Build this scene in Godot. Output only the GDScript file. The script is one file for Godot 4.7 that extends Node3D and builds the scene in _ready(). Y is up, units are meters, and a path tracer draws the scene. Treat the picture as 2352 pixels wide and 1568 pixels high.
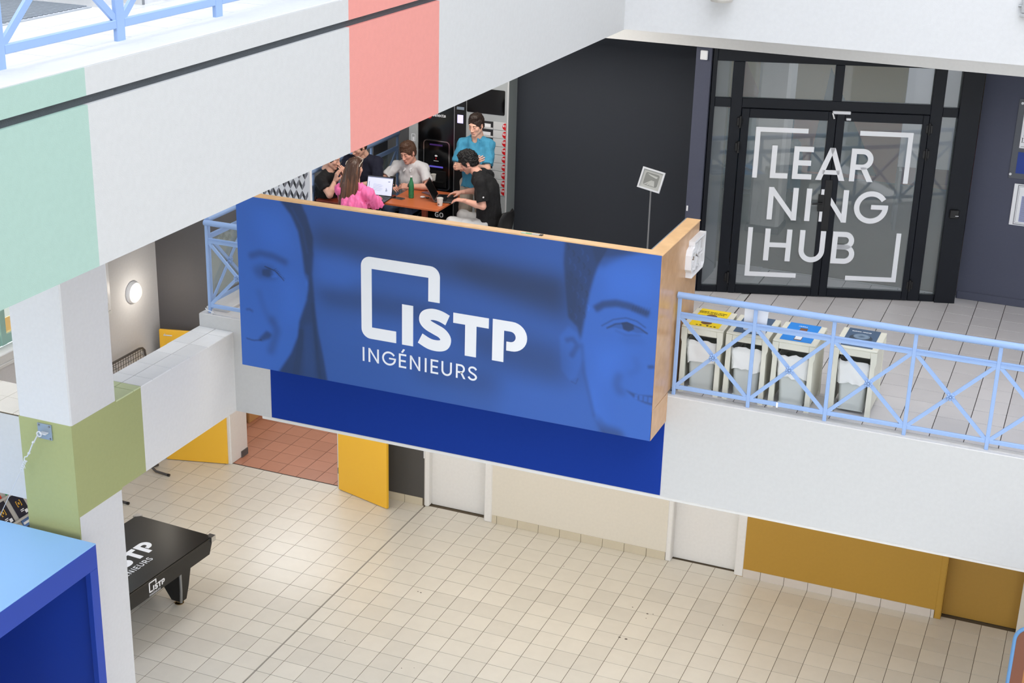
extends Node3D

const TOP := 8.25      # upper walkway floor
const MID := 4.0       # mezzanine floor
var used := {}
var mats := {}
var rng := RandomNumberGenerator.new()
var cam: Camera3D


func _ready() -> void:
	rng.seed = 77
	set_camera()
	make_materials()
	set_light()
	build_lower_hall()
	build_mezzanine()
	build_upper_walkway()
	build_shell()
	build_left_bay()
	build_banner()
	build_railings()
	build_hub_door()
	build_machines()
	build_bins()
	build_small_things()
	build_pool_table()
	build_tables()
	build_people()


func set_camera() -> void:
	cam = Camera3D.new()
	cam.name = "camera"
	cam.position = Vector3(0, 9.5, 0)
	cam.rotation = Vector3(-0.364988045, 0.377602077, 0.0282256943)
	cam.fov = rad_to_deg(2.0 * atan(784.0 / 3452.345))
	cam.near = 0.1
	cam.far = 200.0
	add_child(cam)
	cam.current = true


func set_light() -> void:
	var we := WorldEnvironment.new()
	we.name = "world_environment"
	var env := Environment.new()
	var sky := Sky.new()
	var sm := ProceduralSkyMaterial.new()
	sm.sky_top_color = Color(0.94, 0.955, 0.985)
	sm.sky_horizon_color = Color(0.97, 0.975, 0.98)
	sm.ground_bottom_color = Color(0.55, 0.55, 0.53)
	sm.ground_horizon_color = Color(0.80, 0.81, 0.82)
	sm.sun_angle_max = 0.0
	sm.sky_energy_multiplier = 1.95
	sm.ground_energy_multiplier = 1.7
	sky.sky_material = sm
	env.background_mode = Environment.BG_SKY
	env.sky = sky
	env.ambient_light_source = Environment.AMBIENT_SOURCE_SKY
	env.tonemap_mode = Environment.TONE_MAPPER_LINEAR
	env.tonemap_exposure = 1.0
	env.sdfgi_enabled = true
	env.ssao_enabled = true
	env.ssil_enabled = true
	we.environment = env
	add_child(we)
	# unseen ceiling lamps, added to brighten gallery, hall and rooms
	added_ceiling_lamp("unseen long ceiling lamp added above the seated group on the gallery", Vector3(-6.2, 7.39, -14.3), Vector2(3.0, 1.6), Color(1.0, 0.97, 0.93), 8.5)
	added_ceiling_lamp("unseen ceiling lamp added to the gallery above the waste bins", Vector3(-0.6, 7.39, -14.4), Vector2(4.0, 1.2), Color(0.99, 0.98, 0.97), 2.6)
	added_ceiling_lamp("unseen ceiling lamp added inside the room behind the glass doors", Vector3(-2.4, 7.37, -18.4), Vector2(2.0, 1.0), Color(0.93, 0.96, 1.0), 1.5)
	added_ceiling_lamp("unseen long ceiling lamp added to the ground floor hall under the mezzanine", Vector3(-6.0, 2.935, -14.6), Vector2(8.0, 1.0), Color(1.0, 0.94, 0.86), 6.0)
	added_ceiling_lamp("unseen small ceiling lamp added to the passage with red tiles", Vector3(-10.0, 2.935, -18.4), Vector2(0.6, 0.6), Color(1.0, 0.86, 0.7), 1.4)


# added glowing panel under the ceiling with a light of its size just below
func added_ceiling_lamp(label: String, at: Vector3, size: Vector2, col: Color, energy: float) -> void:
	var t := thing("added_ceiling_lamp", label, "lamp", at)
	var m := mat("diffuser_%s" % col.to_html(), col, 0.5)
	m.emission_enabled = true
	m.emission = col
	m.emission_energy_multiplier = 0.5
	obj("frame", bx(-size.x / 2 - 0.03, size.x / 2 + 0.03, -0.018, 0.0, -size.y / 2 - 0.03, size.y / 2 + 0.03, 0.003), mat("added_lamp_frame", Color(0.9, 0.9, 0.9), 0.4), t)
	obj("diffuser", bx(-size.x / 2, size.x / 2, -0.022, -0.018, -size.y / 2, size.y / 2), m, t)
	area_light("added_lamp_light", at + Vector3(0, -0.03, 0), Vector3.DOWN, size, col, energy)


func area_light(called: String, at: Vector3, dir: Vector3, size: Vector2, col: Color, energy: float) -> void:
	var l := AreaLight3D.new()
	l.name = called
	l.area_size = size
	l.light_color = col
	l.light_energy = energy
	l.light_size = 0.0
	l.shadow_enabled = true
	l.set("area_range", 60.0)
	l.set("area_attenuation", 2.0)
	add_child(l)
	var up := Vector3.UP if absf(dir.y) < 0.9 else Vector3(0, 0, -1)
	l.look_at_from_position(at, at + dir, up)


# ------------------------------------------------------------------ materials
func mat(key: String, c: Color, rough := 0.6, metal := 0.0) -> StandardMaterial3D:
	if mats.has(key):
		return mats[key]
	var m := StandardMaterial3D.new()
	m.resource_name = key
	m.albedo_color = c
	m.roughness = rough
	m.metallic = metal
	mats[key] = m
	return m


func noise_tex(freq: float, octaves: int, size := 512, bump := 0.0, ramp: Gradient = null, sd := 3) -> NoiseTexture2D:
	var fn := FastNoiseLite.new()
	fn.seed = sd
	fn.noise_type = FastNoiseLite.TYPE_SIMPLEX_SMOOTH
	fn.frequency = freq
	fn.fractal_octaves = octaves
	var t := NoiseTexture2D.new()
	t.width = size
	t.height = size
	t.seamless = true
	t.noise = fn
	if bump > 0.0:
		t.as_normal_map = true
		t.bump_strength = bump
	if ramp:
		t.color_ramp = ramp
	return t


func ramp2(a: Color, b: Color) -> Gradient:
	var g := Gradient.new()
	g.set_color(0, a)
	g.set_color(1, b)
	return g


func triplanar(m: StandardMaterial3D, scale: float) -> void:
	m.uv1_triplanar = true
	m.uv1_world_triplanar = true
	m.uv1_scale = Vector3.ONE * scale


var plaster_bump: Texture2D
var mottle: Texture2D


func plaster(key: String, c: Color, rough := 0.75, depth := 0.35) -> StandardMaterial3D:
	var m := mat(key, c, rough)
	m.normal_enabled = true
	m.normal_texture = plaster_bump
	m.normal_scale = depth * 0.4
	m.albedo_texture = mottle
	triplanar(m, 3.0)
	return m


func glass(key: String, c: Color, alpha: float) -> StandardMaterial3D:
	var m := mat(key, Color(c.r, c.g, c.b, alpha), 0.02)
	m.transparency = BaseMaterial3D.TRANSPARENCY_ALPHA
	return m


func vcol(key: String, rough := 0.6, lin := true) -> StandardMaterial3D:
	var m := mat(key, Color.WHITE, rough)
	m.vertex_color_use_as_albedo = true
	m.vertex_color_is_srgb = not lin
	return m


func make_materials() -> void:
	plaster_bump = noise_tex(0.09, 4, 512, 6.0)
	mottle = noise_tex(0.012, 4, 512, 0.0, ramp2(Color(0.982, 0.982, 0.982), Color(1, 1, 1)), 9)
	plaster("white_plaster", Color(0.80, 0.805, 0.807))
	plaster("white_plaster_lit", Color(0.895, 0.898, 0.90))  # lighter copy of the plaster, making up for weak light on the beam
	plaster("white_plaster_part_lit", Color(0.855, 0.86, 0.87))  # same plaster lightened, light put into column and upper right wall
	plaster("white_smooth", Color(0.90, 0.90, 0.895), 0.7, 0.1)
	plaster("cream_wall", Color(0.87, 0.85, 0.80), 0.6, 0.1)
	plaster("mint_paint", Color(0.655, 0.77, 0.73))
	plaster("coral_paint", Color(0.89, 0.59, 0.555))
	plaster("green_paint", Color(0.66, 0.685, 0.475))
	plaster("ochre_paint", Color(0.71, 0.55, 0.20), 0.55, 0.1)
	plaster("ochre_door", Color(0.66, 0.51, 0.21), 0.5, 0.05)
	plaster("royal_blue_paint", Color(0.10, 0.225, 0.585), 0.8, 0.1).metallic_specular = 0.2
	plaster("anthracite_wall", Color(0.165, 0.185, 0.22), 0.75, 0.15)
	plaster("slate_wall", Color(0.30, 0.315, 0.385), 0.75, 0.15)
	plaster("dark_grey_wall", Color(0.36, 0.35, 0.355), 0.7, 0.1)
	plaster("grey_lamp_wall", Color(0.84, 0.84, 0.85), 0.7, 0.15)
	plaster("groove_grey", Color(0.33, 0.35, 0.37), 0.9, 1.0)
	plaster("rough_kerb", Color(0.83, 0.825, 0.82), 0.85, 1.0)
	mat("grout", Color(0.36, 0.32, 0.26), 0.9)
	mat("grout_dark", Color(0.24, 0.225, 0.22), 0.9)
	mat("grout_light", Color(0.58, 0.58, 0.57), 0.9)
	for k in 4:
		var f: float = [1.0, 0.985, 0.97, 1.01][k]
		tile_mat("beige_tile_%d" % k, Color(0.875 * f, 0.862 * f, 0.825 * f), 0.26)
		tile_mat("grey_tile_%d" % k, Color(0.82 * f, 0.81 * f, 0.815 * f), 0.4)
		tile_mat("red_tile_%d" % k, Color(0.76 * f, 0.54 * f, 0.445 * f), 0.22)
		tile_mat("white_tile_%d" % k, Color(0.93 * f, 0.935 * f, 0.94 * f), 0.3)
	tile_mat("green_tile_lit", Color(0.80, 0.84, 0.66), 0.3)  # band green lightened: light falling on the tile tops is in the colour
	tile_mat("skirting_tile", Color(0.80, 0.765, 0.68), 0.35)
	tile_mat("skirting_tile_pale", Color(0.83, 0.80, 0.765), 0.35)
	mat("yellow_door", Color(0.955, 0.745, 0.22), 0.42)
	mat("yellow_edge", Color(0.90, 0.70, 0.14), 0.5)
	mat("charcoal", Color(0.15, 0.155, 0.165), 0.5)
	mat("black", Color(0.045, 0.048, 0.055), 0.4)
	mat("black_gloss", Color(0.03, 0.033, 0.042), 0.12)
	mat("rail_blue", Color(0.585, 0.70, 0.88), 0.38)
	mat("door_black", Color(0.085, 0.10, 0.13), 0.4).metallic_specular = 0.35
	mat("white_gloss", Color(0.93, 0.935, 0.95), 0.35)
	mat("white_print", Color(0.93, 0.94, 0.96), 0.5)
	mat("chrome", Color(0.80, 0.80, 0.80), 0.18, 1.0)
	mat("steel", Color(0.62, 0.63, 0.64), 0.35, 0.9)
	mat("zinc", Color(0.60, 0.66, 0.72), 0.4, 0.5)
	mat("white_steel", Color(0.86, 0.87, 0.89), 0.35, 0.2)
	mat("bronze_foot", Color(0.62, 0.53, 0.38), 0.25, 1.0)
	glass("clear_glass", Color(0.92, 0.96, 0.96), 0.06)
	glass("door_glass", Color(0.80, 0.86, 0.88), 0.10)


func tile_mat(key: String, c: Color, rough: float) -> void:
	var m := mat(key, c, rough)
	m.albedo_texture = mottle
	triplanar(m, 0.7)


# ------------------------------------------------------------------ geometry
class Geo:
	var v := PackedVector3Array()
	var n := PackedVector3Array()
	var c := PackedColorArray()
	var t := PackedVector2Array()
	var idx := PackedInt32Array()
	var col := Color.WHITE
	var colored := false

	func tri(a: Vector3, b: Vector3, d: Vector3) -> void:
		var nn := (b - a).cross(d - a).normalized()
		var s := v.size()
		v.append_array([a, b, d])
		n.append_array([nn, nn, nn])
		c.append_array([col, col, col])
		t.append_array([Vector2.ZERO, Vector2.ZERO, Vector2.ZERO])
		idx.append_array([s, s + 2, s + 1])

	func quad(a: Vector3, b: Vector3, d: Vector3, e: Vector3) -> void:
		quv(a, b, d, e, Vector2(0, 1), Vector2(1, 1), Vector2(1, 0), Vector2(0, 0))

	# a b d e anticlockwise from outside
	func quv(a: Vector3, b: Vector3, d: Vector3, e: Vector3, ta: Vector2, tb: Vector2, td: Vector2, te: Vector2) -> void:
		var nn := (d - a).cross(e - b).normalized()
		var s := v.size()
		v.append_array([a, b, d, e])
		n.append_array([nn, nn, nn, nn])
		c.append_array([col, col, col, col])
		t.append_array([ta, tb, td, te])
		idx.append_array([s, s + 2, s + 1, s, s + 3, s + 2])

	func box(lo: Vector3, hi: Vector3, bev := 0.0, x := Transform3D.IDENTITY) -> Geo:
		var m := (lo + hi) * 0.5
		var h := (hi - lo) * 0.5
		var b := minf(bev, minf(h.x, minf(h.y, h.z)) * 0.9)
		var P := func(sx: float, sy: float, sz: float, ax: int) -> Vector3:
			var q := Vector3(sx * h.x, sy * h.y, sz * h.z)
			if ax != 0: q.x -= sx * b
			if ax != 1: q.y -= sy * b
			if ax != 2: q.z -= sz * b
			return x * (m + q)
		for s: float in [-1.0, 1.0]:
			_q(P.call(s, -1, -1, 0), P.call(s, 1, -1, 0), P.call(s, 1, 1, 0), P.call(s, -1, 1, 0), s > 0)
			_q(P.call(-1, s, -1, 1), P.call(-1, s, 1, 1), P.call(1, s, 1, 1), P.call(1, s, -1, 1), s > 0)
			_q(P.call(-1, -1, s, 2), P.call(1, -1, s, 2), P.call(1, 1, s, 2), P.call(-1, 1, s, 2), s > 0)
		if b > 0.0:
			for s: float in [-1.0, 1.0]:
				for u: float in [-1.0, 1.0]:
					_q(P.call(s, u, -1, 0), P.call(s, u, -1, 1), P.call(s, u, 1, 1), P.call(s, u, 1, 0), s * u > 0)
					_q(P.call(s, -1, u, 2), P.call(s, -1, u, 0), P.call(s, 1, u, 0), P.call(s, 1, u, 2), s * u < 0)
					_q(P.call(-1, s, u, 1), P.call(-1, s, u, 2), P.call(1, s, u, 2), P.call(1, s, u, 1), s * u > 0)
					for w: float in [-1.0, 1.0]:
						var A: Vector3 = P.call(s, u, w, 0)
						var B: Vector3 = P.call(s, u, w, 1)
						var C: Vector3 = P.call(s, u, w, 2)
						if s * u * w > 0: tri(A, B, C)
						else: tri(A, C, B)
		return self

	func _q(a: Vector3, b: Vector3, d: Vector3, e: Vector3, keep: bool) -> void:
		if keep: quad(a, b, d, e)
		else: quad(e, d, b, a)

	# outline in xy, from z0 to z1
	func prism(poly: PackedVector2Array, z0: float, z1: float, x := Transform3D.IDENTITY) -> Geo:
		if Geometry2D.is_polygon_clockwise(poly):
			poly = poly.duplicate()
			poly.reverse()
		var ids := Geometry2D.triangulate_polygon(poly)
		for i in range(0, ids.size(), 3):
			var a := poly[ids[i]]
			var b := poly[ids[i + 1]]
			var d := poly[ids[i + 2]]
			if (b - a).cross(d - a) < 0.0:
				var k := b
				b = d
				d = k
			tri(x * Vector3(a.x, a.y, z1), x * Vector3(b.x, b.y, z1), x * Vector3(d.x, d.y, z1))
			tri(x * Vector3(a.x, a.y, z0), x * Vector3(d.x, d.y, z0), x * Vector3(b.x, b.y, z0))
		for i in poly.size():
			var a := poly[i]
			var b := poly[(i + 1) % poly.size()]
			quad(x * Vector3(a.x, a.y, z0), x * Vector3(b.x, b.y, z0), x * Vector3(b.x, b.y, z1), x * Vector3(a.x, a.y, z1))
		return self

	func ring_mesh(rings: Array, closed_ring := true, cap := true) -> void:
		var m: int = rings[0].size()
		var s := v.size()
		var nr := rings.size()
		for i in nr:
			for j in m:
				var p: Vector3 = rings[i][j]
				var a: Vector3 = rings[i][(j + 1) % m] - rings[i][(j + m - 1) % m]
				var b: Vector3 = rings[mini(i + 1, nr - 1)][j] - rings[maxi(i - 1, 0)][j]
				v.append(p)
				n.append(a.cross(b).normalized())
				c.append(col)
				t.append(Vector2(float(j) / m, float(i) / maxf(1.0, nr - 1)))
		for i in nr - 1:
			for j in m:
				if not closed_ring and j == m - 1: continue
				var a := s + i * m + j
				var b := s + i * m + (j + 1) % m
				idx.append_array([a, b + m, b, a, a + m, b + m])
		if cap:
			for e in 2:
				var r: Array = rings[0] if e == 0 else rings[nr - 1]
				var mid := Vector3.ZERO
				for p: Vector3 in r: mid += p
				mid /= m
				for j in m:
					if e == 0: tri(mid, r[(j + 1) % m], r[j])
					else: tri(mid, r[j], r[(j + 1) % m])

	func tube(pts: Array, r, sides := 10, cap := true, flat := 1.0, x := Transform3D.IDENTITY) -> Geo:
		var rings := []
		var side := Vector3.ZERO
		for i in pts.size():
			var d: Vector3 = (pts[mini(i + 1, pts.size() - 1)] - pts[maxi(i - 1, 0)]).normalized()
			if side == Vector3.ZERO:
				side = d.cross(Vector3.UP if absf(d.y) < 0.9 else Vector3.RIGHT).normalized()
			side = (side - d * side.dot(d)).normalized()
			var up := side.cross(d)
			var rr: float = r[i] if r is Array else r
			var ring := []
			for j in sides:
				var a := TAU * j / sides
				ring.append(x * (pts[i] + (side * cos(a) + up * sin(a) * flat) * rr))
			rings.append(ring)
		ring_mesh(rings, true, cap)
		return self

	# profile of (radius, height) from bottom to top; every step its own smooth band
	func lathe(profile: Array, sides := 24, x := Transform3D.IDENTITY) -> Geo:
		for i in profile.size() - 1:
			var rings := []
			for p: Vector2 in [profile[i], profile[i + 1]]:
				var ring := []
				for j in sides:
					var a := -TAU * j / sides
					ring.append(x * Vector3(p.x * cos(a), p.y, p.x * sin(a)))
				rings.append(ring)
			ring_mesh(rings, true, false)
		return self

	func ball(at: Vector3, r: Vector3, basis := Basis.IDENTITY, la := 8, lo := 12) -> Geo:
		var s := v.size()
		for i in la + 1:
			var th := PI * i / la
			for j in lo + 1:
				var ph := TAU * j / lo
				var u := Vector3(sin(th) * cos(ph), cos(th), sin(th) * sin(ph))
				v.append(at + basis * (u * r))
				n.append((basis * (u / r)).normalized())
				c.append(col)
				t.append(Vector2(float(j) / lo, float(i) / la))
		for i in la:
			for j in lo:
				var a := s + i * (lo + 1) + j
				var b := a + lo + 1
				idx.append_array([a, b, a + 1, a + 1, b, b + 1])
		return self

	# thick line in xy
	func stroke(pts: PackedVector2Array, w: float, z0: float, z1: float, x := Transform3D.IDENTITY, closed := false) -> Geo:
		if not closed:
			var big := PackedVector2Array()
			for p in pts: big.append(p * 100.0)
			var out := Geometry2D.offset_polyline(big, w * 50.0, Geometry2D.JOIN_MITER, Geometry2D.END_BUTT)
			if out.size() == 1:
				var o := PackedVector2Array()
				for p: Vector2 in out[0]: o.append(p * 0.01)
				return prism(o, z0, z1, x)
		var L := []
		var R := []
		var m := pts.size()
		for i in m:
			var p := pts[i]
			var d0 := (p - pts[(i + m - 1) % m]).normalized()
			var d1 := (pts[(i + 1) % m] - p).normalized()
			if not closed and i == 0: d0 = d1
			if not closed and i == m - 1: d1 = d0
			var nn := (d0 + d1).normalized().orthogonal()
			var k := w * 0.5 / maxf(0.35, nn.dot(d0.orthogonal()))
			L.append(p + nn * k)
			R.append(p - nn * k)
		for i in (m if closed else m - 1):
			var j := (i + 1) % m
			var q := [L[i], L[j], R[j], R[i]]
			if (q[2] - q[0]).cross(q[3] - q[1]) < 0.0: q.reverse()
			var lo := []
			var hi := []
			for p: Vector2 in q:
				lo.append(x * Vector3(p.x, p.y, z0))
				hi.append(x * Vector3(p.x, p.y, z1))
			quad(hi[0], hi[1], hi[2], hi[3])
			quad(lo[3], lo[2], lo[1], lo[0])
			for k in 4:
				quad(lo[k], lo[(k + 1) % 4], hi[(k + 1) % 4], hi[k])
		return self

	func add(o: Geo, x := Transform3D.IDENTITY) -> Geo:
		var s := v.size()
		for i in o.v.size():
			v.append(x * o.v[i])
			n.append((x.basis * o.n[i]).normalized())
		c.append_array(o.c)
		t.append_array(o.t)
		for i in o.idx: idx.append(s + i)
		return self

	func mesh() -> ArrayMesh:
		var a := []
		a.resize(Mesh.ARRAY_MAX)
		a[Mesh.ARRAY_VERTEX] = v
		a[Mesh.ARRAY_NORMAL] = n
		a[Mesh.ARRAY_COLOR] = c
		a[Mesh.ARRAY_TEX_UV] = t
		a[Mesh.ARRAY_INDEX] = idx
		var m := ArrayMesh.new()
		m.add_surface_from_arrays(Mesh.PRIMITIVE_TRIANGLES, a)
		return m


func bx(x0: float, x1: float, y0: float, y1: float, z0: float, z1: float, bev := 0.0) -> Geo:
	return Geo.new().box(Vector3(minf(x0, x1), minf(y0, y1), minf(z0, z1)), Vector3(maxf(x0, x1), maxf(y0, y1), maxf(z0, z1)), bev)


func arc(cx: float, cy: float, rx: float, ry: float, a0: float, a1: float, k := 12) -> PackedVector2Array:
	var o := PackedVector2Array()
	for i in k + 1:
		var a := deg_to_rad(lerpf(a0, a1, float(i) / k))
		o.append(Vector2(cx + rx * cos(a), cy + ry * sin(a)))
	return o


func rrect(x0: float, y0: float, x1: float, y1: float, r: float, k := 5) -> PackedVector2Array:
	var o := PackedVector2Array()
	o.append_array(arc(x1 - r, y1 - r, r, r, 0, 90, k))
	o.append_array(arc(x0 + r, y1 - r, r, r, 90, 180, k))
	o.append_array(arc(x0 + r, y0 + r, r, r, 180, 270, k))
	o.append_array(arc(x1 - r, y0 + r, r, r, 270, 360, k))
	return o


# ------------------------------------------------------------------ objects
func numbered(called: String) -> String:
	var k: int = used.get(called, 0)
	used[called] = k + 1
	return called if k == 0 else "%s_%03d" % [called, k]


func put_mesh(called: String, mesh: Mesh, m: Material, parent: Node, at := Transform3D.IDENTITY) -> MeshInstance3D:
	var o := MeshInstance3D.new()
	o.mesh = mesh
	o.material_override = m
	o.transform = at
	if parent == self:
		o.name = numbered(called)
		add_child(o)
	else:
		o.name = called
		parent.add_child(o, true)
	return o


func obj(called: String, g: Geo, m, parent: Node = self, at := Transform3D.IDENTITY) -> MeshInstance3D:
	return put_mesh(called, g.mesh(), mats[m] if m is String else m, parent, at)


func tag(o: Node, label: String, category: String, group := "") -> Node:
	o.set_meta("label", label)
	o.set_meta("category", category)
	if group: o.set_meta("group", group)
	return o


func thing(called: String, label: String, category: String, at := Vector3.ZERO, turn := 0.0, group := "") -> Node3D:
	var o := Node3D.new()
	o.name = numbered(called)
	o.position = at
	o.rotation.y = turn
	add_child(o)
	tag(o, label, category, group)
	return o


func struct(called: String, g: Geo, m, label: String, category: String) -> MeshInstance3D:
	var o := obj(called, g, m)
	o.set_meta("kind", "structure")
	return tag(o, label, category)


func copy(o: Node3D, at: Vector3, turn: float, label: String) -> Node3D:
	var c: Node3D = o.duplicate()
	c.name = numbered(String(o.name).rstrip("0123456789").rstrip("_"))
	add_child(c)
	c.position = at
	c.rotation.y = turn
	c.set_meta("label", label)
	return c


func text_mesh(txt: String, size: float, depth := 0.001, bold := true, serif := false, italic := false) -> TextMesh:
	var f := SystemFont.new()
	f.font_names = PackedStringArray(["Droid Serif" if serif else "Droid Sans"])
	f.font_weight = 700 if bold else 400
	f.font_italic = italic
	var t := TextMesh.new()
	t.text = txt
	t.font = f
	t.font_size = 64
	t.pixel_size = size / 46.0   # size is the height of a capital
	t.depth = depth
	t.curve_step = 2.0
	t.horizontal_alignment = HORIZONTAL_ALIGNMENT_LEFT
	t.vertical_alignment = VERTICAL_ALIGNMENT_BOTTOM
	return t


# tiles on a floor: the biggest in the picture as parts, the rest as one part
func tiles(parent: Node, called: String, rects: Array, y: float, key: String, most := 300, gap := 0.006) -> void:
	var inv := cam.transform.affine_inverse()
	var scored := []
	for r: Rect2 in rects:
		var c := r.get_center()
		var q := inv * Vector3(c.x, y, c.y)
		var px := 1176.0 - 3452.3 * q.x / q.z
		var py := 784.0 + 3452.3 * q.y / q.z
		var seen := px > -30.0 and px < 2382.0 and py > -30.0 and py < 1598.0
		scored.append([(-q.z if seen else 1000.0), r])
	scored.sort_custom(func(a, b): return a[0] < b[0])
	var shared := {}
	var rest := Geo.new()
	for i in scored.size():
		var r: Rect2 = scored[i][1]
		var s := Vector2(r.size.x - gap, r.size.y - gap)
		var c := r.get_center()
		if i < most and scored[i][0] < 900.0:
			var k := "%.3f %.3f" % [s.x, s.y]
			if not shared.has(k):
				shared[k] = Geo.new().box(Vector3(-s.x / 2, -0.009, -s.y / 2), Vector3(s.x / 2, 0, s.y / 2), 0.0012).mesh()
			var tone := key if mats.has(key) else "%s_%d" % [key, (rng.randi() % 7) % 4]
			var xf := Transform3D(Basis.IDENTITY, Vector3(c.x, y - rng.randf() * 0.0006, c.y))
			put_mesh(called, shared[k], mats[tone], parent, xf)
		else:
			rest.box(Vector3(c.x - s.x / 2, y - 0.009, c.y - s.y / 2), Vector3(c.x + s.x / 2, y - 0.0003, c.y + s.y / 2))
	if rest.v.size():
		var o := obj(called + "_field", rest, key if mats.has(key) else key + "_0", parent)
		o.set_meta("kind", "stuff")


func grid_rects(xs: Array, zs: Array) -> Array:
	var o := []
	for i in xs.size() - 1:
		for j in zs.size() - 1:
			var a: float = minf(xs[i], xs[i + 1])
			var b: float = minf(zs[j], zs[j + 1])
			o.append(Rect2(a, b, absf(xs[i + 1] - xs[i]), absf(zs[j + 1] - zs[j])))
	return o


func steps(a: float, b: float, s: float) -> Array:
	var o := []
	var x := a
	while x <= b + 0.0001:
		o.append(x)
		x += s
	return o


# ------------------------------------------------------------------ ground floor
func build_lower_hall() -> void:
	var fl := struct("floor", bx(-12.6, 7.4, -0.25, -0.004, -22.0, 3.0), "grout", "beige tiled floor of the ground level hall below the blue banner", "floor")
	var xs := [-12.207]
	xs.append_array(steps(-11.907, -8.608, 0.3))
	xs.append_array([-8.458, -8.158, -7.864])
	var xr := [-7.85, -7.665]
	xr.append_array(steps(-7.362, 7.3, 0.3))
	var zs := [-16.76]
	zs.append_array(steps(-16.52, 2.6, 0.3))
	var rects := grid_rects(xs, zs)
	rects.append_array(grid_rects(xr, zs))
	tiles(fl, "tile", rects, 0.0, "beige_tile")
	obj("expansion_joint", bx(-7.864, -7.85, -0.01, 0.0006, -16.7, 2.5), mat("joint_grey", Color(0.60, 0.59, 0.56), 0.7), fl)
	mat("scuff", Color(0.38, 0.35, 0.32), 0.7)
	for q: Array in [[-4.428, -15.386, 9], [-4.218, -15.317, 14], [-4.152, -15.336, 8], [-4.359, -14.675, 16], [-4.277, -14.671, 18], [-6.953, -14.629, 9], [-6.91, -14.62, 11], [-7.241, -13.272, 7], [-6.396, -13.035, 7], [-5.538, -15.974, 6], [-3.319, -15.448, 6], [-4.20, -15.21, 7], [-6.27, -13.1, 5]]:
		obj("scuff_mark", Geo.new().lathe([Vector2(0, 0.0007), Vector2(q[2] * 0.001, 0.0007), Vector2(q[2] * 0.00105, 0.0)], 9, Transform3D(Basis.from_scale(Vector3(1.0, 1.0, 0.8)), Vector3(q[0], 0, q[1]))), "scuff", fl)
	var rx := steps(-12.3, -8.0, 0.3)
	var rz := steps(-21.58, -16.76, 0.3)
	var red := struct("floor", bx(-12.3, -8.1, -0.2, -0.0035, -21.9, -16.765), "grout_dark", "reddish brown tiled passage floor behind the open yellow double doors", "floor")
	tiles(red, "tile", grid_rects(rx, rz), 0.0, "red_tile", 120)

	# rear wall: pieces standing proud, pairs of flush doors set back
	var w := struct("wall_back", bx(-6.94, -4.34, 0.0, 2.95, -16.95, -16.68), "cream_wall", "cream ground floor wall below the blue banner with beige tile skirting", "wall")
	skirting(w, -6.83, -4.41, -16.68, [-6.83, -6.763, -6.463, -6.163, -5.863, -5.563, -5.263, -4.963, -4.663, -4.41], "skirting_tile")
	obj("door_frame", bx(-6.95, -6.84, 0, 2.95, -16.8, -16.668, 0.012), "white_smooth", w)
	obj("door_frame", bx(-4.405, -4.335, 0, 2.95, -16.8, -16.662, 0.012), "white_smooth", w)
	w = struct("wall_back", bx(-3.49, -0.94, 0.0, 2.95, -16.95, -16.682), "ochre_paint", "mustard ochre ground floor wall panel with pale tile skirting", "wall")
	obj("white_edge", bx(-3.50, -3.385, 0, 2.95, -16.8, -16.676, 0.01), "white_smooth", w)
	skirting(w, -3.385, -1.02, -16.682, [-3.385, -3.161, -2.861, -2.561, -2.261, -1.961, -1.661, -1.361, -1.061, -1.02], "skirting_tile_pale")
	obj("door_frame", bx(-1.02, -0.94, 0, 2.95, -16.8, -16.676, 0.01), "ochre_paint", w)
	w = struct("wall_back", bx(-9.16, -7.85, 0.0, 2.95, -16.95, -16.735), "charcoal_wall_paint" if mats.has("charcoal_wall_paint") else plaster("charcoal_wall_paint", Color(0.30, 0.295, 0.29), 0.6, 0.1), "dark grey ground floor wall beside the open yellow door", "wall")
	skirting(w, -9.1, -7.86, -16.735, [-9.1, -8.758, -8.458, -8.158, -7.885], "skirting_tile")
	obj("door_frame", bx(-7.865, -7.79, 0, 2.95, -16.9, -16.712, 0.02), "white_smooth", w)
	obj("cable_clip", bx(-7.875, -7.862, 0.72, 0.86, -16.735, -16.725, 0.003), "white_gloss", w)
	var d := struct("door_1", bx(-7.79, -6.945, 0.004, 2.1, -16.86, -16.822, 0.003), "white_smooth", "white flush door in the rear wall right of the grey panel", "door")
	obj("door_head", bx(-7.79, -6.945, 2.1, 2.95, -16.95, -16.83), "cream_wall", d)
	d = struct("door_2", bx(-4.345, -3.495, 0.004, 2.1, -16.84, -16.795, 0.003), "white_smooth", "white flush door left of the mustard wall", "door")
	obj("door_head", bx(-4.345, -3.495, 2.1, 2.95, -16.95, -16.81), "cream_wall", d)
	d = struct("door_3", bx(-0.945, -0.07, 0.004, 2.1, -16.87, -16.828, 0.003), "ochre_door", "mustard ochre flush door at the right end of the rear wall", "door")
	obj("door_head", bx(-0.945, -0.07, 2.1, 2.95, -16.95, -16.84), "ochre_paint", d)
	struct("wall_back", bx(-0.07, 7.0, 0.0, 2.95, -16.95, -16.69), "cream_wall", "white ground floor wall at the right edge of the picture", "wall")

	# dark wall of the left bay with the opening of the yellow double doors
	w = struct("wall_left_bay", bx(-12.3, -10.99, 0.0, 2.06, -17.16, -16.76), "dark_grey_wall", "tall dark grey wall behind the tiled white beam", "wall")
	obj("upper_wall", bx(-12.3, -8.62, 2.06, 7.4, -17.16, -16.76), "dark_grey_wall", w)
	obj("lintel", bx(-8.62, -8.0, 2.06, 2.95, -16.95, -16.76), "dark_grey_wall", w)
	obj("lintel", bx(-9.2, -8.62, 0.0, 2.06, -16.95, -16.77), "dark_grey_wall", w)
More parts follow.
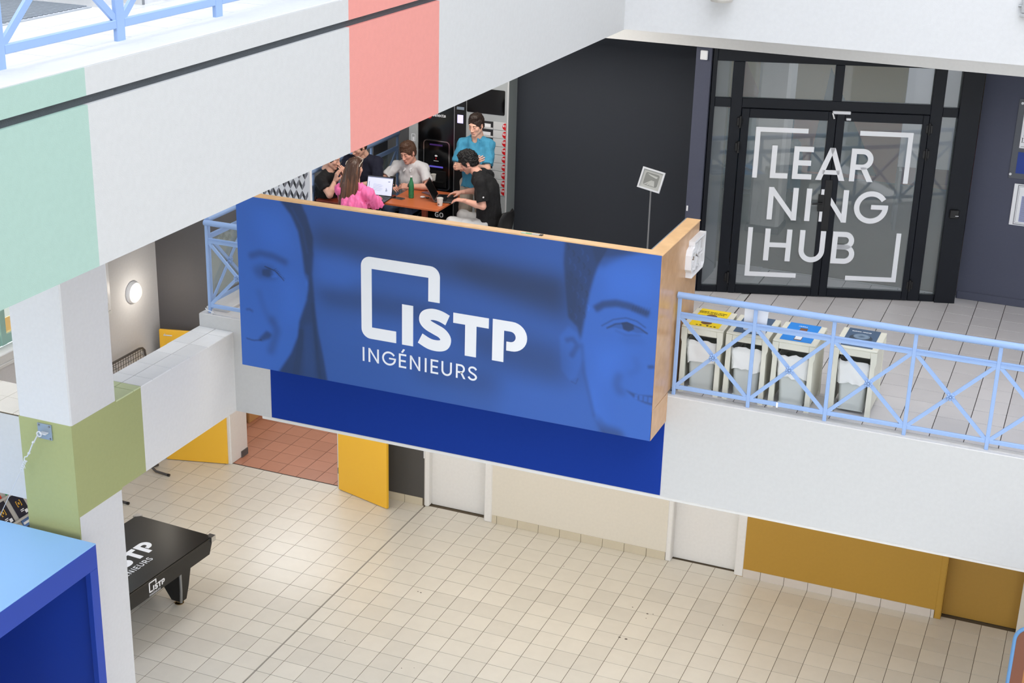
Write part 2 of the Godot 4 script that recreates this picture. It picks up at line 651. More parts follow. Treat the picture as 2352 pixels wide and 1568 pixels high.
	obj("door_post", bx(-11.0, -10.925, 0, 2.06, -17.17, -16.72, 0.012), "white_smooth", w)
	obj("door_post", bx(-9.2, -9.15, 0, 2.06, -16.96, -16.72, 0.012), "white_smooth", w)
	obj("skirting", bx(-10.925, -10.91, 0, 0.1, -17.15, -16.98, 0.002), "dark_grey_wall", w)
	struct("wall_passage", bx(-8.15, -8.0, 0, 2.95, -21.9, -16.95), "cream_wall", "cream side wall of the passage with red tiles", "wall")
	struct("wall_passage", bx(-12.45, -12.3, 0, 2.95, -21.9, -17.16), "cream_wall", "cream left wall of the passage with red tiles", "wall")
	struct("wall_passage", bx(-12.45, -8.0, 0, 2.95, -22.1, -21.9), "cream_wall", "cream end wall of the passage with red tiles", "wall")

	yellow_door(Vector3(-10.977, 0, -16.72), Vector3(-11.858, 0, -16.489), "yellow door leaf standing open under the tiled white beam", true)
	yellow_door(Vector3(-9.15, 0, -16.69), Vector3(-8.275, 0, -16.434), "yellow door leaf standing open before the dark grey wall panel", false)
	# wooden furniture in the passage
	var t := thing("wooden_bench", "light wooden bench seen in the passage behind the yellow doors", "bench", Vector3(-11.5, 0, -18.24))
	obj("seat", bx(-0.4, 0.06, 0.34, 0.40, -0.6, 0.18, 0.006), mat("beech", Color(0.80, 0.62, 0.40), 0.45), t)
	obj("side_panel", bx(0.0, 0.04, 0.0, 0.34, -0.58, 0.155, 0.004), "beech", t)
	obj("side_panel", bx(-0.4, -0.36, 0.0, 0.34, -0.58, 0.155, 0.004), "beech", t)
	obj("plinth", bx(-0.36, 0.0, 0.02, 0.3, 0.10, 0.13, 0.003), "beech", t)


func skirting(w: Node, x0: float, x1: float, z: float, xs: Array, key: String) -> void:
	for i in xs.size() - 1:
		var a: float = xs[i] + (0.0025 if i > 0 else 0.0)
		var b: float = xs[i + 1] - 0.0025
		if b - a > 0.01:
			obj("skirting_tile", bx(a, b, 0.0, 0.115, z, z + 0.011, 0.002), key, w)
	obj("skirting_backing", bx(x0, x1, 0.0, 0.112, z, z + 0.004), "grout", w)


func yellow_door(hinge: Vector3, free: Vector3, label: String, handle: bool) -> void:
	var dir := free - hinge
	var turn := atan2(-dir.z, dir.x)
	var t := thing("door", label, "door", hinge, turn, "yellow leaves of the passage double door")
	var L := dir.length()
	obj("leaf", bx(0.0, L, 0.01, 2.01, -0.02, 0.02, 0.003), "yellow_door", t)
	obj("edge_strip", bx(L, L + 0.004, 0.012, 2.008, -0.019, 0.019), "yellow_edge", t)
	for y: float in [0.25, 1.0, 1.8]:
		obj("hinge", Geo.new().tube([Vector3(-0.006, y, 0.02), Vector3(-0.006, y + 0.09, 0.02)], 0.008, 10), "steel", t)
	var s := 1.0 if handle else -1.0
	obj("coat_hook" if handle else "door_handle", Geo.new().tube([Vector3(L - 0.08, 1.95 if handle else 1.04, -0.02 * s), Vector3(L - 0.08, 1.95 if handle else 1.04, -0.07 * s), Vector3(L - 0.2, 1.95 if handle else 1.04, -0.07 * s)], 0.009, 10), "white_steel", t)


# ------------------------------------------------------------------ mezzanine
func build_mezzanine() -> void:
	var s := struct("floor", bx(-8.62, 7.0, 2.945, 3.992, -12.70, -16.76), "white_plaster", "thick white mezzanine floor slab with its front edge facing the hall", "floor")
	obj("rear_slab", bx(-8.62, 7.0, 2.945, 3.992, -16.76, -21.9), "white_plaster", s)
	obj("kerb", bx(-8.62, 7.0, 3.985, 4.0, -12.70, -12.835, 0.006), "rough_kerb", s)
	obj("kerb", bx(-8.62, -8.36, 3.985, 4.03, -12.84, -17.4, 0.006), "rough_kerb", s)
	obj("blue_panel", bx(-7.766, -3.452, 2.955, 3.985, -12.70, -12.694, 0.002), "royal_blue_paint", s)
	obj("drip_edge", bx(-7.9, 7.0, 2.905, 2.95, -12.76, -12.715, 0.006), "white_smooth", s)
	var xs := steps(-1.3475 - 0.3 * 7, 7.0, 0.3)
	var zs := steps(-16.93, -12.83, 0.3)
	zs[-1] = -12.838
	tiles(s, "tile", grid_rects(xs, zs), 4.0, "grey_tile", 220, 0.007)
	var hid := Geo.new()
	for r: Rect2 in grid_rects(steps(-8.3475, -3.4, 0.3), steps(-17.5, -12.83, 0.3)):
		hid.box(Vector3(r.position.x + 0.003, 3.99, r.position.y + 0.003), Vector3(r.end.x - 0.003, 4.0, r.end.y - 0.003))
	obj("tile_field", hid, "grey_tile_1", s).set_meta("kind", "stuff")
	obj("mortar_bed", bx(-3.46, 7.0, 3.985, 3.994, -12.84, -16.95), "grout_dark", s)

	# walls of the gallery
	struct("wall_gallery", bx(-7.75, -4.06, 4.0, 7.38, -16.75, -16.54), "anthracite_wall", "large anthracite wall between the lockers and the glass doors", "wall")
	var p := struct("trim_1", bx(-4.215, -4.045, 4.0, 7.38, -16.6, -15.76), "slate_wall", "slate grey pilaster at the left edge of the glass doors", "trim")
	obj("motion_sensor", bx(-4.165, -4.085, 6.62, 6.72, -15.76, -15.735, 0.006), "white_gloss", p)
	obj("door_contact", bx(-4.205, -4.185, 4.93, 4.99, -15.76, -15.75, 0.003), "white_gloss", p)
	var w := struct("wall_gallery", bx(-1.30, 7.0, 4.0, 7.38, -17.15, -16.90), "slate_wall", "slate blue grey wall with framed notices right of the glass doors", "wall")
	obj("skirting", bx(-1.29, 7.0, 4.0, 4.09, -16.90, -16.885, 0.004), "slate_wall", w)
	struct("trim_2", bx(-12.0, 7.0, 6.762, 7.40, -15.95, -15.70), "white_plaster", "white downstand beam above the glass doors", "trim")
	struct("wall_front", bx(-4.065, 7.0, 7.376, 16.6, -12.95, -12.70), "white_plaster_part_lit", "bright white wall above the gallery in the upper right", "wall")
	struct("wall_front", bx(-12.4, -4.065, 7.60, 16.6, -12.95, -12.70), "white_plaster", "white wall above the gallery left of the walkway, outside the picture", "wall")
	struct("ceiling", bx(-12.4, 7.0, 7.40, 7.6, -22.0, -12.95), "white_smooth", "white ceiling of the mezzanine gallery", "ceiling")
	# stair landing behind the seated people
	struct("wall_gallery", bx(-10.6, -7.6, 4.0, 7.38, -18.0, -17.75), plaster("grey_stair_wall", Color(0.66, 0.67, 0.68), 0.8, 0.2), "grey stair wall behind the blue handrail", "wall")


# ------------------------------------------------------------------ upper walkway, stripes of paint
func build_upper_walkway() -> void:
	var parts := [[-12.70, -8.83, "white_plaster"], [-8.83, -7.612, "coral_paint"], [-7.612, -5.236, "white_plaster"], [-5.236, 2.4, "mint_paint"]]
	var s := struct("floor", bx(-8.2, -4.30, 7.37, 8.238, -12.70, 2.4), "white_plaster", "upper walkway slab with a painted edge beam crossing the upper left", "floor")
	for q in parts:
		var nm := "white_band" if q[2] == "white_plaster" else "coral_band" if q[2] == "coral_paint" else "mint_band"
		obj(nm, bx(-4.31, -4.065, 7.372, 8.098, q[0], q[1]), q[2], s)
		obj(nm, bx(-4.31, -4.068, 8.138, 8.258, q[0], q[1]), q[2], s)
	obj("groove", bx(-4.32, -4.09, 8.09, 8.145, -12.70, 2.4), "groove_grey", s)
	obj("kerb", bx(-4.315, -4.072, 8.25, 8.268, -12.70, 2.4, 0.006), "white_plaster", s)
	var tl := Geo.new()
	for r: Rect2 in grid_rects(steps(-8.17, -4.2, 0.3), steps(-12.6, 2.4, 0.3)):
		var x1 := minf(r.end.x, -4.318)
		tl.box(Vector3(r.position.x + 0.002, 8.24, r.position.y + 0.002), Vector3(x1 - 0.002, TOP, r.end.y - 0.002))
	obj("tile_field", tl, "white_tile_0", s).set_meta("kind", "stuff")
	obj("mortar_bed", bx(-8.2, -4.3, 8.236, 8.247, -12.7, 2.4), "grout_light", s)
	# entrance mat of long bars
	var m := thing("entrance_mat", "grey ribbed entrance mat on the upper walkway in the top left corner", "mat", Vector3(-5.08, TOP, -6.64))
	obj("frame", bx(-1.6, 0.0, 0.0, 0.006, 0.0, 1.6, 0.001), mat("mat_base", Color(0.72, 0.74, 0.76), 0.8), m)
	for k in 40:
		obj("rib", bx(-1.58, -0.02, 0.006, 0.012, 0.015 + k * 0.0395, 0.015 + k * 0.0395 + 0.02, 0.002), mat("mat_rib", Color(0.55, 0.58, 0.61), 0.7), m)
	# white lobby with its door frames
	var b := struct("wall_upper", bx(-8.2, -5.05, TOP, 11.4, -6.86, -6.66), "white_smooth", "white lobby wall behind the blue railing in the top left corner", "wall")
	obj("side_wall", bx(-5.2, -4.92, TOP, 11.4, -12.7, -6.86), "white_smooth", b)
	for k in 3:
		obj("door_panel", bx(-4.92, -4.905, TOP + 0.01, 10.4, -7.06 - k * 0.62, -7.06 - k * 0.62 - 0.6, 0.003), "white_gloss", b)
	obj("door_frame", bx(-5.05, -4.91, TOP, 10.5, -6.875, -6.862, 0.002), "steel", b)


# ------------------------------------------------------------------ the building around
func build_shell() -> void:
	# unseen sides of the hall, with open gaps shaped to let light in
	var wr := struct("wall_right", bx(7.0, 7.4, 0, 0.4, -22.0, 3.0), "white_smooth", "white unseen right side with gaps shaped to let light in", "wall")
	obj("upper_wall", bx(7.0, 7.4, 11.4, 16.7, -22.0, 3.0), "white_smooth", wr)
	obj("rear_part", bx(7.0, 7.4, 0.4, 11.4, -22.0, -12.6), "white_smooth", wr)
	obj("spandrel", bx(7.0, 7.4, 0.4, 4.1, -12.6, -8.0), "white_smooth", wr)
	obj("spandrel", bx(7.0, 7.4, 7.2, 11.4, -12.6, 3.0), "white_smooth", wr)
	for k in 4:
		obj("pier", bx(7.0, 7.4, 0.4, 11.4, -8.9 + 3.9 * k, -8.5 + 3.9 * k), "white_smooth", wr)
	var wc := struct("wall_camera", bx(-12.6, 7.4, 0, 0.3, 2.6, 3.0), "white_smooth", "white unseen front behind the camera with gaps shaped to let light in", "wall")
	obj("upper_wall", bx(-12.6, 7.4, 8.25, 16.7, 2.6, 3.0), "white_smooth", wc)
	obj("spandrel", bx(-12.6, 7.4, 3.3, 4.0, 2.6, 3.0), "white_smooth", wc)
	obj("spandrel", bx(-12.6, 7.4, 7.4, 8.25, 2.6, 3.0), "white_smooth", wc)
	for k in 5:
		obj("pier", bx(-12.6 + 4.4 * k, -10.2 + 4.4 * k, 0.3, 8.25, 2.6, 3.0), "white_smooth", wc)
	struct("wall_rear", bx(-12.6, 7.4, 0, 7.6, -22.4, -22.0), "white_smooth", "white outer wall behind all the rooms", "wall")
	struct("wall_roof", bx(-12.6, -8.1, 7.4, 16.7, -17.2, -16.9), "white_smooth", "white wall above the left bay", "wall")
	var r := struct("ceiling", bx(-8.3, -3.2, 16.4, 16.7, -17.0, 3.0), "white_smooth", "unseen roof of the building with open skylights, raised and sized for the light", "ceiling")  # unseen roof, its height and openings set to even out the light
	obj("roof_rim", bx(-12.6, 7.4, 16.4, 16.7, -17.0, -12.6), "white_smooth", r)
	obj("roof_rim", bx(-12.6, 7.4, 16.4, 16.7, 1.6, 3.0), "white_smooth", r)
	obj("roof_rim", bx(6.0, 7.4, 16.4, 16.7, -12.7, 1.7), "white_smooth", r)
	for k in 5:
		obj("roof_bar", bx(-4.2, 6.1, 16.42, 16.6, -10.3 + k * 2.4, -10.2 + k * 2.4), "white_gloss", r)
	# ground floor mural on the opposite side
	var tri_cols := [["mural_coral", Color(0.87, 0.50, 0.42)], ["mural_teal", Color(0.10, 0.42, 0.52)], ["mural_yellow", Color(0.93, 0.72, 0.25)]]
	for q: Array in tri_cols: mat(q[0], q[1], 0.6)
	var w = struct("wall_mural", bx(6.75, 7.0, 0.0, 3.0, -16.6, -8.2), plaster("mural_coral_wall", Color(0.80, 0.52, 0.44), 0.6, 0.05), "coral ground floor wall opposite", "wall")
	for k in 4:
		var q: Array = tri_cols[(k + 1) % 3]
		var z := -15.5 + k * 2.0
		obj("painted_triangle", Geo.new().prism(PackedVector2Array([Vector2(-0.9, 0.1), Vector2(0.9, 0.3), Vector2(0.4 - 0.5 * (k % 3), 2.7)]), 0, 0.004, Transform3D(Basis(Vector3.UP, -PI / 2), Vector3(6.75, 0, z))), q[0], w)


# ------------------------------------------------------------------ column, tiled beams and windows on the left
func build_left_bay() -> void:
	var c := struct("column", bx(-8.79, -8.208, 0, 7.372, -10.66, -10.0, 0.012), "white_plaster_part_lit", "white square column with a green painted band in the left foreground", "column")
	c.name = "column"
	var g := Geo.new()
	g.box(Vector3(-8.7905, 2.0, -10.6), Vector3(-8.2085, 3.853, -9.9985))
	obj("green_band", g, "green_paint", c)
	g = Geo.new().prism(PackedVector2Array([Vector2(10.0, 2.93), Vector2(10.66, 2.93), Vector2(10.66, 3.853), Vector2(10.0, 3.853)]), 0, 0.0015, Transform3D(Basis(Vector3.UP, PI / 2), Vector3(-8.208, 0, 0)))
	obj("green_band", g, "green_paint", c)

	var b := struct("trim_3", bx(-8.62, -8.208, 2.945, 3.838, -12.70, -11.05), "white_plaster_lit", "white beam with a tiled top joining the column to the mezzanine", "beam")
	obj("green_end", bx(-8.62, -8.2075, 2.945, 3.838, -11.05, -10.655), "green_paint", b)
	obj("mortar_bed", bx(-8.62, -8.21, 3.836, 3.846, -12.70, -10.655), "grout_light", b)
	for row: Array in [[-8.622, -8.4245], [-8.4175, -8.203]]:
		var zz := [-12.70, -12.53, -12.205, -11.885, -11.56, -11.247, -11.05]
		for i in zz.size() - 1:
			obj("tile", bx(row[0], row[1], 3.838, 3.853, zz[i] + 0.0035, zz[i + 1] - 0.0035, 0.002), "white_tile_%d" % ((i * 3 + int(row[0] < -8.5)) % 4), b)
		obj("tile", bx(row[0], row[1], 3.838, 3.853, -11.046, -10.934, 0.002), "green_tile_lit", b)
		obj("tile", bx(row[0], row[1], 3.838, 3.853, -10.926, -10.66, 0.002), "green_tile_lit", b)
	b = struct("trim_4", bx(-12.0, -8.79, 3.0, 3.842, -10.58, -10.0), "white_plaster", "white tiled beam running left from the column", "beam")
	obj("mortar_bed", bx(-12.0, -8.79, 3.84, 3.848, -10.58, -10.0), "grout", b)
	for i in 10:
		for j in 2:
			var x1 := minf(-8.79, -8.86 - 0.3 * (i - 1))
			obj("tile", bx(-8.86 - 0.3 * i + 0.002, x1 - 0.002, 3.843, 3.857, -10.005 - 0.29 * j - 0.002, -10.005 - 0.29 * (j + 1) + 0.002, 0.002), tile_key_warm_lit(), b)

	# lamp wall with a tall window
	var w := struct("wall_left", bx(-12.5, -12.044, 0, 2.53, -16.8, -9.3), "grey_lamp_wall", "pale grey left wall with a round lamp above the coat rack", "wall")
	obj("low_wall", bx(-12.5, -12.044, 0, 0.3, -9.3, 3.0), "grey_lamp_wall", w)
	obj("spandrel", bx(-12.5, -12.044, 2.3, 2.53, -9.3, 3.0), "grey_lamp_wall", w)
	obj("upper_wall", bx(-12.5, -12.044, 5.6, 16.6, -16.8, 3.0), "grey_lamp_wall", w)
	obj("pier", bx(-12.5, -12.044, 2.53, 5.6, -16.8, -15.60), "grey_lamp_wall", w)
	obj("pier", bx(-12.5, -12.044, 2.53, 5.6, -11.2, -9.4), "grey_lamp_wall", w)
	obj("pier", bx(-12.5, -12.044, 2.53, 5.6, 1.6, 3.0), "grey_lamp_wall", w)
	for z: Array in [[-15.6, -11.2], [-9.4, 1.6]]:  # the second, unseen window is enlarged to bring in light
		var n := struct("window_1" if z[0] < -11 else "window_2", bx(-12.3, -11.985, 2.50, 2.545, z[0] - 0.03, z[1] + 0.03, 0.006), "white_smooth", "window with green frame and yellow film behind the column" if z[0] < -11 else "unseen second window of the left wall, enlarged to let light in", "window")
		mat("window_green", Color(0.64, 0.80, 0.76), 0.4)
		var f := Geo.new()
		f.box(Vector3(-12.28, 2.66, z[0]), Vector3(-12.2, 2.78, z[1]), 0.006)
		f.box(Vector3(-12.28, 5.5, z[0]), Vector3(-12.2, 5.6, z[1]), 0.006)
		obj("frame", f, "window_green", n)
		for zz: float in [z[0] + 0.04, z[0] + 1.85, z[1] - 0.04]:
			obj("mullion", bx(-12.29, -12.19, 2.66, 5.56, zz - 0.05, zz + 0.05, 0.006), "window_green", n)
		for k in 2:
			var za: float = z[0] + 0.09 if k == 0 else z[0] + 1.9
			var zb: float = z[0] + 1.8 if k == 0 else z[1] - 0.09
			obj("pane", bx(-12.245, -12.235, 2.98, 5.5, za, zb), glass("cyan_glass", Color(0.70, 0.93, 0.93), 0.15), n)
			obj("pane", bx(-12.246, -12.236, 2.78, 2.98, za, zb), glass("yellow_glass", Color(0.98, 0.80, 0.12), 0.55), n)
		obj("inner_sill", bx(-12.2, -12.0, 2.54, 2.66, z[0], z[1], 0.01), "white_smooth", n)
	obj("reveal", bx(-12.2, -12.02, 2.545, 5.6, -15.66, -15.60, 0.004), "white_gloss", w)
	# round lamp
	var t := thing("wall_lamp", "round white bulkhead lamp glowing on the pale grey wall", "lamp", Vector3(-12.044, 2.624, -16.175))
	var X := Transform3D(Basis(Vector3(0, 0, 1), -PI / 2), Vector3.ZERO)
	obj("base", Geo.new().lathe([Vector2(0, 0), Vector2(0.155, 0), Vector2(0.155, 0.03), Vector2(0.14, 0.055), Vector2(0.115, 0.06)], 40, X), "white_gloss", t)
	var e := mat("lamp_glow", Color(1.0, 0.97, 0.88), 0.5)
	e.emission_enabled = true
	e.emission = Color(1.0, 0.93, 0.75)
	e.emission_energy_multiplier = 1.15
	obj("diffuser", Geo.new().lathe([Vector2(0.118, 0.058), Vector2(0.112, 0.075), Vector2(0.09, 0.093), Vector2(0.05, 0.103), Vector2(0.0, 0.106)], 40, X), e, t)
	for k in 3:
		obj("screw", Geo.new().ball(Vector3(0.045, 0.135 * cos(k * TAU / 3), 0.135 * sin(k * TAU / 3)), Vector3.ONE * 0.007, Basis.IDENTITY, 4, 6), "steel", t)
	var li := OmniLight3D.new()
	li.name = "bulb"
	li.light_color = Color(1.0, 0.96, 0.9)
	li.light_energy = 0.16
	li.omni_range = 12.0
	li.omni_attenuation = 2.0
	li.light_size = 0.05
	li.shadow_enabled = true
	li.position = Vector3(0.35, 0, 0)
	t.add_child(li)


func tile_key_warm_lit() -> String:
	tile_mat("warm_lit_tile", Color(0.91, 0.885, 0.84), 0.35) if not mats.has("warm_lit_tile") else null  # warm coloured light on these tiles is put into their colour
	return "warm_lit_tile"


# ------------------------------------------------------------------ lettering drawn as flat shapes
func bar(g: Geo, x0: float, x1: float, y0: float, y1: float, z0: float, z1: float, X: Transform3D) -> void:
	g.box(Vector3(x0, y0, z0), Vector3(x1, y1, z1), 0.0, X)


func para(g: Geo, a: Vector2, b: Vector2, c: Vector2, d: Vector2, z0: float, z1: float, X: Transform3D) -> void:
	g.prism(PackedVector2Array([a, b, c, d]), z0, z1, X)


func curve(pts: Array, k := 6) -> PackedVector2Array:
	var o := PackedVector2Array()
	for i in pts.size() - 1:
		var p0: Vector2 = pts[maxi(i - 1, 0)]
		var p1: Vector2 = pts[i]
		var p2: Vector2 = pts[i + 1]
		var p3: Vector2 = pts[mini(i + 2, pts.size() - 1)]
		for j in k:
			o.append(p1.cubic_interpolate(p2, p0, p3, float(j) / k))
	o.append(pts[-1])
	return o


func letter(g: Geo, ch: String, x0: float, x1: float, y0: float, y1: float, w: float, z0: float, z1: float, X := Transform3D.IDENTITY) -> void:
	var h := y1 - y0
	var ym := (y0 + y1) * 0.5
	var xm := (x0 + x1) * 0.5
	match ch:
		"I":
			bar(g, x0, x0 + w, y0, y1, z0, z1, X)
		"L":
			bar(g, x0, x0 + w, y0, y1, z0, z1, X)
			bar(g, x0 + w, x1, y0, y0 + w, z0, z1, X)
		"E":
			bar(g, x0, x0 + w, y0, y1, z0, z1, X)
			bar(g, x0 + w, x1, y0, y0 + w, z0, z1, X)
			bar(g, x0 + w, x1, y1 - w, y1, z0, z1, X)
			bar(g, x0 + w, x1 - w * 0.3, ym - w * 0.5, ym + w * 0.5, z0, z1, X)
		"T":
			bar(g, x0, x1, y1 - w, y1, z0, z1, X)
			bar(g, xm - w * 0.56, xm + w * 0.56, y0, y1 - w, z0, z1, X)
		"H":
			bar(g, x0, x0 + w, y0, y1, z0, z1, X)
			bar(g, x1 - w, x1, y0, y1, z0, z1, X)
			bar(g, x0 + w, x1 - w, ym - w * 0.45, ym + w * 0.45, z0, z1, X)
		"N":
			bar(g, x0, x0 + w, y0, y1, z0, z1, X)
			bar(g, x1 - w, x1, y0, y1, z0, z1, X)
			para(g, Vector2(x0 + w * 0.9, y1 - w * 1.5), Vector2(x0 + w * 0.9, y1), Vector2(x1 - w * 0.9, y0 + w * 1.5), Vector2(x1 - w * 0.9, y0), z0, z1, X)
		"A":
			para(g, Vector2(x0, y0), Vector2(x0 + w * 1.1, y0), Vector2(xm + w * 0.5, y1), Vector2(xm - w * 0.5, y1), z0, z1, X)
			para(g, Vector2(x1 - w * 1.1, y0), Vector2(x1, y0), Vector2(xm + w * 0.5, y1), Vector2(xm - w * 0.5, y1), z0, z1, X)
			bar(g, x0 + h * 0.17, x1 - h * 0.17, y0 + h * 0.18, y0 + h * 0.18 + w * 0.85, z0, z1, X)
		"U":
			var r := (x1 - x0) * 0.5
			bar(g, x0, x0 + w, y0 + r, y1, z0, z1, X)
			bar(g, x1 - w, x1, y0 + r, y1, z0, z1, X)
			g.stroke(arc(xm, y0 + r, r - w * 0.5, r - w * 0.5, 180, 360, 16), w, z0, z1, X)
		"R", "B":
			bar(g, x0, x0 + w, y0, y1, z0, z1, X)
			var yb := y0 + h * (0.44 if ch == "R" else 0.53)
			var inset := 0.07 * (x1 - x0)
			var top := PackedVector2Array([Vector2(x0 + w, y1 - w * 0.5)])
			var rr := (y1 - w * 0.5 - yb) * 0.5
			top.append_array(arc(x1 - inset - w * 0.5 - rr, yb + rr, rr, rr, 90, -90, 12))
			top.append(Vector2(x0 + w, yb))
			g.stroke(top, w, z0, z1, X)
			if ch == "B":
				var r2 := (yb - y0 - w * 0.5) * 0.5
				var low := PackedVector2Array([Vector2(x0 + w, yb)])
				low.append_array(arc(x1 - w * 0.5 - r2, y0 + w * 0.5 + r2, r2, r2, 90, -90, 12))
				low.append(Vector2(x0 + w, y0 + w * 0.5))
				g.stroke(low, w, z0, z1, X)
			else:
				para(g, Vector2(x1 - w * 1.15, y0), Vector2(x1, y0), Vector2(xm + w * 0.75, yb), Vector2(xm - w * 0.4, yb), z0, z1, X)
		"G":
			g.stroke(arc(xm, ym, (x1 - x0) * 0.5 - w * 0.5, h * 0.5 - w * 0.5, 33, 357, 30), w, z0, z1, X)
			bar(g, xm, x1, ym - w * 0.36, ym + w * 0.5, z0, z1, X)
		"S":
			var k := []
			for p: Vector2 in [Vector2(1, 0.82), Vector2(0.82, 0.95), Vector2(0.52, 1), Vector2(0.2, 0.93), Vector2(0.08, 0.76), Vector2(0.22, 0.61), Vector2(0.5, 0.51), Vector2(0.82, 0.40), Vector2(1, 0.24), Vector2(0.84, 0.06), Vector2(0.5, 0), Vector2(0.2, 0.06), Vector2(0, 0.2)]:
				k.append(Vector2(lerpf(x0 + w * 0.5, x1 - w * 0.5, p.x), lerpf(y0 + w * 0.5, y1 - w * 0.5, p.y)))
			g.stroke(curve(k), w, z0, z1, X)


# the school's mark, in the coordinates it has on the banner; [heavy part, thin part]
func logo(z0: float, z1: float, X := Transform3D.IDENTITY) -> Array:
	var g := Geo.new()
	var o := PackedVector2Array([Vector2(-6.043, 4.264)])
	o.append_array(arc(-6.318, 4.364, 0.1, 0.1, 270, 180, 8))
	o.append_array(arc(-6.318, 5.0, 0.1, 0.1, 180, 90, 8))
	o.append_array(arc(-5.685, 5.0, 0.1, 0.1, 90, 0, 8))
	o.append_array([Vector2(-5.585, 4.747), Vector2(-5.704, 4.747), Vector2(-5.704, 4.982), Vector2(-6.304, 4.982), Vector2(-6.304, 4.384), Vector2(-6.043, 4.384)])
	g.prism(o, z0, z1, X)
	bar(g, -5.98, -5.862, 4.262, 4.675, z0, z1, X)
	bar(g, -5.442, -5.077, 4.574, 4.676, z0, z1, X)
	bar(g, -5.318, -5.202, 4.262, 4.574, z0, z1, X)
	var s := []
	for p: Array in [[-5.501, 4.586], [-5.575, 4.615], [-5.66, 4.623], [-5.728, 4.597], [-5.742, 4.548], [-5.705, 4.508], [-5.63, 4.476], [-5.56, 4.446], [-5.519, 4.395], [-5.537, 4.335], [-5.60, 4.312], [-5.69, 4.318], [-5.787, 4.361]]:
		s.append(Vector2(p[0], p[1]))
	g.stroke(curve(s), 0.112, z0, z1, X)
	o = PackedVector2Array([Vector2(-5.037, 4.264), Vector2(-4.921, 4.264), Vector2(-4.921, 4.581)])
	o.append_array(arc(-4.855, 4.5285, 0.0525, 0.0525, 90, -90, 10))
	o.append_array([Vector2(-4.895, 4.476), Vector2(-4.895, 4.386)])
	o.append_array(arc(-4.84, 4.533, 0.152, 0.147, -90, 90, 16))
	o.append(Vector2(-5.037, 4.68))
	g.prism(o, z0, z1, X)
	var t := Geo.new()
	for q: Array in [["I", -6.408, -6.389], ["N", -6.344, -6.231], ["G", -6.195, -6.046], ["E", -6.014, -5.935], ["N", -5.895, -5.785], ["I", -5.736, -5.717], ["E", -5.674, -5.594], ["U", -5.559, -5.45], ["R", -5.407, -5.307], ["S", -5.285, -5.187]]:
		letter(t, q[0], q[1], q[2], 4.019, 4.164, 0.0185, z0, z1, X)
	para(t, Vector2(-5.99, 4.18), Vector2(-5.972, 4.175), Vector2(-5.948, 4.212), Vector2(-5.968, 4.216), z0, z1, X)
	return [g, t]


# ------------------------------------------------------------------ print on the big banner: soft layers over blue
class Print:
	var w: int
	var h: int
	var per: float
	var f := PackedFloat32Array()

	func _init(width: int, height: int, px_per_m: float, base: float) -> void:
		w = width
		h = height
		per = px_per_m
		f.resize(w * h)
		f.fill(base)

	func layer(pts: Array, delta: float, blur: float) -> void:
		var poly := PackedVector2Array()
		for p: Array in pts: poly.append(Vector2(p[0], p[1]) * per)
		var b := maxi(0, int(blur * per))
		var r := Rect2(poly[0], Vector2.ZERO)
		for p in poly: r = r.expand(p)
		var x0 := maxi(0, int(r.position.x) - 2 * b - 1)
		var y0 := maxi(0, int(r.position.y) - 2 * b - 1)
		var x1 := mini(w - 1, int(r.end.x) + 2 * b + 1)
		var y1 := mini(h - 1, int(r.end.y) + 2 * b + 1)
		var W := x1 - x0 + 1
		var H := y1 - y0 + 1
		if W < 2 or H < 2: return
		var m := PackedFloat32Array()
		m.resize(W * H)
		for y in H:
			var yy := y0 + y + 0.5
			var xs := []
			for i in poly.size():
				var a := poly[i]
				var d := poly[(i + 1) % poly.size()]
				if (a.y > yy) != (d.y > yy):
					xs.append(a.x + (yy - a.y) / (d.y - a.y) * (d.x - a.x))
			xs.sort()
			for i in range(0, xs.size() - 1, 2):
				for x in range(maxi(0, int(xs[i] + 0.5) - x0), mini(W, int(xs[i + 1] + 0.5) - x0)):
					m[y * W + x] = 1.0
		if b > 0:
			for k in 2:
				m = _blur(m, W, H, b, 1, W)
				m = _blur(m, H, W, b, W, 1)
		for y in H:
			for x in W:
				f[(y0 + y) * w + x0 + x] += delta * m[y * W + x]

	func _blur(m: PackedFloat32Array, n: int, rows: int, b: int, st: int, rs: int) -> PackedFloat32Array:
		var o := m.duplicate()
		var k := 1.0 / (2 * b + 1)
		for r in rows:
			var at := r * rs
			var s := 0.0
			for i in range(-b, b + 1): s += m[at + clampi(i, 0, n - 1) * st]
			for i in n:
				o[at + i * st] = s * k
				s += m[at + mini(i + b + 1, n - 1) * st] - m[at + maxi(i - b, 0) * st]
		return o

	func line(pts: Array, width: float, delta: float, blur: float) -> void:
		var up := []
		var dn := []
		for i in pts.size():
			var a: Array = pts[maxi(i - 1, 0)]
			var d: Array = pts[mini(i + 1, pts.size() - 1)]
			var n := Vector2(d[0] - a[0], d[1] - a[1]).normalized().orthogonal() * width * 0.5
			up.append([pts[i][0] + n.x, pts[i][1] + n.y])
			dn.push_front([pts[i][0] - n.x, pts[i][1] - n.y])
		layer(up + dn, delta, blur)

	func image(dark: Color, light: Color) -> ImageTexture:
		var data := PackedByteArray()
		data.resize(w * h * 3)
		for i in w * h:
			var c := dark.lerp(light, clampf(f[i], 0.0, 1.15))
			data[i * 3] = int(clampf(c.r, 0, 1) * 255)
			data[i * 3 + 1] = int(clampf(c.g, 0, 1) * 255)
			data[i * 3 + 2] = int(clampf(c.b, 0, 1) * 255)
		return ImageTexture.create_from_image(Image.create_from_data(w, h, false, Image.FORMAT_RGB8, data))


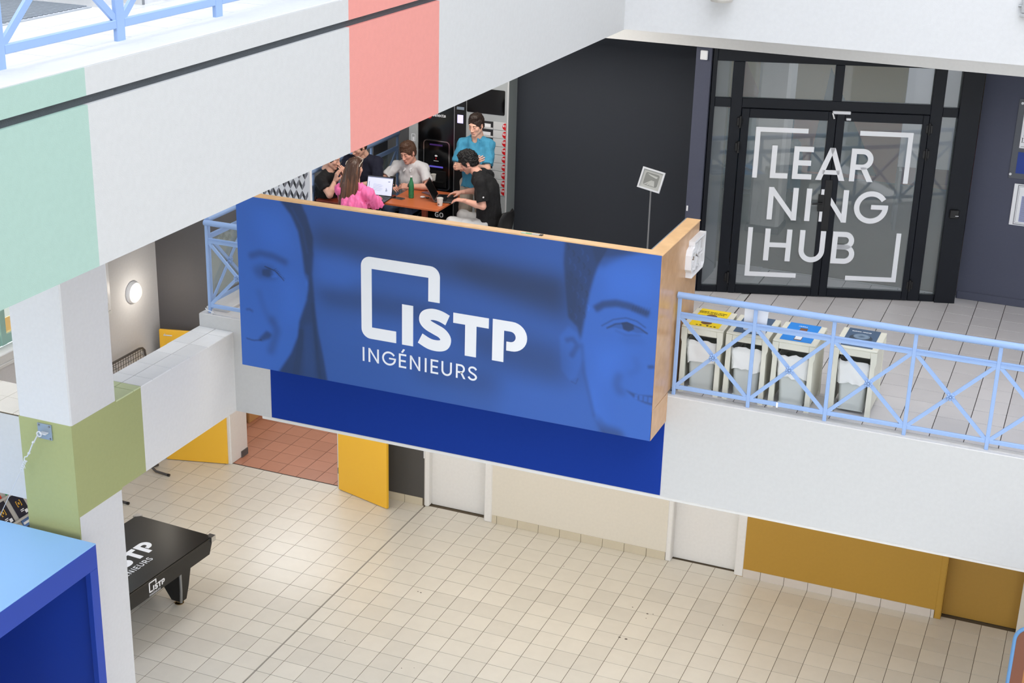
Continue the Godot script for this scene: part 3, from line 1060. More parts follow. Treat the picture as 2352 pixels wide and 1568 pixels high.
func banner_print() -> ImageTexture:
	var p := Print.new(1086, 449, 250.0, 0.62)
	# blurred background bands
	p.layer([[0.85, 0.2], [1.9, 0.28], [2.6, 0.3], [3.5, 0.35], [3.5, 0.78], [2.4, 0.55], [1.6, 0.46], [0.85, 0.42]], -0.42, 0.09)
	p.layer([[2.3, 0.3], [3.45, 0.34], [3.45, 0.62], [2.45, 0.5]], -0.18, 0.08)
	p.layer([[0.9, 0.83], [1.5, 0.8], [2.2, 0.82], [2.2, 0.98], [1.5, 1.0], [0.95, 1.0]], -0.3, 0.07)
	p.layer([[2.3, 0.98], [2.9, 0.95], [3.5, 1.05], [3.5, 1.4], [2.6, 1.25]], -0.3, 0.1)
	p.layer([[1.9, 1.42], [2.8, 1.4], [2.8, 1.6], [2.0, 1.6]], -0.22, 0.09)
	p.layer([[0.86, 0.45], [1.2, 0.46], [1.5, 0.6], [1.2, 0.8], [0.86, 0.78]], 0.2, 0.06)
	p.layer([[0.9, 1.1], [2.0, 1.1], [2.2, 1.35], [1.0, 1.4]], 0.05, 0.1)
	p.layer([[2.9, 1.45], [3.8, 1.35], [3.9, 1.8], [2.8, 1.8]], 0.12, 0.09)
	# woman on the left: face, hair, features
	p.layer([[-0.1, -0.1], [0.48, 0.0], [0.63, 0.14], [0.7, 0.3], [0.735, 0.5], [0.74, 0.68], [0.78, 0.78], [0.77, 0.98], [0.68, 1.22], [0.66, 1.38], [0.58, 1.57], [0.42, 1.8], [-0.1, 1.9]], 0.24, 0.012)
	p.layer([[0.15, 0.1], [0.55, 0.12], [0.65, 0.5], [0.3, 0.5]], 0.14, 0.09)
	p.layer([[0.45, 0.75], [0.7, 0.75], [0.7, 1.15], [0.5, 1.3]], 0.1, 0.08)
	p.layer([[0.46, -0.05], [0.70, -0.05], [0.79, 0.12], [0.85, 0.32], [0.855, 0.51], [0.835, 0.7], [0.85, 0.88], [0.86, 1.04], [0.89, 1.3], [0.94, 1.54], [0.99, 1.85], [0.40, 1.85], [0.58, 1.57], [0.66, 1.38], [0.68, 1.22], [0.77, 0.98], [0.785, 0.8], [0.76, 0.72], [0.73, 0.5], [0.69, 0.29], [0.61, 0.13]], -0.55, 0.014)
	p.layer([[0.72, 1.25], [0.82, 1.2], [0.86, 1.8], [0.70, 1.8]], 0.16, 0.03)
	p.line([[0.62, 0.05], [0.74, 0.25], [0.79, 0.5]], 0.02, 0.14, 0.008)
	p.line([[0.83, 1.0], [0.86, 1.4], [0.9, 1.8]], 0.03, -0.12, 0.01)
	p.line([[0.70, 1.3], [0.68, 1.5], [0.62, 1.8]], 0.05, -0.2, 0.015)
	p.layer([[0.765, 0.7], [0.8, 0.73], [0.8, 0.86], [0.77, 0.95]], 0.3, 0.008)
	p.line([[0.13, 0.62], [0.25, 0.57], [0.40, 0.58], [0.56, 0.63]], 0.06, -0.42, 0.02)
	p.layer([[0.16, 0.74], [0.26, 0.69], [0.38, 0.69], [0.46, 0.76], [0.40, 0.82], [0.22, 0.83]], -0.35, 0.03)
	p.layer([[0.27, 0.74], [0.36, 0.71], [0.40, 0.77], [0.34, 0.81], [0.27, 0.80]], -0.35, 0.01)
	p.layer([[0.36, 0.75], [0.42, 0.74], [0.45, 0.79], [0.38, 0.81]], 0.3, 0.008)
	p.line([[0.30, 0.70], [0.42, 0.73], [0.52, 0.82]], 0.012, -0.5, 0.003)
	for k in 8:
		p.line([[0.40 + k * 0.014, 0.725 + k * 0.011], [0.435 + k * 0.014, 0.705 + k * 0.013]], 0.006, -0.4, 0.002)
	p.line([[0.07, 1.19], [0.11, 1.18], [0.15, 1.2]], 0.02, -0.4, 0.008)
	p.line([[0.22, 0.95], [0.28, 1.15], [0.37, 1.3]], 0.05, -0.16, 0.03)
	p.line([[0.36, 1.22], [0.42, 1.36], [0.37, 1.52], [0.33, 1.62]], 0.07, -0.34, 0.03)
	p.layer([[0.20, 1.49], [0.30, 1.38], [0.36, 1.41], [0.33, 1.46], [0.24, 1.5]], -0.6, 0.014)
	p.line([[0.06, 1.5], [0.14, 1.51], [0.24, 1.49]], 0.016, -0.45, 0.005)
	# man on the right
	p.layer([[3.62, 0.9], [3.72, 0.3], [3.8, 0.1], [4.5, -0.05], [4.5, 1.9], [4.0, 1.9], [3.8, 1.66], [3.68, 1.24]], 0.22, 0.015)
	p.layer([[3.8, 0.15], [4.3, 0.1], [4.3, 0.45], [3.85, 0.48]], 0.14, 0.08)
	p.layer([[3.75, 0.95], [4.1, 0.9], [4.0, 1.2], [3.8, 1.4]], 0.12, 0.08)
	p.layer([[3.44, -0.05], [3.86, -0.05], [3.78, 0.12], [3.74, 0.25], [3.69, 0.45], [3.66, 0.69], [3.63, 0.92], [3.59, 0.8], [3.5, 0.72], [3.47, 0.46], [3.43, 0.2]], -0.5, 0.014)
	for k in 26:
		var u := 3.46 + 0.22 * fmod(k * 0.618, 1.0)
		var v := 0.02 + 0.026 * k
		p.line([[u, v], [u + 0.02, v + 0.03], [u + 0.01, v + 0.06]], 0.014, 0.16 if k % 2 else -0.18, 0.005)
	p.layer([[3.7, -0.05], [4.2, -0.05], [4.05, 0.03], [3.88, 0.13], [3.78, 0.2]], -0.42, 0.03)
	p.layer([[3.42, 0.92], [3.5, 0.8], [3.6, 0.86], [3.66, 1.1], [3.6, 1.3], [3.54, 1.34], [3.45, 1.24]], 0.16, 0.015)
	p.line([[3.48, 0.95], [3.55, 0.92], [3.6, 0.98], [3.54, 1.1]], 0.05, -0.3, 0.015)
	p.line([[3.55, 1.34], [3.6, 1.36], [3.62, 1.3]], 0.012, -0.25, 0.004)
	p.line([[3.64, 0.95], [3.68, 1.24], [3.8, 1.66]], 0.03, -0.22, 0.012)
	p.line([[3.75, 0.6], [3.83, 0.54], [3.95, 0.51], [4.08, 0.52], [4.26, 0.57]], 0.065, -0.62, 0.014)
	for k in 7:
		p.line([[4.1 + k * 0.025, 0.57], [4.115 + k * 0.026, 0.50]], 0.010, -0.16, 0.006)
	p.line([[3.82, 0.75], [3.93, 0.67], [4.05, 0.635], [4.15, 0.65], [4.24, 0.70]], 0.012, -0.4, 0.004)
	p.layer([[3.87, 0.76], [3.95, 0.71], [4.06, 0.685], [4.17, 0.71], [4.26, 0.75], [4.16, 0.76], [4.05, 0.75], [3.95, 0.745]], -0.22, 0.006)
	p.line([[3.87, 0.765], [3.95, 0.71], [4.06, 0.68], [4.18, 0.71], [4.26, 0.755]], 0.014, -0.55, 0.004)
	p.layer([[4.01, 0.69], [4.06, 0.675], [4.12, 0.69], [4.13, 0.73], [4.08, 0.765], [4.03, 0.75]], -0.6, 0.005)
	p.line([[3.95, 0.77], [4.06, 0.80], [4.2, 0.78]], 0.02, -0.14, 0.01)
	p.layer([[4.0, 0.82], [4.2, 0.8], [4.25, 0.86], [4.05, 0.88]], -0.1, 0.03)
	p.line([[4.28, 1.07], [4.34, 1.06]], 0.03, -0.5, 0.01)
	p.line([[4.15, 1.0], [4.2, 1.1], [4.1, 1.18]], 0.04, -0.14, 0.03)
	p.line([[4.02, 1.18], [3.99, 1.28], [4.02, 1.36], [4.08, 1.36]], 0.06, -0.32, 0.03)
	p.layer([[4.08, 1.33], [4.2, 1.36], [4.36, 1.34], [4.36, 1.44], [4.28, 1.43], [4.18, 1.40]], -0.55, 0.008)
	for k in 4:
		p.layer([[4.17 + k * 0.045, 1.36], [4.205 + k * 0.045, 1.36], [4.205 + k * 0.045, 1.405 + k * 0.005], [4.17 + k * 0.045, 1.40 + k * 0.005]], 0.5, 0.005)
	p.layer([[3.8, 1.62], [3.9, 1.72], [4.05, 1.74], [4.15, 1.85], [3.9, 1.85]], -0.5, 0.03)
	return p.image(Color(0.105, 0.205, 0.375), Color(0.21, 0.415, 0.79))


func build_banner() -> void:
	var t := thing("banner_box", "large blue counter front printed with two faces and the school logo, edged in light wood", "counter", Vector3.ZERO)
	mat("light_wood", Color(0.97, 0.80, 0.60), 0.42)
	var wood: StandardMaterial3D = mats["light_wood"]
	wood.albedo_texture = noise_tex(0.02, 3, 512, 0.0, ramp2(Color(0.92, 0.9, 0.87), Color(1, 1, 1)), 21)
	wood.uv1_triplanar = true
	wood.uv1_scale = Vector3(0.5, 3.0, 0.5)
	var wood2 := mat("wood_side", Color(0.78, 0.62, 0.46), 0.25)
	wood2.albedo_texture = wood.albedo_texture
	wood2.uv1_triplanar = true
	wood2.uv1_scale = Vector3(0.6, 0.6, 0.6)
	obj("core", bx(-7.79, -3.445, 3.74, 5.53, -12.30, -12.206), wood2, t)
	var face := mat("banner_print", Color.WHITE, 0.42)
	face.albedo_texture = banner_print()
	face.texture_repeat = false
	var g := Geo.new()
	g.quad(Vector3(-7.79, 3.737, -12.2), Vector3(-3.447, 3.737, -12.2), Vector3(-3.447, 5.533, -12.2), Vector3(-7.79, 5.533, -12.2))
	g.quad(Vector3(-7.79, 3.737, -12.206), Vector3(-7.79, 3.737, -12.2), Vector3(-7.79, 5.533, -12.2), Vector3(-7.79, 5.533, -12.206))
	g.quad(Vector3(-3.447, 3.737, -12.2), Vector3(-3.447, 3.737, -12.206), Vector3(-3.447, 5.533, -12.206), Vector3(-3.447, 5.533, -12.2))
	obj("printed_panel", g, face, t)
	var lg := logo(-12.2, -12.1975)
	obj("logo", lg[0], "white_print", t)
	obj("lettering", lg[1], "white_print", t)
	obj("rim", bx(-7.795, -3.436, 5.523, 5.537, -12.305, -12.199, 0.003), wood, t)
	obj("rim", bx(-3.572, -3.436, 5.523, 5.5365, -13.435, -12.306, 0.003), wood, t)
	obj("side_panel", bx(-3.57, -3.442, 4.042, 5.523, -13.43, -12.206, 0.003), wood2, t)
	obj("side_panel", bx(-3.57, -3.442, 3.737, 4.036, -12.70, -12.206, 0.003), wood2, t)
	obj("bottom_panel", bx(-7.79, -3.445, 3.737, 3.75, -12.70, -12.21), wood2, t)
	obj("inner_liner", bx(-7.79, -3.574, 4.0, 5.52, -12.312, -12.302), "white_gloss", t)
	obj("inner_liner", bx(-3.582, -3.5725, 4.0, 5.534, -13.43, -12.32), "zinc", t)
	# stickers on the rim
	tag(obj("sticker", bx(-4.80, -4.70, 5.537, 5.539, -12.275, -12.235), mat("sticker_green", Color(0.45, 0.70, 0.52), 0.5)), "small green and white sticker on the wooden rim of the blue banner", "sticker")
	var s := thing("card_holder", "small grey and black card lying on the wooden rim right of the green sticker", "card", Vector3(-4.65, 5.537, -12.255))
	obj("sleeve", bx(-0.045, 0.03, 0, 0.004, -0.025, 0.025, 0.001), mat("card_grey", Color(0.75, 0.75, 0.74), 0.5), s)
	obj("clip", bx(0.03, 0.06, 0, 0.006, -0.02, 0.02, 0.001), "black", s)
	tag(obj("sticker", bx(-4.80, -4.755, 5.5375, 5.5395, -12.262, -12.248), "white_print"), "white paper slip on the green sticker on the wooden rim", "sticker")
	# raised white sign on the side of the counter; its outline in (depth, height)
	var q := thing("raised_sign", "white raised sign with cut out letters on the wooden side of the blue counter", "sign", Vector3(-3.442, 0, 0))
	var X := Transform3D(Basis(Vector3.UP, PI / 2), Vector3.ZERO)
	var pl := PackedVector2Array([Vector2(13.455, 5.41), Vector2(13.09, 5.41), Vector2(13.09, 5.36), Vector2(13.02, 5.34), Vector2(13.0, 5.30), Vector2(13.0, 5.17), Vector2(13.04, 5.13), Vector2(13.04, 5.085), Vector2(13.42, 5.085), Vector2(13.455, 5.12)])
	var cen := Vector2(13.23, 5.25)
	var inner := PackedVector2Array()
	for p in pl: inner.append(cen + (p - cen) * 0.86)
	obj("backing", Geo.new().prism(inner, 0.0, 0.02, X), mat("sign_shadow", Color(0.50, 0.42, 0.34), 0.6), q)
	obj("frame", Geo.new().stroke(pl, 0.020, 0.0, 0.06, X, true), "white_gloss", q)
	for row in 2:
		var tm := Geo.new()
		var y0 := 5.255 if row == 0 else 5.115
		var tx := "HUB" if row == 0 else "CAF"
		if row == 0:
			letter(tm, "H", 13.06, 13.17, y0, y0 + 0.12, 0.017, 0.02, 0.05, X)
			letter(tm, "U", 13.19, 13.29, y0, y0 + 0.12, 0.017, 0.02, 0.05, X)
			letter(tm, "L", 13.31, 13.40, y0, y0 + 0.12, 0.017, 0.02, 0.05, X)
		else:
			tm.stroke(arc(13.11, y0 + 0.06, 0.042, 0.045, 50, 310, 12), 0.017, 0.02, 0.05, X)
			letter(tm, "A", 13.18, 13.31, y0, y0 + 0.12, 0.017, 0.02, 0.05, X)
			letter(tm, "T", 13.31, 13.41, y0, y0 + 0.12, 0.017, 0.02, 0.05, X)
		obj("letters", tm, "white_gloss", q)


# ------------------------------------------------------------------ railings
func rosette_mesh() -> ArrayMesh:
	var g := Geo.new()
	g.lathe([Vector2(0, -0.012), Vector2(0.03, -0.012), Vector2(0.034, 0), Vector2(0.03, 0.006), Vector2(0.0, 0.008)], 20, Transform3D(Basis(Vector3.RIGHT, PI / 2), Vector3.ZERO))
	for k in 8:
		var a := TAU * k / 8
		g.ball(Vector3(cos(a) * 0.027, sin(a) * 0.027, 0.008), Vector3(0.0125, 0.009, 0.009), Basis(Vector3(0, 0, 1), a), 6, 8)
		g.ball(Vector3(cos(a + 0.39) * 0.016, sin(a + 0.39) * 0.016, 0.011), Vector3(0.006, 0.005, 0.006), Basis(Vector3(0, 0, 1), a), 4, 6)
	g.ball(Vector3(0, 0, 0.012), Vector3(0.0105, 0.0105, 0.009), Basis.IDENTITY, 6, 10)
	return g.mesh()


# along x; the outer side faces +z
func railing(label: String, at: Vector3, turn: float, bays: int, bay: float, skip_hand := false, wide := 0.034) -> Node3D:
	var t := thing("railing", label, "railing", at, turn)
	var L := bays * bay
	var ros := rosette_mesh()
	if not skip_hand:
		obj("handrail", Geo.new().tube([Vector3(-0.02, 0.992, 0), Vector3(L + 0.02, 0.992, 0)], 0.031, 18), "rail_blue", t)
	var hole := wide * 0.5
	for k in bays + 1:
		obj("post", bx(k * bay - hole, k * bay + hole, 0.0, 0.975, -0.012, 0.012, 0.003), "rail_blue", t)
	for k in bays:
		var a := k * bay
		obj("bottom_rail", bx(a + hole, a + bay - hole, 0.062, 0.102, -0.011, 0.011, 0.003), "rail_blue", t)
		var g := bx(a + hole, a + bay - hole, 0.775, 0.83, -0.010, 0.010, 0.002)
		g.box(Vector3(a + hole, 0.806, 0.009), Vector3(a + bay - hole, 0.811, 0.0135))
		g.box(Vector3(a + hole, 0.818, 0.009), Vector3(a + bay - hole, 0.823, 0.0135))
		obj("mid_rail", g, "rail_blue", t)
		for s in 2:
			var p := Vector2(a + 0.012, 0.79 if s == 0 else 0.09)
			var q := Vector2(a + bay - 0.012, 0.09 if s == 0 else 0.79)
			var d := Geo.new().stroke(PackedVector2Array([p, q]), 0.034, -0.009 + 0.002 * s, 0.007 + 0.002 * s)
			obj("diagonal", d, "rail_blue", t)
		put_mesh("rosette", ros, mats["rail_blue"], t, Transform3D(Basis.IDENTITY, Vector3(a + bay * 0.5, 0.44, 0.014)))
	return t


func build_railings() -> void:
	var r := railing("long light blue railing with rosettes in front of the waste bins", Vector3(-3.405, MID, -12.762), 0, 14, 0.7145)
	obj("white_clip", bx(0.98, 0.998, 0.055, 0.106, 0.011, 0.016), "white_gloss", r)
	railing("short light blue railing left of the blue banner", Vector3(-8.52, MID, -12.762), 0, 1, 0.7145)
	railing("light blue railing with glass running back along the left edge of the gallery", Vector3(-8.52, MID + 0.03, -12.80), PI / 2, 6, 0.74)
	var gp := thing("glass_guard", "clear glass guard screen fixed behind the side railing of the gallery", "glass", Vector3(-8.555, MID + 0.04, -17.2))
	for k in 3:
		obj("pane", bx(-0.004, 0.004, 0.10, 0.80, k * 1.46 + 0.01, k * 1.46 + 1.45, 0.001), glass("guard_glass", Color(0.78, 0.84, 0.80), 0.22), gp)
	# tie on the corner post
	var tie := thing("cable_tie", "white string tied round the foot of the corner railing post", "string", Vector3(-8.52, MID + 0.015, -12.75))
	obj("loop", Geo.new().tube([Vector3(-0.05, 0.03, 0.0), Vector3(-0.02, 0.02, 0.016), Vector3(0.02, 0.012, 0.016), Vector3(0.06, 0.004, 0.02), Vector3(0.075, 0.006, 0.03)], 0.005, 6), "white_gloss", tie)
	obj("loose_end", Geo.new().tube([Vector3(0.03, 0.01, 0.016), Vector3(0.06, -0.012, 0.04)], 0.004, 6), "white_gloss", tie)
	railing("light blue railing of the upper walkway in the top left corner", Vector3(-4.30, TOP + 0.015, -3.327), PI / 2, 9, 0.8275, false, 0.062)


# ------------------------------------------------------------------ glazed double doors
func build_hub_door() -> void:
	var turn := atan2(0.318, 0.948)
	var t := thing("glass_entrance", "black framed glass double doors with white LEARNING HUB lettering", "door", Vector3(-4.032, MID, -15.79), turn)
	var fr := func(called: String, x0: float, x1: float, y0: float, y1: float, z0 := -0.07, z1 := 0.0) -> void:
		obj(called, bx(x0, x1, y0, y1, z0, z1, 0.004), "door_black", t)
	fr.call("jamb", 0.0, 0.05, 0, 2.85)
	fr.call("jamb", 0.225, 0.345, 0, 2.615)
	fr.call("jamb", 2.365, 2.495, 0, 2.615)
	fr.call("jamb", 2.66, 2.886, 0, 2.85, -0.09, 0.03)
	fr.call("head", 0.05, 2.66, 2.615, 2.85, -0.07, -0.001)
	fr.call("transom", 0.05, 0.225, 2.118, 2.218)
	fr.call("transom", 0.345, 2.365, 2.118, 2.224)
	fr.call("transom", 2.495, 2.66, 2.098, 2.20)
	fr.call("mullion", 1.315, 1.408, 2.224, 2.615)
	fr.call("sill", 0.05, 0.225, 0.0, 0.072)
	fr.call("sill", 2.495, 2.66, 0.0, 0.076)
	for q: Array in [[0.05, 0.225, 2.218, 2.615], [0.345, 1.315, 2.224, 2.615], [1.408, 2.365, 2.224, 2.615], [2.495, 2.66, 2.2, 2.615], [0.05, 0.225, 0.072, 2.118], [2.495, 2.66, 0.076, 2.098]]:
		obj("pane", bx(q[0], q[1], q[2], q[3], -0.036, -0.028), "door_glass", t)
	for s in 2:
		var x0 := 0.35 if s == 0 else 1.372
		var x1 := 1.366 if s == 0 else 2.36
		var g0 := 0.433 if s == 0 else 1.46
		var g1 := 1.281 if s == 0 else 2.293
		var zz := 0.006 if s == 0 else 0.0
		var d := obj("door_leaf", Geo.new().box(Vector3(x0, 0.008, -0.05), Vector3(g0, 2.113, zz + 0.012), 0.004).box(Vector3(g1, 0.008, -0.05), Vector3(x1, 2.113, zz + 0.012), 0.004).box(Vector3(g0, 0.008, -0.05), Vector3(g1, 0.108, zz + 0.012), 0.004).box(Vector3(g0, 2.014, -0.05), Vector3(g1, 2.113, zz + 0.012), 0.004), "door_black", t)
		obj("pane", bx(g0, g1, 0.108, 2.014, -0.004, 0.004), "door_glass", d)
		var hx := x0 - 0.01 if s == 0 else x1 + 0.01
		for y: float in [0.12, 1.62, 1.9]:
			obj("hinge", Geo.new().tube([Vector3(hx, y, 0.02), Vector3(hx, y + 0.13, 0.02)], 0.014, 10).box(Vector3(hx - 0.035, y + 0.02, 0.0), Vector3(hx + 0.035, y + 0.11, 0.018), 0.003), "black", d)
		if s == 0:
			obj("lock_plate", bx(1.262, 1.33, 1.0, 1.19, 0.018, 0.028, 0.003), "black", d)
			obj("lever", Geo.new().tube([Vector3(1.30, 1.10, 0.02), Vector3(1.30, 1.10, 0.065), Vector3(1.19, 1.095, 0.068)], 0.011, 10), "black", d)
		else:
			obj("pull_bar", bx(1.30 + 0.02, 1.40, 0.78, 1.36, 0.012, 0.024, 0.003), "black", d)
	# lettering stuck on the glass
	var z0 := 0.0055
	var z1 := 0.0205
	var X := Transform3D.IDENTITY
	var g := Geo.new()
	for q: Array in [["L", 0.709, 0.9], ["E", 0.95, 1.161], ["A", 1.206, 1.523], ["R", 1.571, 1.83]]:
		letter(g, q[0], q[1], q[2], 1.355, 1.719, 0.057, z0, z1, X)
	obj("lettering", g, "white_print", t)
	g = Geo.new()
	for q: Array in [["N", 0.714, 1.039], ["I", 1.129, 1.189], ["N", 1.287, 1.588], ["G", 1.66, 2.03]]:
		letter(g, q[0], q[1], q[2], 0.883, 1.251, 0.057, z0, z1, X)
	obj("lettering", g, "white_print", t)
	g = Geo.new()
	for q: Array in [["H", 0.716, 1.013], ["U", 1.10, 1.385], ["B", 1.463, 1.72]]:
		letter(g, q[0], q[1], q[2], 0.406, 0.774, 0.057, z0, z1, X)
	obj("lettering", g, "white_print", t)
	for q: Array in [[0.517, 1.084, 1.914, 0.517, 1.349], [2.212, 1.64, 1.914, 2.212, 1.349], [0.525, 1.098, 0.214, 0.525, 0.781], [2.213, 1.649, 0.214, 2.213, 0.781]]:
		g = Geo.new()
		var in_x := 0.0265 if q[1] > q[0] else -0.0265
		var in_y := -0.0245 if q[2] > 1.0 else 0.0245
		g.stroke(PackedVector2Array([Vector2(q[1], q[2] + in_y), Vector2(q[0] + in_x, q[2] + in_y), Vector2(q[0] + in_x, q[4])]), 0.052, z0, z1 - 0.012, X)
		obj("bracket", g, "white_print", t)
	# door closer arm and reader
	var c := thing("door_closer", "small chrome door closer bracket above the glass double doors", "door closer", Vector3(-4.032, MID, -15.79), turn)
	obj("plate", bx(1.32, 1.515, 2.09, 2.125, 0.0, 0.03, 0.006), "white_steel", c)
	obj("arm", Geo.new().tube([Vector3(1.32, 2.1, 0.03), Vector3(1.335, 2.06, 0.045), Vector3(1.34, 2.045, 0.045)], 0.012, 8), "chrome", c)
	obj("shoe", bx(1.47, 1.52, 2.03, 2.055, 0.02, 0.05, 0.004), "white_steel", c)
	var rd := thing("card_reader", "small black card reader on the right frame of the glass doors", "card reader", Vector3(-4.032, MID, -15.79), turn)
	obj("body", bx(2.70, 2.80, 0.99, 1.09, 0.03, 0.06, 0.008), "black", rd)
	obj("slot", bx(2.76, 2.795, 1.018, 1.024, 0.06, 0.062), "white_gloss", rd)
	# room behind the doors
	var w := struct("wall_room", bx(-7.6, 7.0, 4.0, 7.4, -22.0, -21.7), plaster("room_grey", Color(0.52, 0.54, 0.56), 0.8, 0.1), "grey far wall of the room behind the glass doors", "wall")
	struct("wall_room", bx(-7.75, -7.6, 4.0, 7.4, -22.0, -16.6), "room_grey", "grey side wall of the room behind the glass doors", "wall")
	var fl := struct("floor", bx(-7.6, 7.0, 3.99, 4.003, -21.8, -17.0), mat("room_floor", Color(0.45, 0.41, 0.36), 0.4), "dark floor of the room behind the glass doors", "floor")
	fl.name = "floor_room"
	for q: Array in [["coral_band", Color(0.83, 0.53, 0.45), -7.6, 7.0, 4.02, 5.0], ["reflected_cream", Color(0.86, 0.76, 0.55), -7.6, 7.0, 5.0, 5.7]]:  # colours reflected in the door glass, painted on this wall instead
		obj(q[0], bx(q[2], q[3], q[4], q[5], -21.7, -21.696), mat("room_" + q[0], q[1], 0.6), w)
	for k in 7:  # triangles stand for the mural reflected in the glass, painted here
		obj("painted_triangle", Geo.new().prism(PackedVector2Array([Vector2(-6.6 + k * 1.3, 4.05), Vector2(-5.6 + k * 1.3, 4.1), Vector2(-6.3 + k * 1.25, 5.6)]), -21.696, -21.692), mat("room_teal_reflection", Color(0.10, 0.36, 0.46), 0.6) if k % 2 == 0 else mat("room_rose_reflection", Color(0.70, 0.38, 0.36), 0.6), w)
	var so := thing("sofa", "teal sofa at the left inside the room behind the glass doors", "sofa", Vector3(-4.9, MID + 0.004, -20.4), 0.25)
	mat("teal_cloth", Color(0.10, 0.42, 0.53), 0.7)
	obj("seat", bx(-0.9, 0.9, 0.08, 0.45, -0.4, 0.42, 0.06), "teal_cloth", so)
	obj("back", bx(-0.9, 0.9, 0.3, 1.05, -0.5, -0.3, 0.07), "teal_cloth", so)
	obj("arm", bx(-1.02, -0.86, 0.08, 0.66, -0.45, 0.42, 0.05), "teal_cloth", so)
	obj("arm", bx(0.86, 1.02, 0.08, 0.66, -0.45, 0.42, 0.05), "teal_cloth", so)
	obj("feet", bx(-0.85, 0.85, 0.0, 0.08, -0.35, 0.35, 0.01), "charcoal", so)
	var p := thing("pillar", "pale round cornered pillar inside the room behind the glass doors", "pillar", Vector3(-3.9, MID, -18.6))
	obj("shaft", bx(-0.2, 0.2, 0.003, 3.4, -0.2, 0.2, 0.04), "white_smooth", p)
	obj("plinth", bx(-0.22, 0.22, 0.003, 0.1, -0.22, 0.22, 0.01), "charcoal", p)
	p = thing("roller_blind", "teal roller blind at the left inside the room behind the doors", "blind", Vector3(-5.6, MID, -18.2))
	obj("cloth", bx(-0.75, 0.75, 0.9, 3.1, -0.01, 0.01), mat("teal_cloth", Color(0.10, 0.42, 0.53), 0.7), p)
	obj("tube", Geo.new().tube([Vector3(-0.78, 3.13, 0), Vector3(0.78, 3.13, 0)], 0.035, 12), "white_gloss", p)
	obj("foot", bx(-0.78, 0.78, 0.86, 0.9, -0.014, 0.014, 0.004), "white_gloss", p)
	obj("leg", bx(-0.74, -0.7, 0.003, 0.86, -0.02, 0.02), "steel", p)
	obj("leg", bx(0.7, 0.74, 0.003, 0.86, -0.02, 0.02), "steel", p)
	p = thing("whiteboard", "white board standing at the right inside the room behind the doors", "board", Vector3(-2.0, MID, -19.6), 0.2)
	obj("board", bx(-0.45, 0.45, 0.8, 3.0, -0.015, 0.015, 0.004), "white_gloss", p)
	obj("leg", bx(-0.44, -0.40, 0.003, 0.8, -0.2, 0.2, 0.004), "steel", p)
	obj("leg", bx(0.40, 0.44, 0.003, 0.8, -0.2, 0.2, 0.004), "steel", p)


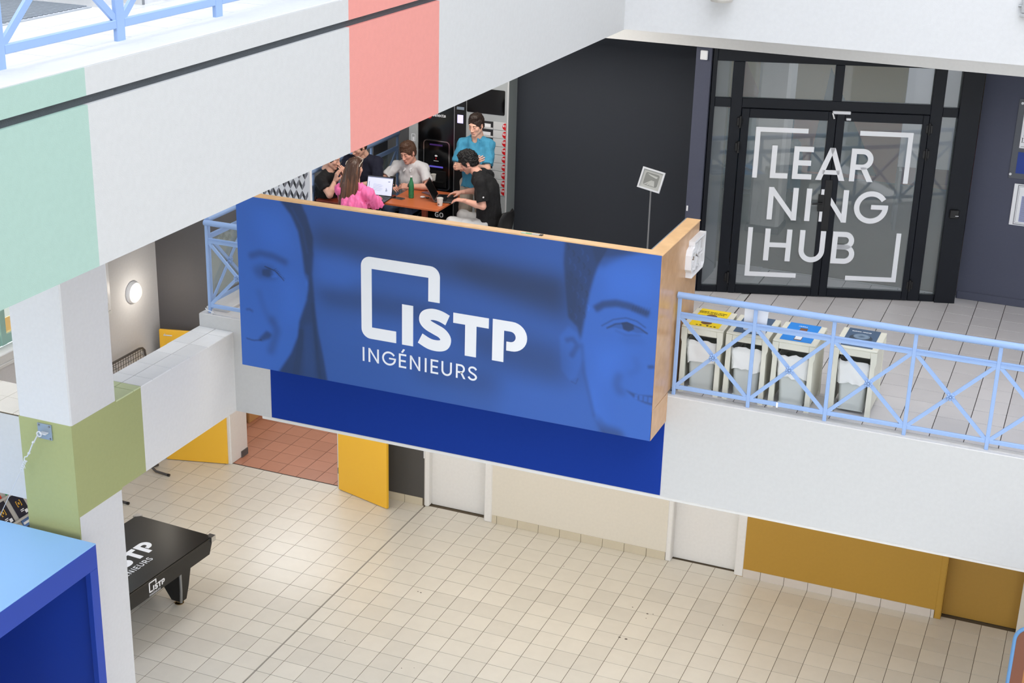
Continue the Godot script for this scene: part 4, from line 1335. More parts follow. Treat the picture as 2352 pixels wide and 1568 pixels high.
# ------------------------------------------------------------------ vending machines
func build_machines() -> void:
	var Z := -16.1
	mat("machine_grey", Color(0.66, 0.68, 0.69), 0.45)
	mat("machine_side", Color(0.50, 0.53, 0.53), 0.5)
	mat("locker_white", Color(0.80, 0.81, 0.815), 0.4)
	mat("red_disc", Color(0.78, 0.08, 0.11), 0.4)
	var K := 1.00932
	var at := Vector3(0, 9.5 - 5.5 * K, Z * K)
	var t := thing("coffee_machine", "tall black coffee vending machine with a touch screen behind the seated people", "vending machine", at)
	t.scale = Vector3.ONE * K
	obj("body", bx(-7.80, -7.05, 0.07, 1.86, -0.27, -0.012, 0.01), "machine_grey", t)
	obj("front_panel", bx(-7.676, -7.205, 0.08, 1.84, -0.012, 0.0, 0.004), "black_gloss", t)
	obj("pay_panel", bx(-7.195, -7.055, 0.08, 1.84, -0.012, 0.001, 0.004), "black", t)
	obj("side_frame", bx(-7.80, -7.682, 0.07, 1.86, -0.012, 0.004, 0.004), "machine_grey", t)
	obj("trim_strip", bx(-7.205, -7.195, 0.08, 1.84, -0.012, 0.006), "steel", t)
	var fr := obj("touch_screen", bx(-7.585, -7.268, 0.70, 1.27, 0.0, 0.008, 0.003), "black_gloss", t)
	obj("screen_bezel", Geo.new().stroke(rrect(-7.594, 0.69, -7.258, 1.285, 0.04), 0.012, 0.0, 0.016, Transform3D.IDENTITY, true), "chrome", fr)
	glow("purple_glow", Color(0.36, 0.33, 0.75), 0.5)
	glow("lavender_glow", Color(0.80, 0.78, 0.98), 0.75)
	glow("violet_glow", Color(0.22, 0.12, 0.36), 0.3)
	obj("menu_bar", bx(-7.522, -7.341, 0.957, 0.977, 0.008, 0.0095), "purple_glow", fr)
	obj("header_bar", bx(-7.52, -7.35, 1.225, 1.245, 0.008, 0.0095), "violet_glow", fr)
	obj("icon", Geo.new().ball(Vector3(-7.434, 1.10, 0.008), Vector3(0.02, 0.011, 0.002), Basis.IDENTITY, 6, 12), "white_print", fr)
	obj("icon", bx(-7.439, -7.429, 1.058, 1.082, 0.008, 0.0095), "red_disc", fr)
	obj("caption", bx(-7.465, -7.40, 1.036, 1.042, 0.008, 0.0095), "white_print", fr)
	obj("outlet", bx(-7.56, -7.30, 0.72, 0.92, 0.008, 0.012, 0.004), "black", fr)
	put_text(t, "selecta", Vector3(-7.484, 1.566, 0.002), 0.036, "white_print")
	obj("logo_disc", Geo.new().tube([Vector3(-7.53, 1.58, 0.0), Vector3(-7.53, 1.58, 0.003)], 0.034, 24), "red_disc", t)
	put_text(t, "TO", Vector3(-7.488, 0.395, 0.002), 0.055, "white_print", 0.0, true)
	put_text(t, "GO", Vector3(-7.452, 0.318, 0.002), 0.06, "white_print", 0.0, true)
	obj("pay_screen", bx(-7.162, -7.087, 1.532, 1.632, 0.001, 0.005, 0.002), "lavender_glow", t)
	obj("pay_label", bx(-7.172, -7.077, 1.694, 1.728, 0.001, 0.004, 0.001), "zinc", t)
	obj("pictogram", Geo.new().stroke(rrect(-7.762, 1.25, -7.715, 1.335, 0.006), 0.006, 0.004, 0.006, Transform3D.IDENTITY, true).box(Vector3(-7.75, 1.255, 0.004), Vector3(-7.726, 1.30, 0.006)), "white_print", t)
	var c := thing("paper_cup", "white paper cup standing in the outlet of the coffee machine", "cup", Vector3(-7.449 * K, at.y + 0.8065 * K, (Z + 0.045) * K))
	cup_parts(c, 0.075, 0.033)
	obj("outlet_shelf", bx(-7.55, -7.31, 0.795, 0.806, 0.008, 0.09, 0.002), "black", t)

	t = thing("locker_machine", "tall grey snack locker machine with red numbers 01 to 09", "vending machine", at)
	t.scale = Vector3.ONE * K
	obj("body", bx(-7.05, -6.512, 0.07, 2.35, -0.27, -0.012, 0.006), "machine_side", t)
	obj("front", bx(-7.048, -6.514, 0.07, 2.35, -0.012, 0.0, 0.002), "machine_grey", t)
	obj("edge_strip", bx(-6.528, -6.512, 0.07, 2.35, -0.012, 0.004, 0.002), "locker_white", t)
	obj("display", Geo.new().prism(rrect(-7.04, 1.682, -6.558, 1.975, 0.015), 0.0, 0.006), "black_gloss", t)
	for k in 9:
		var y1 := 1.602 - k * 0.0985
		var d := obj("locker_door", bx(-6.697, -6.532, y1 - 0.0965, y1 - 0.003, 0.0, 0.010, 0.002), "locker_white", t)
		var disc := PackedVector2Array([Vector2(-6.5335, y1 - 0.093), Vector2(-6.5335, y1 - 0.007)])
		disc.append_array(arc(-6.5335, y1 - 0.05, 0.046, 0.043, 90, 270, 16))
		obj("number_disc", Geo.new().prism(disc, 0.010, 0.0115), "red_disc", d)
		put_text(d, "%02d" % (k + 1), Vector3(-6.574, y1 - 0.062, 0.0122), 0.024, "white_print")
		var n := obj("compartment", bx(-6.90, -6.70, y1 - 0.078, y1 - 0.006, -0.002, 0.0015), "charcoal", t)
		obj("shelf_edge", bx(-6.92, -6.70, y1 - 0.0965, y1 - 0.078, 0.0, 0.012, 0.002), "locker_white", n)
		if k < 3:
			obj("snack_box", bx(-6.88 + 0.02 * k, -6.73, y1 - 0.076, y1 - 0.035, 0.0015, 0.012, 0.002), "white_gloss", n)


func glow(key: String, c: Color, e: float) -> void:
	var m := mat(key, c, 0.4)
	m.emission_enabled = true
	m.emission = c
	m.emission_energy_multiplier = e


func put_text(parent: Node, txt: String, at: Vector3, size: float, key: String, turn := 0.0, italic := false, serif := false, depth := 0.0012) -> void:
	var o := put_mesh("lettering", text_mesh(txt, size, depth, not serif, serif, italic), mats[key], parent, Transform3D(Basis(Vector3.UP, turn), at))
	o.name = "lettering"


func cup_parts(c: Node3D, h: float, r: float) -> void:
	obj("cup", Geo.new().lathe([Vector2(0, 0.002), Vector2(r * 0.72, 0.0), Vector2(r, h), Vector2(r * 0.93, h), Vector2(r * 0.68, 0.006), Vector2(0, 0.006)], 20), mat("paper_white", Color(0.92, 0.91, 0.89), 0.6), c)
	obj("rim", Geo.new().tube(ring_pts(r, h, 16), r * 0.05, 6), "paper_white", c)
	obj("print", bx(-r * 0.35, r * 0.2, h * 0.22, h * 0.34, r * 0.8, r * 0.84), "charcoal", c)


func ring_pts(r: float, y: float, k: int) -> Array:
	var o := []
	for i in k + 1: o.append(Vector3(r * cos(TAU * i / k), y, r * sin(TAU * i / k)))
	return o


# ------------------------------------------------------------------ waste bins
func build_bins() -> void:
	mat("bin_cream", Color(0.87, 0.865, 0.81), 0.5)
	mat("bin_tub", Color(0.80, 0.82, 0.81), 0.45)
	mat("bag_white", Color(0.92, 0.925, 0.92), 0.55).backlight_enabled = true
	mat("hole_brown", Color(0.45, 0.33, 0.22), 0.8)
	waste_bin(Vector3(-3.40, MID, -12.868), mat("bin_yellow", Color(0.96, 0.84, 0.13), 0.5), "black", "cream waste bin with a yellow lid for metal cans, next to the wooden counter", 2, ["Metal cans, plastic", "bottles and cups"], 5)
	waste_bin(Vector3(-2.972, MID, -12.868), mat("bin_slate", Color(0.27, 0.36, 0.47), 0.5), "white_print", "cream waste bin with slate lid half hidden by the white paper sheet", 1, ["Other waste"], 8)
	waste_bin(Vector3(-2.535, MID, -12.868), mat("bin_blue", Color(0.13, 0.53, 0.88), 0.5), "white_print", "cream waste bin with a bright blue lid for paper", 3, ["Paper"], 11)
	waste_bin(Vector3(-1.998, MID, -12.97), mats["bin_slate"], "white_print", "cream waste bin with slate lid standing apart at the right end of the row", 1, ["Other waste"], 14)


func waste_bin(at: Vector3, lid: Material, ink: String, label: String, holes: int, lines: Array, sd: int) -> void:
	var t := thing("waste_bin", label, "bin", at, 0.0, "recycling bins behind the railing")
	var W := 0.40
	var D := 0.53
	var fr := Geo.new()
	fr.box(Vector3(0, 0.648, -D), Vector3(W, 0.668, 0.0), 0.006)
	obj("top_frame", fr, "bin_cream", t)
	obj("front_rail", Geo.new().box(Vector3(0.058, 0.585, -0.03), Vector3(W - 0.058, 0.649, -0.001), 0.006), "bin_cream", t)
	obj("back_rail", Geo.new().box(Vector3(0.058, 0.585, -D + 0.001), Vector3(W - 0.058, 0.649, -D + 0.03), 0.006), "bin_cream", t)
	for s in 2:
		var a := 0.0 if s == 0 else W
		var i := 1.0 if s == 0 else -1.0
		for z: float in [0.0, -D + 0.035]:
			var g := Geo.new()
			g.prism(PackedVector2Array([Vector2(a + i * 0.001, 0.648), Vector2(a + i * 0.06, 0.648), Vector2(a + i * 0.052, 0.52), Vector2(a + i * 0.055, 0.0), Vector2(a + i * 0.005, 0.0), Vector2(a + i * 0.012, 0.50), Vector2(a + i * 0.001, 0.535)]), z - 0.035, z)
			obj("leg", g, "bin_cream", t)
		obj("side_panel", Geo.new().box(Vector3(minf(a + i * 0.016, a + i * 0.03), 0.04, -D + 0.035), Vector3(maxf(a + i * 0.016, a + i * 0.03), 0.655, -0.036), 0.003), "bin_cream", t)
	var l := obj("lid_sign", bx(0.055, 0.345, 0.668, 0.673, -D + 0.01, -0.035, 0.002), lid, t)
	match holes:
		2:
			for z: float in [-0.33, -0.14]:
				obj("hole", Geo.new().lathe([Vector2(0, 0.6735), Vector2(0.052, 0.6735)], 24, Transform3D(Basis.IDENTITY, Vector3(0.20, 0, z))), "hole_brown", l)
		1:
			obj("hole", Geo.new().lathe([Vector2(0, 0.6735), Vector2(0.105, 0.6735)], 32, Transform3D(Basis.IDENTITY, Vector3(0.20, 0, -0.27))), mat("bin_slate_dark", Color(0.20, 0.25, 0.31), 0.6), l)
			obj("flap", Geo.new().lathe([Vector2(0, 0.675), Vector2(0.075, 0.675)], 32, Transform3D(Basis.IDENTITY, Vector3(0.20, 0, -0.31))), mat("bin_flap", Color(0.42, 0.50, 0.58), 0.4), l)
		3:
			obj("hole", bx(0.175, 0.245, 0.673, 0.6735, -0.40, -0.06), "hole_brown", l)
			obj("waste_paper", bx(0.18, 0.238, 0.6735, 0.676, -0.34, -0.22), mat("magazine", Color(0.55, 0.30, 0.27), 0.5), l)
			obj("waste_paper", bx(0.18, 0.24, 0.6735, 0.675, -0.2, -0.08), "white_print", l)
	for k in lines.size():
		var tm := put_mesh("lettering", text_mesh(lines[k], 0.022, 0.001), mats[ink], l, Transform3D(Basis(Vector3.UP, PI) * Basis(Vector3.RIGHT, -PI / 2), Vector3(0.20 + 0.0065 * String(lines[k]).length(), 0.674, -0.455 + 0.036 * k)))
		tm.name = "lettering"
	if holes == 2:
		for k in 5:
			obj("print_mark", bx(0.12 + 0.035 * k + (0.03 if k > 1 else 0.0), 0.14 + 0.035 * k + (0.03 if k > 1 else 0.0), 0.673, 0.6738, -0.062 - 0.006 * (k % 3), -0.046), "black", l)
	var tub := Geo.new()
	var A := Vector3(0.09, 0.03, -0.08)
	tub.ring_mesh([rect_ring(0.085, 0.315, -D + 0.09, -0.075, 0.03, 0.04), rect_ring(0.07, 0.33, -D + 0.07, -0.055, 0.40, 0.03)], true, false)
	tub.ring_mesh([rect_ring(0.33 - 0.255, 0.325, -D + 0.075, -0.06, 0.40, 0.03), rect_ring(0.09, 0.31, -D + 0.095, -0.08, 0.04, 0.03)], true, false)
	tub.box(Vector3(0.085, 0.028, -D + 0.09), Vector3(0.315, 0.036, -0.075))
	obj("tub", tub, "bin_tub", t)
	var fn := FastNoiseLite.new()
	fn.seed = sd
	fn.frequency = 7.0
	var rings := []
	for k in 9:
		var y := 0.30 + 0.215 * k / 8.0
		var base := rect_ring(0.055 - 0.002 * k, 0.345 + 0.002 * k, -D + 0.055, -0.04, y, 0.035, 8)
		var ring := []
		for p: Vector3 in base:
			var c := Vector3(0.2, p.y, -D * 0.5)
			var amp := 0.012 * fn.get_noise_3d(p.x * 2.0 + sd, p.y * 1.4, p.z * 2.0) + 0.006 * fn.get_noise_3d(p.x * 7.0, p.y * 6.0 + sd, p.z * 7.0)
			var out := (p - c).normalized()
			var dy := 0.05 * fn.get_noise_2d(p.x * 1.6 + sd * 3.0, p.z) if k == 0 else 0.025 * fn.get_noise_2d(p.x * 2.0, p.z + sd) if k == 8 else 0.0
			ring.append(p + out * (amp - (0.018 if k == 8 else 0.0)) + Vector3(0, dy, 0))
		rings.append(ring)
	var bg := Geo.new()
	bg.ring_mesh(rings, true, false)
	obj("liner_bag", bg, "bag_white", t)


func rect_ring(x0: float, x1: float, z0: float, z1: float, y: float, r: float, k := 4) -> Array:
	var o := []
	var pts := rrect(x0, z0, x1, z1, r, k)
	pts.reverse()
	var m := pts.size()
	for i in m:
		var p := pts[i]
		var q := pts[(i + 1) % m]
		var n := maxi(1, int(p.distance_to(q) / 0.035)) if k > 4 else 1
		for j in n:
			var u := p.lerp(q, float(j) / n)
			o.append(Vector3(u.x, y, u.y))
	o.reverse()
	return o


# ------------------------------------------------------------------ loose things
func build_small_things() -> void:
	# paper hanging behind the railing
	var g := Geo.new()
	g.prism(PackedVector2Array([Vector2(-2.806, 5.0), Vector2(-2.584, 4.955), Vector2(-2.598, 4.70), Vector2(-2.804, 4.738)]), -0.001, 0.001, Transform3D(Basis.IDENTITY, Vector3(0, 0, -12.815)))
	tag(obj("paper_sheet", g, "white_print"), "blank white paper sheet hanging behind the railing over the second bin", "paper")
	# sign on a thin stand
	var t := thing("sign_stand", "slim steel stand holding a small tilted framed sign before the dark wall", "sign stand", Vector3(-4.432, MID, -15.1))
	obj("base", Geo.new().lathe([Vector2(0, 0), Vector2(0.15, 0), Vector2(0.15, 0.006), Vector2(0.02, 0.012), Vector2(0, 0.012)], 32), "steel", t)
	obj("pole", Geo.new().tube([Vector3(0, 0.01, 0), Vector3(-0.004, 1.31, 0)], 0.0095, 12), "steel", t)
	var X := Transform3D(Basis(Vector3(0, 0, 1), -0.18) * Basis(Vector3.RIGHT, -0.28), Vector3(-0.003, 1.405, 0.01))
	var f := obj("frame", Geo.new().stroke(PackedVector2Array([Vector2(-0.118, -0.1), Vector2(0.118, -0.1), Vector2(0.118, 0.11), Vector2(-0.118, 0.11)]), 0.018, -0.01, 0.014, X, true), "white_steel", t)
	obj("sheet", Geo.new().box(Vector3(-0.112, -0.095, -0.006), Vector3(0.112, 0.105, 0.003), 0.0, X), mat("sheet_grey", Color(0.70, 0.71, 0.70), 0.4), f)
	obj("picture", Geo.new().prism(rrect(-0.078, -0.062, 0.078, 0.075, 0.02), 0.003, 0.0045, X), mat("picture_grey", Color(0.50, 0.51, 0.50), 0.5), f)
	for k in 4:
		obj("picture_band", Geo.new().prism(PackedVector2Array([Vector2(-0.07 + 0.03 * k, -0.058), Vector2(-0.05 + 0.034 * k, -0.058), Vector2(0.012 + 0.008 * k, 0.0), Vector2(0.002 + 0.006 * k, 0.0)]), 0.0045, 0.0055, X), mat("picture_light", Color(0.72, 0.73, 0.72), 0.5), f)
	obj("picture_band", Geo.new().prism(PackedVector2Array([Vector2(-0.06, 0.062), Vector2(0.065, 0.05), Vector2(0.05, 0.03), Vector2(-0.02, 0.045)]), 0.0045, 0.0055, X), "picture_light", f)

	# notices on the right wall, plane z = -16.9
	var Z := -16.898
	t = thing("acrylic_notice", "clear acrylic holder with a blue republic motto sheet and a tricolour flag", "notice", Vector3(0, 0, Z))
	obj("back_plate", bx(-0.92, 0.6, 5.45, 6.32, 0.004, 0.008), mat("acrylic_back", Color(0.33, 0.345, 0.38), 0.2), t)
	for p: Array in [[-0.885, 6.275], [-0.905, 5.495]]:
		obj("stud", Geo.new().tube([Vector3(p[0], p[1], 0.008), Vector3(p[0], p[1], 0.018)], 0.014, 14), "white_steel", t)
	var sh := obj("motto_sheet", bx(-0.855, 0.3, 5.79, 6.24, 0.008, 0.011), "white_print", t)
	obj("blue_field", bx(-0.825, 0.3, 5.92, 6.215, 0.011, 0.012), mat("flag_blue", Color(0.08, 0.22, 0.56), 0.4), sh)
	g = Geo.new()
	g.prism(PackedVector2Array([Vector2(-0.68, 5.97), Vector2(-0.62, 6.035), Vector2(-0.56, 6.05), Vector2(-0.60, 6.02), Vector2(-0.64, 5.985), Vector2(-0.66, 5.96)]), 0.012, 0.0135)
	g.prism(PackedVector2Array([Vector2(-0.58, 6.03), Vector2(-0.50, 6.06), Vector2(-0.50, 5.93), Vector2(-0.62, 5.94), Vector2(-0.59, 5.985)]), 0.012, 0.0135)
	obj("emblem", g, "white_print", sh)
	put_text(sh, "Liberté  •", Vector3(-0.845, 5.835, 0.0112), 0.05, "charcoal", 0.0, true, true)
	obj("rule", bx(-0.84, 0.3, 5.805, 5.809, 0.011, 0.0118), "charcoal", sh)
	var fl := obj("flag_sheet", bx(-0.855, -0.68, 5.51, 5.745, 0.008, 0.011), "flag_blue", t)
	obj("white_stripe", bx(-0.68, -0.51, 5.51, 5.745, 0.008, 0.011), "white_print", fl)
	obj("red_stripe", bx(-0.51, -0.33, 5.51, 5.745, 0.008, 0.011), mat("flag_red", Color(0.74, 0.12, 0.14), 0.4), fl)
	t = thing("framed_declaration", "white framed declaration of rights sheet below the tricolour flag", "notice", Vector3(0, 0, Z))
	obj("sheet", bx(-0.845, 0.1, 4.93, 5.395, 0.004, 0.012, 0.003), "white_print", t)
	obj("border", Geo.new().stroke(PackedVector2Array([Vector2(0.09, 4.945), Vector2(-0.80, 4.945), Vector2(-0.80, 5.38), Vector2(0.09, 5.38)]), 0.009, 0.012, 0.013), mat("print_grey", Color(0.50, 0.51, 0.54), 0.5), t)
	obj("border", Geo.new().stroke(PackedVector2Array([Vector2(0.08, 4.962), Vector2(-0.785, 4.962), Vector2(-0.785, 5.365), Vector2(0.08, 5.365)]), 0.003, 0.012, 0.013), "print_grey", t)
	put_text(t, "DÉCLARATION DES DROITS", Vector3(-0.735, 5.325, 0.0122), 0.024, "print_grey", 0.0, false, true)
	put_text(t, "ET DU CITOYEN", Vector3(-0.69, 5.288, 0.0122), 0.024, "print_grey", 0.0, false, true)
	obj("text_block", bx(-0.75, -0.57, 4.975, 5.265, 0.012, 0.0125), mat("print_lilac", Color(0.62, 0.65, 0.82), 0.5), t)
	for k in 26:
		obj("text_line", bx(-0.745, -0.575 - 0.006 * (k % 3), 4.982 + k * 0.0107, 4.986 + k * 0.0107, 0.0125, 0.0131), "print_grey", t)
		obj("text_line", bx(-0.54, -0.35 - 0.008 * (k % 4), 4.982 + k * 0.0107, 4.986 + k * 0.0107, 0.012, 0.0126), "print_grey", t)
	# fittings on the bright wall
	t = thing("wall_lamp", "white wall lamp whose lower edge shows at the top of the bright upper wall", "lamp", Vector3(-3.18, 7.70, -12.70))
	obj("base", bx(-0.08, 0.08, 0.04, 0.3, 0.0, 0.03, 0.008), "white_gloss", t)
	obj("shade", Geo.new().lathe([Vector2(0.0, 0.0), Vector2(0.09, 0.0), Vector2(0.1, 0.02), Vector2(0.1, 0.3), Vector2(0, 0.32)], 28, Transform3D(Basis.IDENTITY, Vector3(0, 0, 0.12))), mat("lamp_shade_grey", Color(0.75, 0.74, 0.72), 0.5), t)
	t = thing("junction_box", "small grey box on the bright wall in the top right corner", "box", Vector3(-0.78, 7.79, -12.70))
	obj("cover", bx(0, 0.2, 0, 0.11, 0, 0.05, 0.006), mat("box_grey", Color(0.68, 0.69, 0.70), 0.5), t)
	obj("gland", Geo.new().tube([Vector3(-0.025, 0.05, 0.02), Vector3(0.0, 0.05, 0.02)], 0.01, 8), "steel", t)
	obj("lip", bx(-0.004, 0.2, -0.03, -0.002, 0, 0.05, 0.003), "box_grey", t)

	# anchor plate and bracing wire on the column
	t = thing("anchor_plate", "grey steel anchor plate bolted on the green column band", "bracket", Vector3(0, 0, -9.998))
	obj("plate", bx(-8.578, -8.424, 3.675, 3.827, 0, 0.012, 0.002), "zinc", t)
	for p: Array in [[-8.56, 3.81], [-8.445, 3.81], [-8.56, 3.69], [-8.442, 3.69]]:
		obj("bolt", Geo.new().tube([Vector3(p[0], p[1], 0.012), Vector3(p[0], p[1], 0.024)], 0.009, 6), "steel", t)
	obj("eye", Geo.new().box(Vector3(-8.53, 3.742, 0.012), Vector3(-8.455, 3.752, 0.06), 0.002).tube(ring_pts2(Vector3(-8.52, 3.745, 0.065), 0.024, 14), 0.007, 8), "white_steel", t)
	t = thing("bracing_wire", "thin steel wire with turnbuckle running down left from the anchor plate", "wire", Vector3(0, 0, -9.93))
	obj("hook", Geo.new().tube([Vector3(-8.53, 3.735, 0.01), Vector3(-8.545, 3.72, 0.0), Vector3(-8.575, 3.67, 0), Vector3(-8.59, 3.645, 0)], 0.006, 8), "white_steel", t)
	var tb := Geo.new()
	tb.tube([Vector3(-8.585, 3.655, 0.012), Vector3(-8.645, 3.535, 0.012)], 0.006, 8)
	tb.tube([Vector3(-8.600, 3.648, -0.012), Vector3(-8.660, 3.528, -0.012)], 0.006, 8)
	tb.ball(Vector3(-8.592, 3.652, 0), Vector3(0.014, 0.012, 0.018), Basis.IDENTITY, 6, 8)
	tb.ball(Vector3(-8.653, 3.530, 0), Vector3(0.014, 0.012, 0.018), Basis.IDENTITY, 6, 8)
	obj("turnbuckle", tb, "white_steel", t)
	obj("hook", Geo.new().tube([Vector3(-8.655, 3.53, 0), Vector3(-8.68, 3.49, 0), Vector3(-8.705, 3.48, 0), Vector3(-8.715, 3.455, 0), Vector3(-8.70, 3.435, 0), Vector3(-8.685, 3.44, 0)], 0.006, 8), "white_steel", t)
	var kn := Geo.new()
	for k in 5:
		kn.tube(ring_pts2(Vector3(-8.712 - 0.011 * k, 3.43 - 0.022 * k, 0), 0.013, 10), 0.004, 6)
	kn.tube([Vector3(-8.73, 3.40, 0), Vector3(-8.70, 3.395, 0.02), Vector3(-8.69, 3.38, 0.03)], 0.003, 6)
	kn.tube([Vector3(-8.705, 3.44, 0), Vector3(-8.675, 3.455, 0.015)], 0.003, 6)
	obj("knot", kn, "white_steel", t)
	obj("wire", Geo.new().tube([Vector3(-8.71, 3.44, 0), Vector3(-8.765, 3.33, 0), Vector3(-9.14, 2.67, 0.0), Vector3(-9.9, 1.3, 0.02)], 0.003, 6), "white_steel", t)

	# big blue cabin at the lower left
	t = thing("blue_cabin", "large blue box shaped cabin with sky sheen coloured into its top and a deep open side", "cabin", Vector3(-7.957, 0, -9.895))
	mat("cabin_blue", Color(0.13, 0.27, 0.68), 0.5)
	mat("cabin_top_sheen", Color(0.58, 0.77, 0.97), 0.4)  # same blue lacquer, with the sky reflected on top put into the colour
	obj("roof_skin", bx(-2.2, 0.0, 2.765, 2.775, 0.0, 2.3, 0.002), "cabin_top_sheen", t)
	obj("lintel", bx(-0.06, 0.0, 2.53, 2.766, 0.0, 2.3, 0.003), "cabin_blue", t)
	obj("post", bx(-0.06, 0.0, 0.0, 2.53, 0.0, 0.11, 0.003), "cabin_blue", t)
	obj("post", bx(-0.06, 0.0, 0.0, 2.53, 2.19, 2.3, 0.003), "cabin_blue", t)
	obj("far_wall", bx(-2.2, -0.06, 0.0, 2.766, 0.0, 0.05), "cabin_blue", t)
	obj("near_wall", bx(-2.2, -0.06, 0.0, 2.766, 2.25, 2.3), "cabin_blue", t)
	obj("back_wall", bx(-2.2, -2.15, 0.0, 2.766, 0.05, 2.25), "cabin_blue", t)
	obj("ceiling_panel", bx(-2.15, -0.06, 2.60, 2.765, 0.05, 2.25), "cabin_blue", t)

	# blue edged panel at the lower right corner
	t = thing("edged_panel", "upright panel with rounded blue tube edge and brown stripes in the lower right corner", "panel", Vector3(-0.045, 0, -11.6))
	var pts := [Vector3(0.0, 0.02, 0), Vector3(0, 2.86, 0)]
	for k in 9:
		var a := PI - PI / 2 * k / 8.0
		pts.append(Vector3(0.14 + 0.14 * cos(a), 2.86 + 0.14 * sin(a), 0))
	pts.append(Vector3(1.2, 3.0, 0))
	obj("edge_tube", Geo.new().tube(pts, 0.016, 12), mat("tube_blue", Color(0.36, 0.55, 0.74), 0.4), t)
	var q := arc(0.14, 2.86, 0.13, 0.13, 180, 90, 8)
	q.append_array([Vector2(1.2, 2.99), Vector2(1.2, 0.06), Vector2(0.01, 0.06)])
	obj("board", Geo.new().prism(q, -0.012, 0.006), mat("panel_brown", Color(0.45, 0.27, 0.19), 0.5), t)
	obj("stripe", Geo.new().prism(PackedVector2Array([Vector2(0.13, 0.06), Vector2(0.11, 2.6), Vector2(0.24, 2.9), Vector2(0.24, 0.06)]), 0.006, 0.008), mat("panel_orange", Color(0.62, 0.42, 0.24), 0.5), t)
	obj("stripe", Geo.new().prism(PackedVector2Array([Vector2(0.17, 0.06), Vector2(0.16, 2.45), Vector2(0.5, 2.75), Vector2(0.6, 0.06)]), 0.008, 0.010), "mint_paint", t)
	obj("foot", bx(-0.05, 1.2, 0, 0.03, -0.25, 0.25, 0.008), "steel", t)

	# coat rack in the left bay
	t = thing("coat_rack", "dark grey tubular coat rack with a wire mesh panel and hooks along the lamp wall", "coat rack", Vector3(-11.9, 0, -16.2))
	mat("rack_grey", Color(0.30, 0.29, 0.29), 0.45)
	obj("frame", Geo.new().tube([Vector3(0, 0.05, 0.02), Vector3(0, 1.72, 0.02), Vector3(0, 1.80, 0.035), Vector3(0, 1.845, 0.08), Vector3(0, 1.86, 0.15), Vector3(0, 1.86, 1.9), Vector3(0, 1.83, 1.97), Vector3(0, 1.75, 2.0), Vector3(0, 0.05, 2.0)], 0.017, 10), "rack_grey", t)
	for k in 34:
		obj("wire", bx(-0.003, 0.003, 1.42, 1.85, 0.07 + k * 0.056, 0.0755 + k * 0.056), "rack_grey", t)
	for k in 7:
		obj("wire", bx(-0.0025, 0.0025, 1.44 + k * 0.062, 1.4455 + k * 0.062, 0.03, 1.99), "rack_grey", t)
	for k in 6:
		var z := 0.14 + k * 0.3
		obj("hook", Geo.new().tube([Vector3(0.004, 1.80, z), Vector3(0.05, 1.79, z), Vector3(0.07, 1.76, z), Vector3(0.06, 1.725, z), Vector3(0.03, 1.72, z)], 0.006, 8).ball(Vector3(0.03, 1.72, z), Vector3.ONE * 0.01), "steel", t)
	for z: float in [0.16, 1.12]:
		obj("foot", Geo.new().tube([Vector3(-0.02, 0.5, z + 0.02), Vector3(0.06, 0.25, z + 0.02), Vector3(0.10, 0.09, z + 0.02), Vector3(0.17, 0.035, z + 0.02), Vector3(0.38, 0.018, z + 0.02)], 0.018, 10), "rack_grey", t)
		obj("foot", Geo.new().tube([Vector3(-0.02, 0.5, z - 0.02), Vector3(0.03, 0.2, z - 0.05), Vector3(0.05, 0.03, z - 0.12), Vector3(0.05, 0.018, z - 0.2)], 0.018, 10), "rack_grey", t)
		obj("foot_cap", Geo.new().tube([Vector3(0.365, 0.019, z + 0.02), Vector3(0.395, 0.019, z + 0.02)], 0.021, 10), "black", t)
	obj("seat_bar", Geo.new().tube([Vector3(-0.02, 0.5, 0.02), Vector3(-0.02, 0.5, 2.0)], 0.015, 8), "rack_grey", t)
	brochures()


func ring_pts2(c: Vector3, r: float, k: int) -> Array:
	var o := []
	for i in k + 1: o.append(c + Vector3(r * cos(TAU * i / k), r * sin(TAU * i / k), 0))
	return o


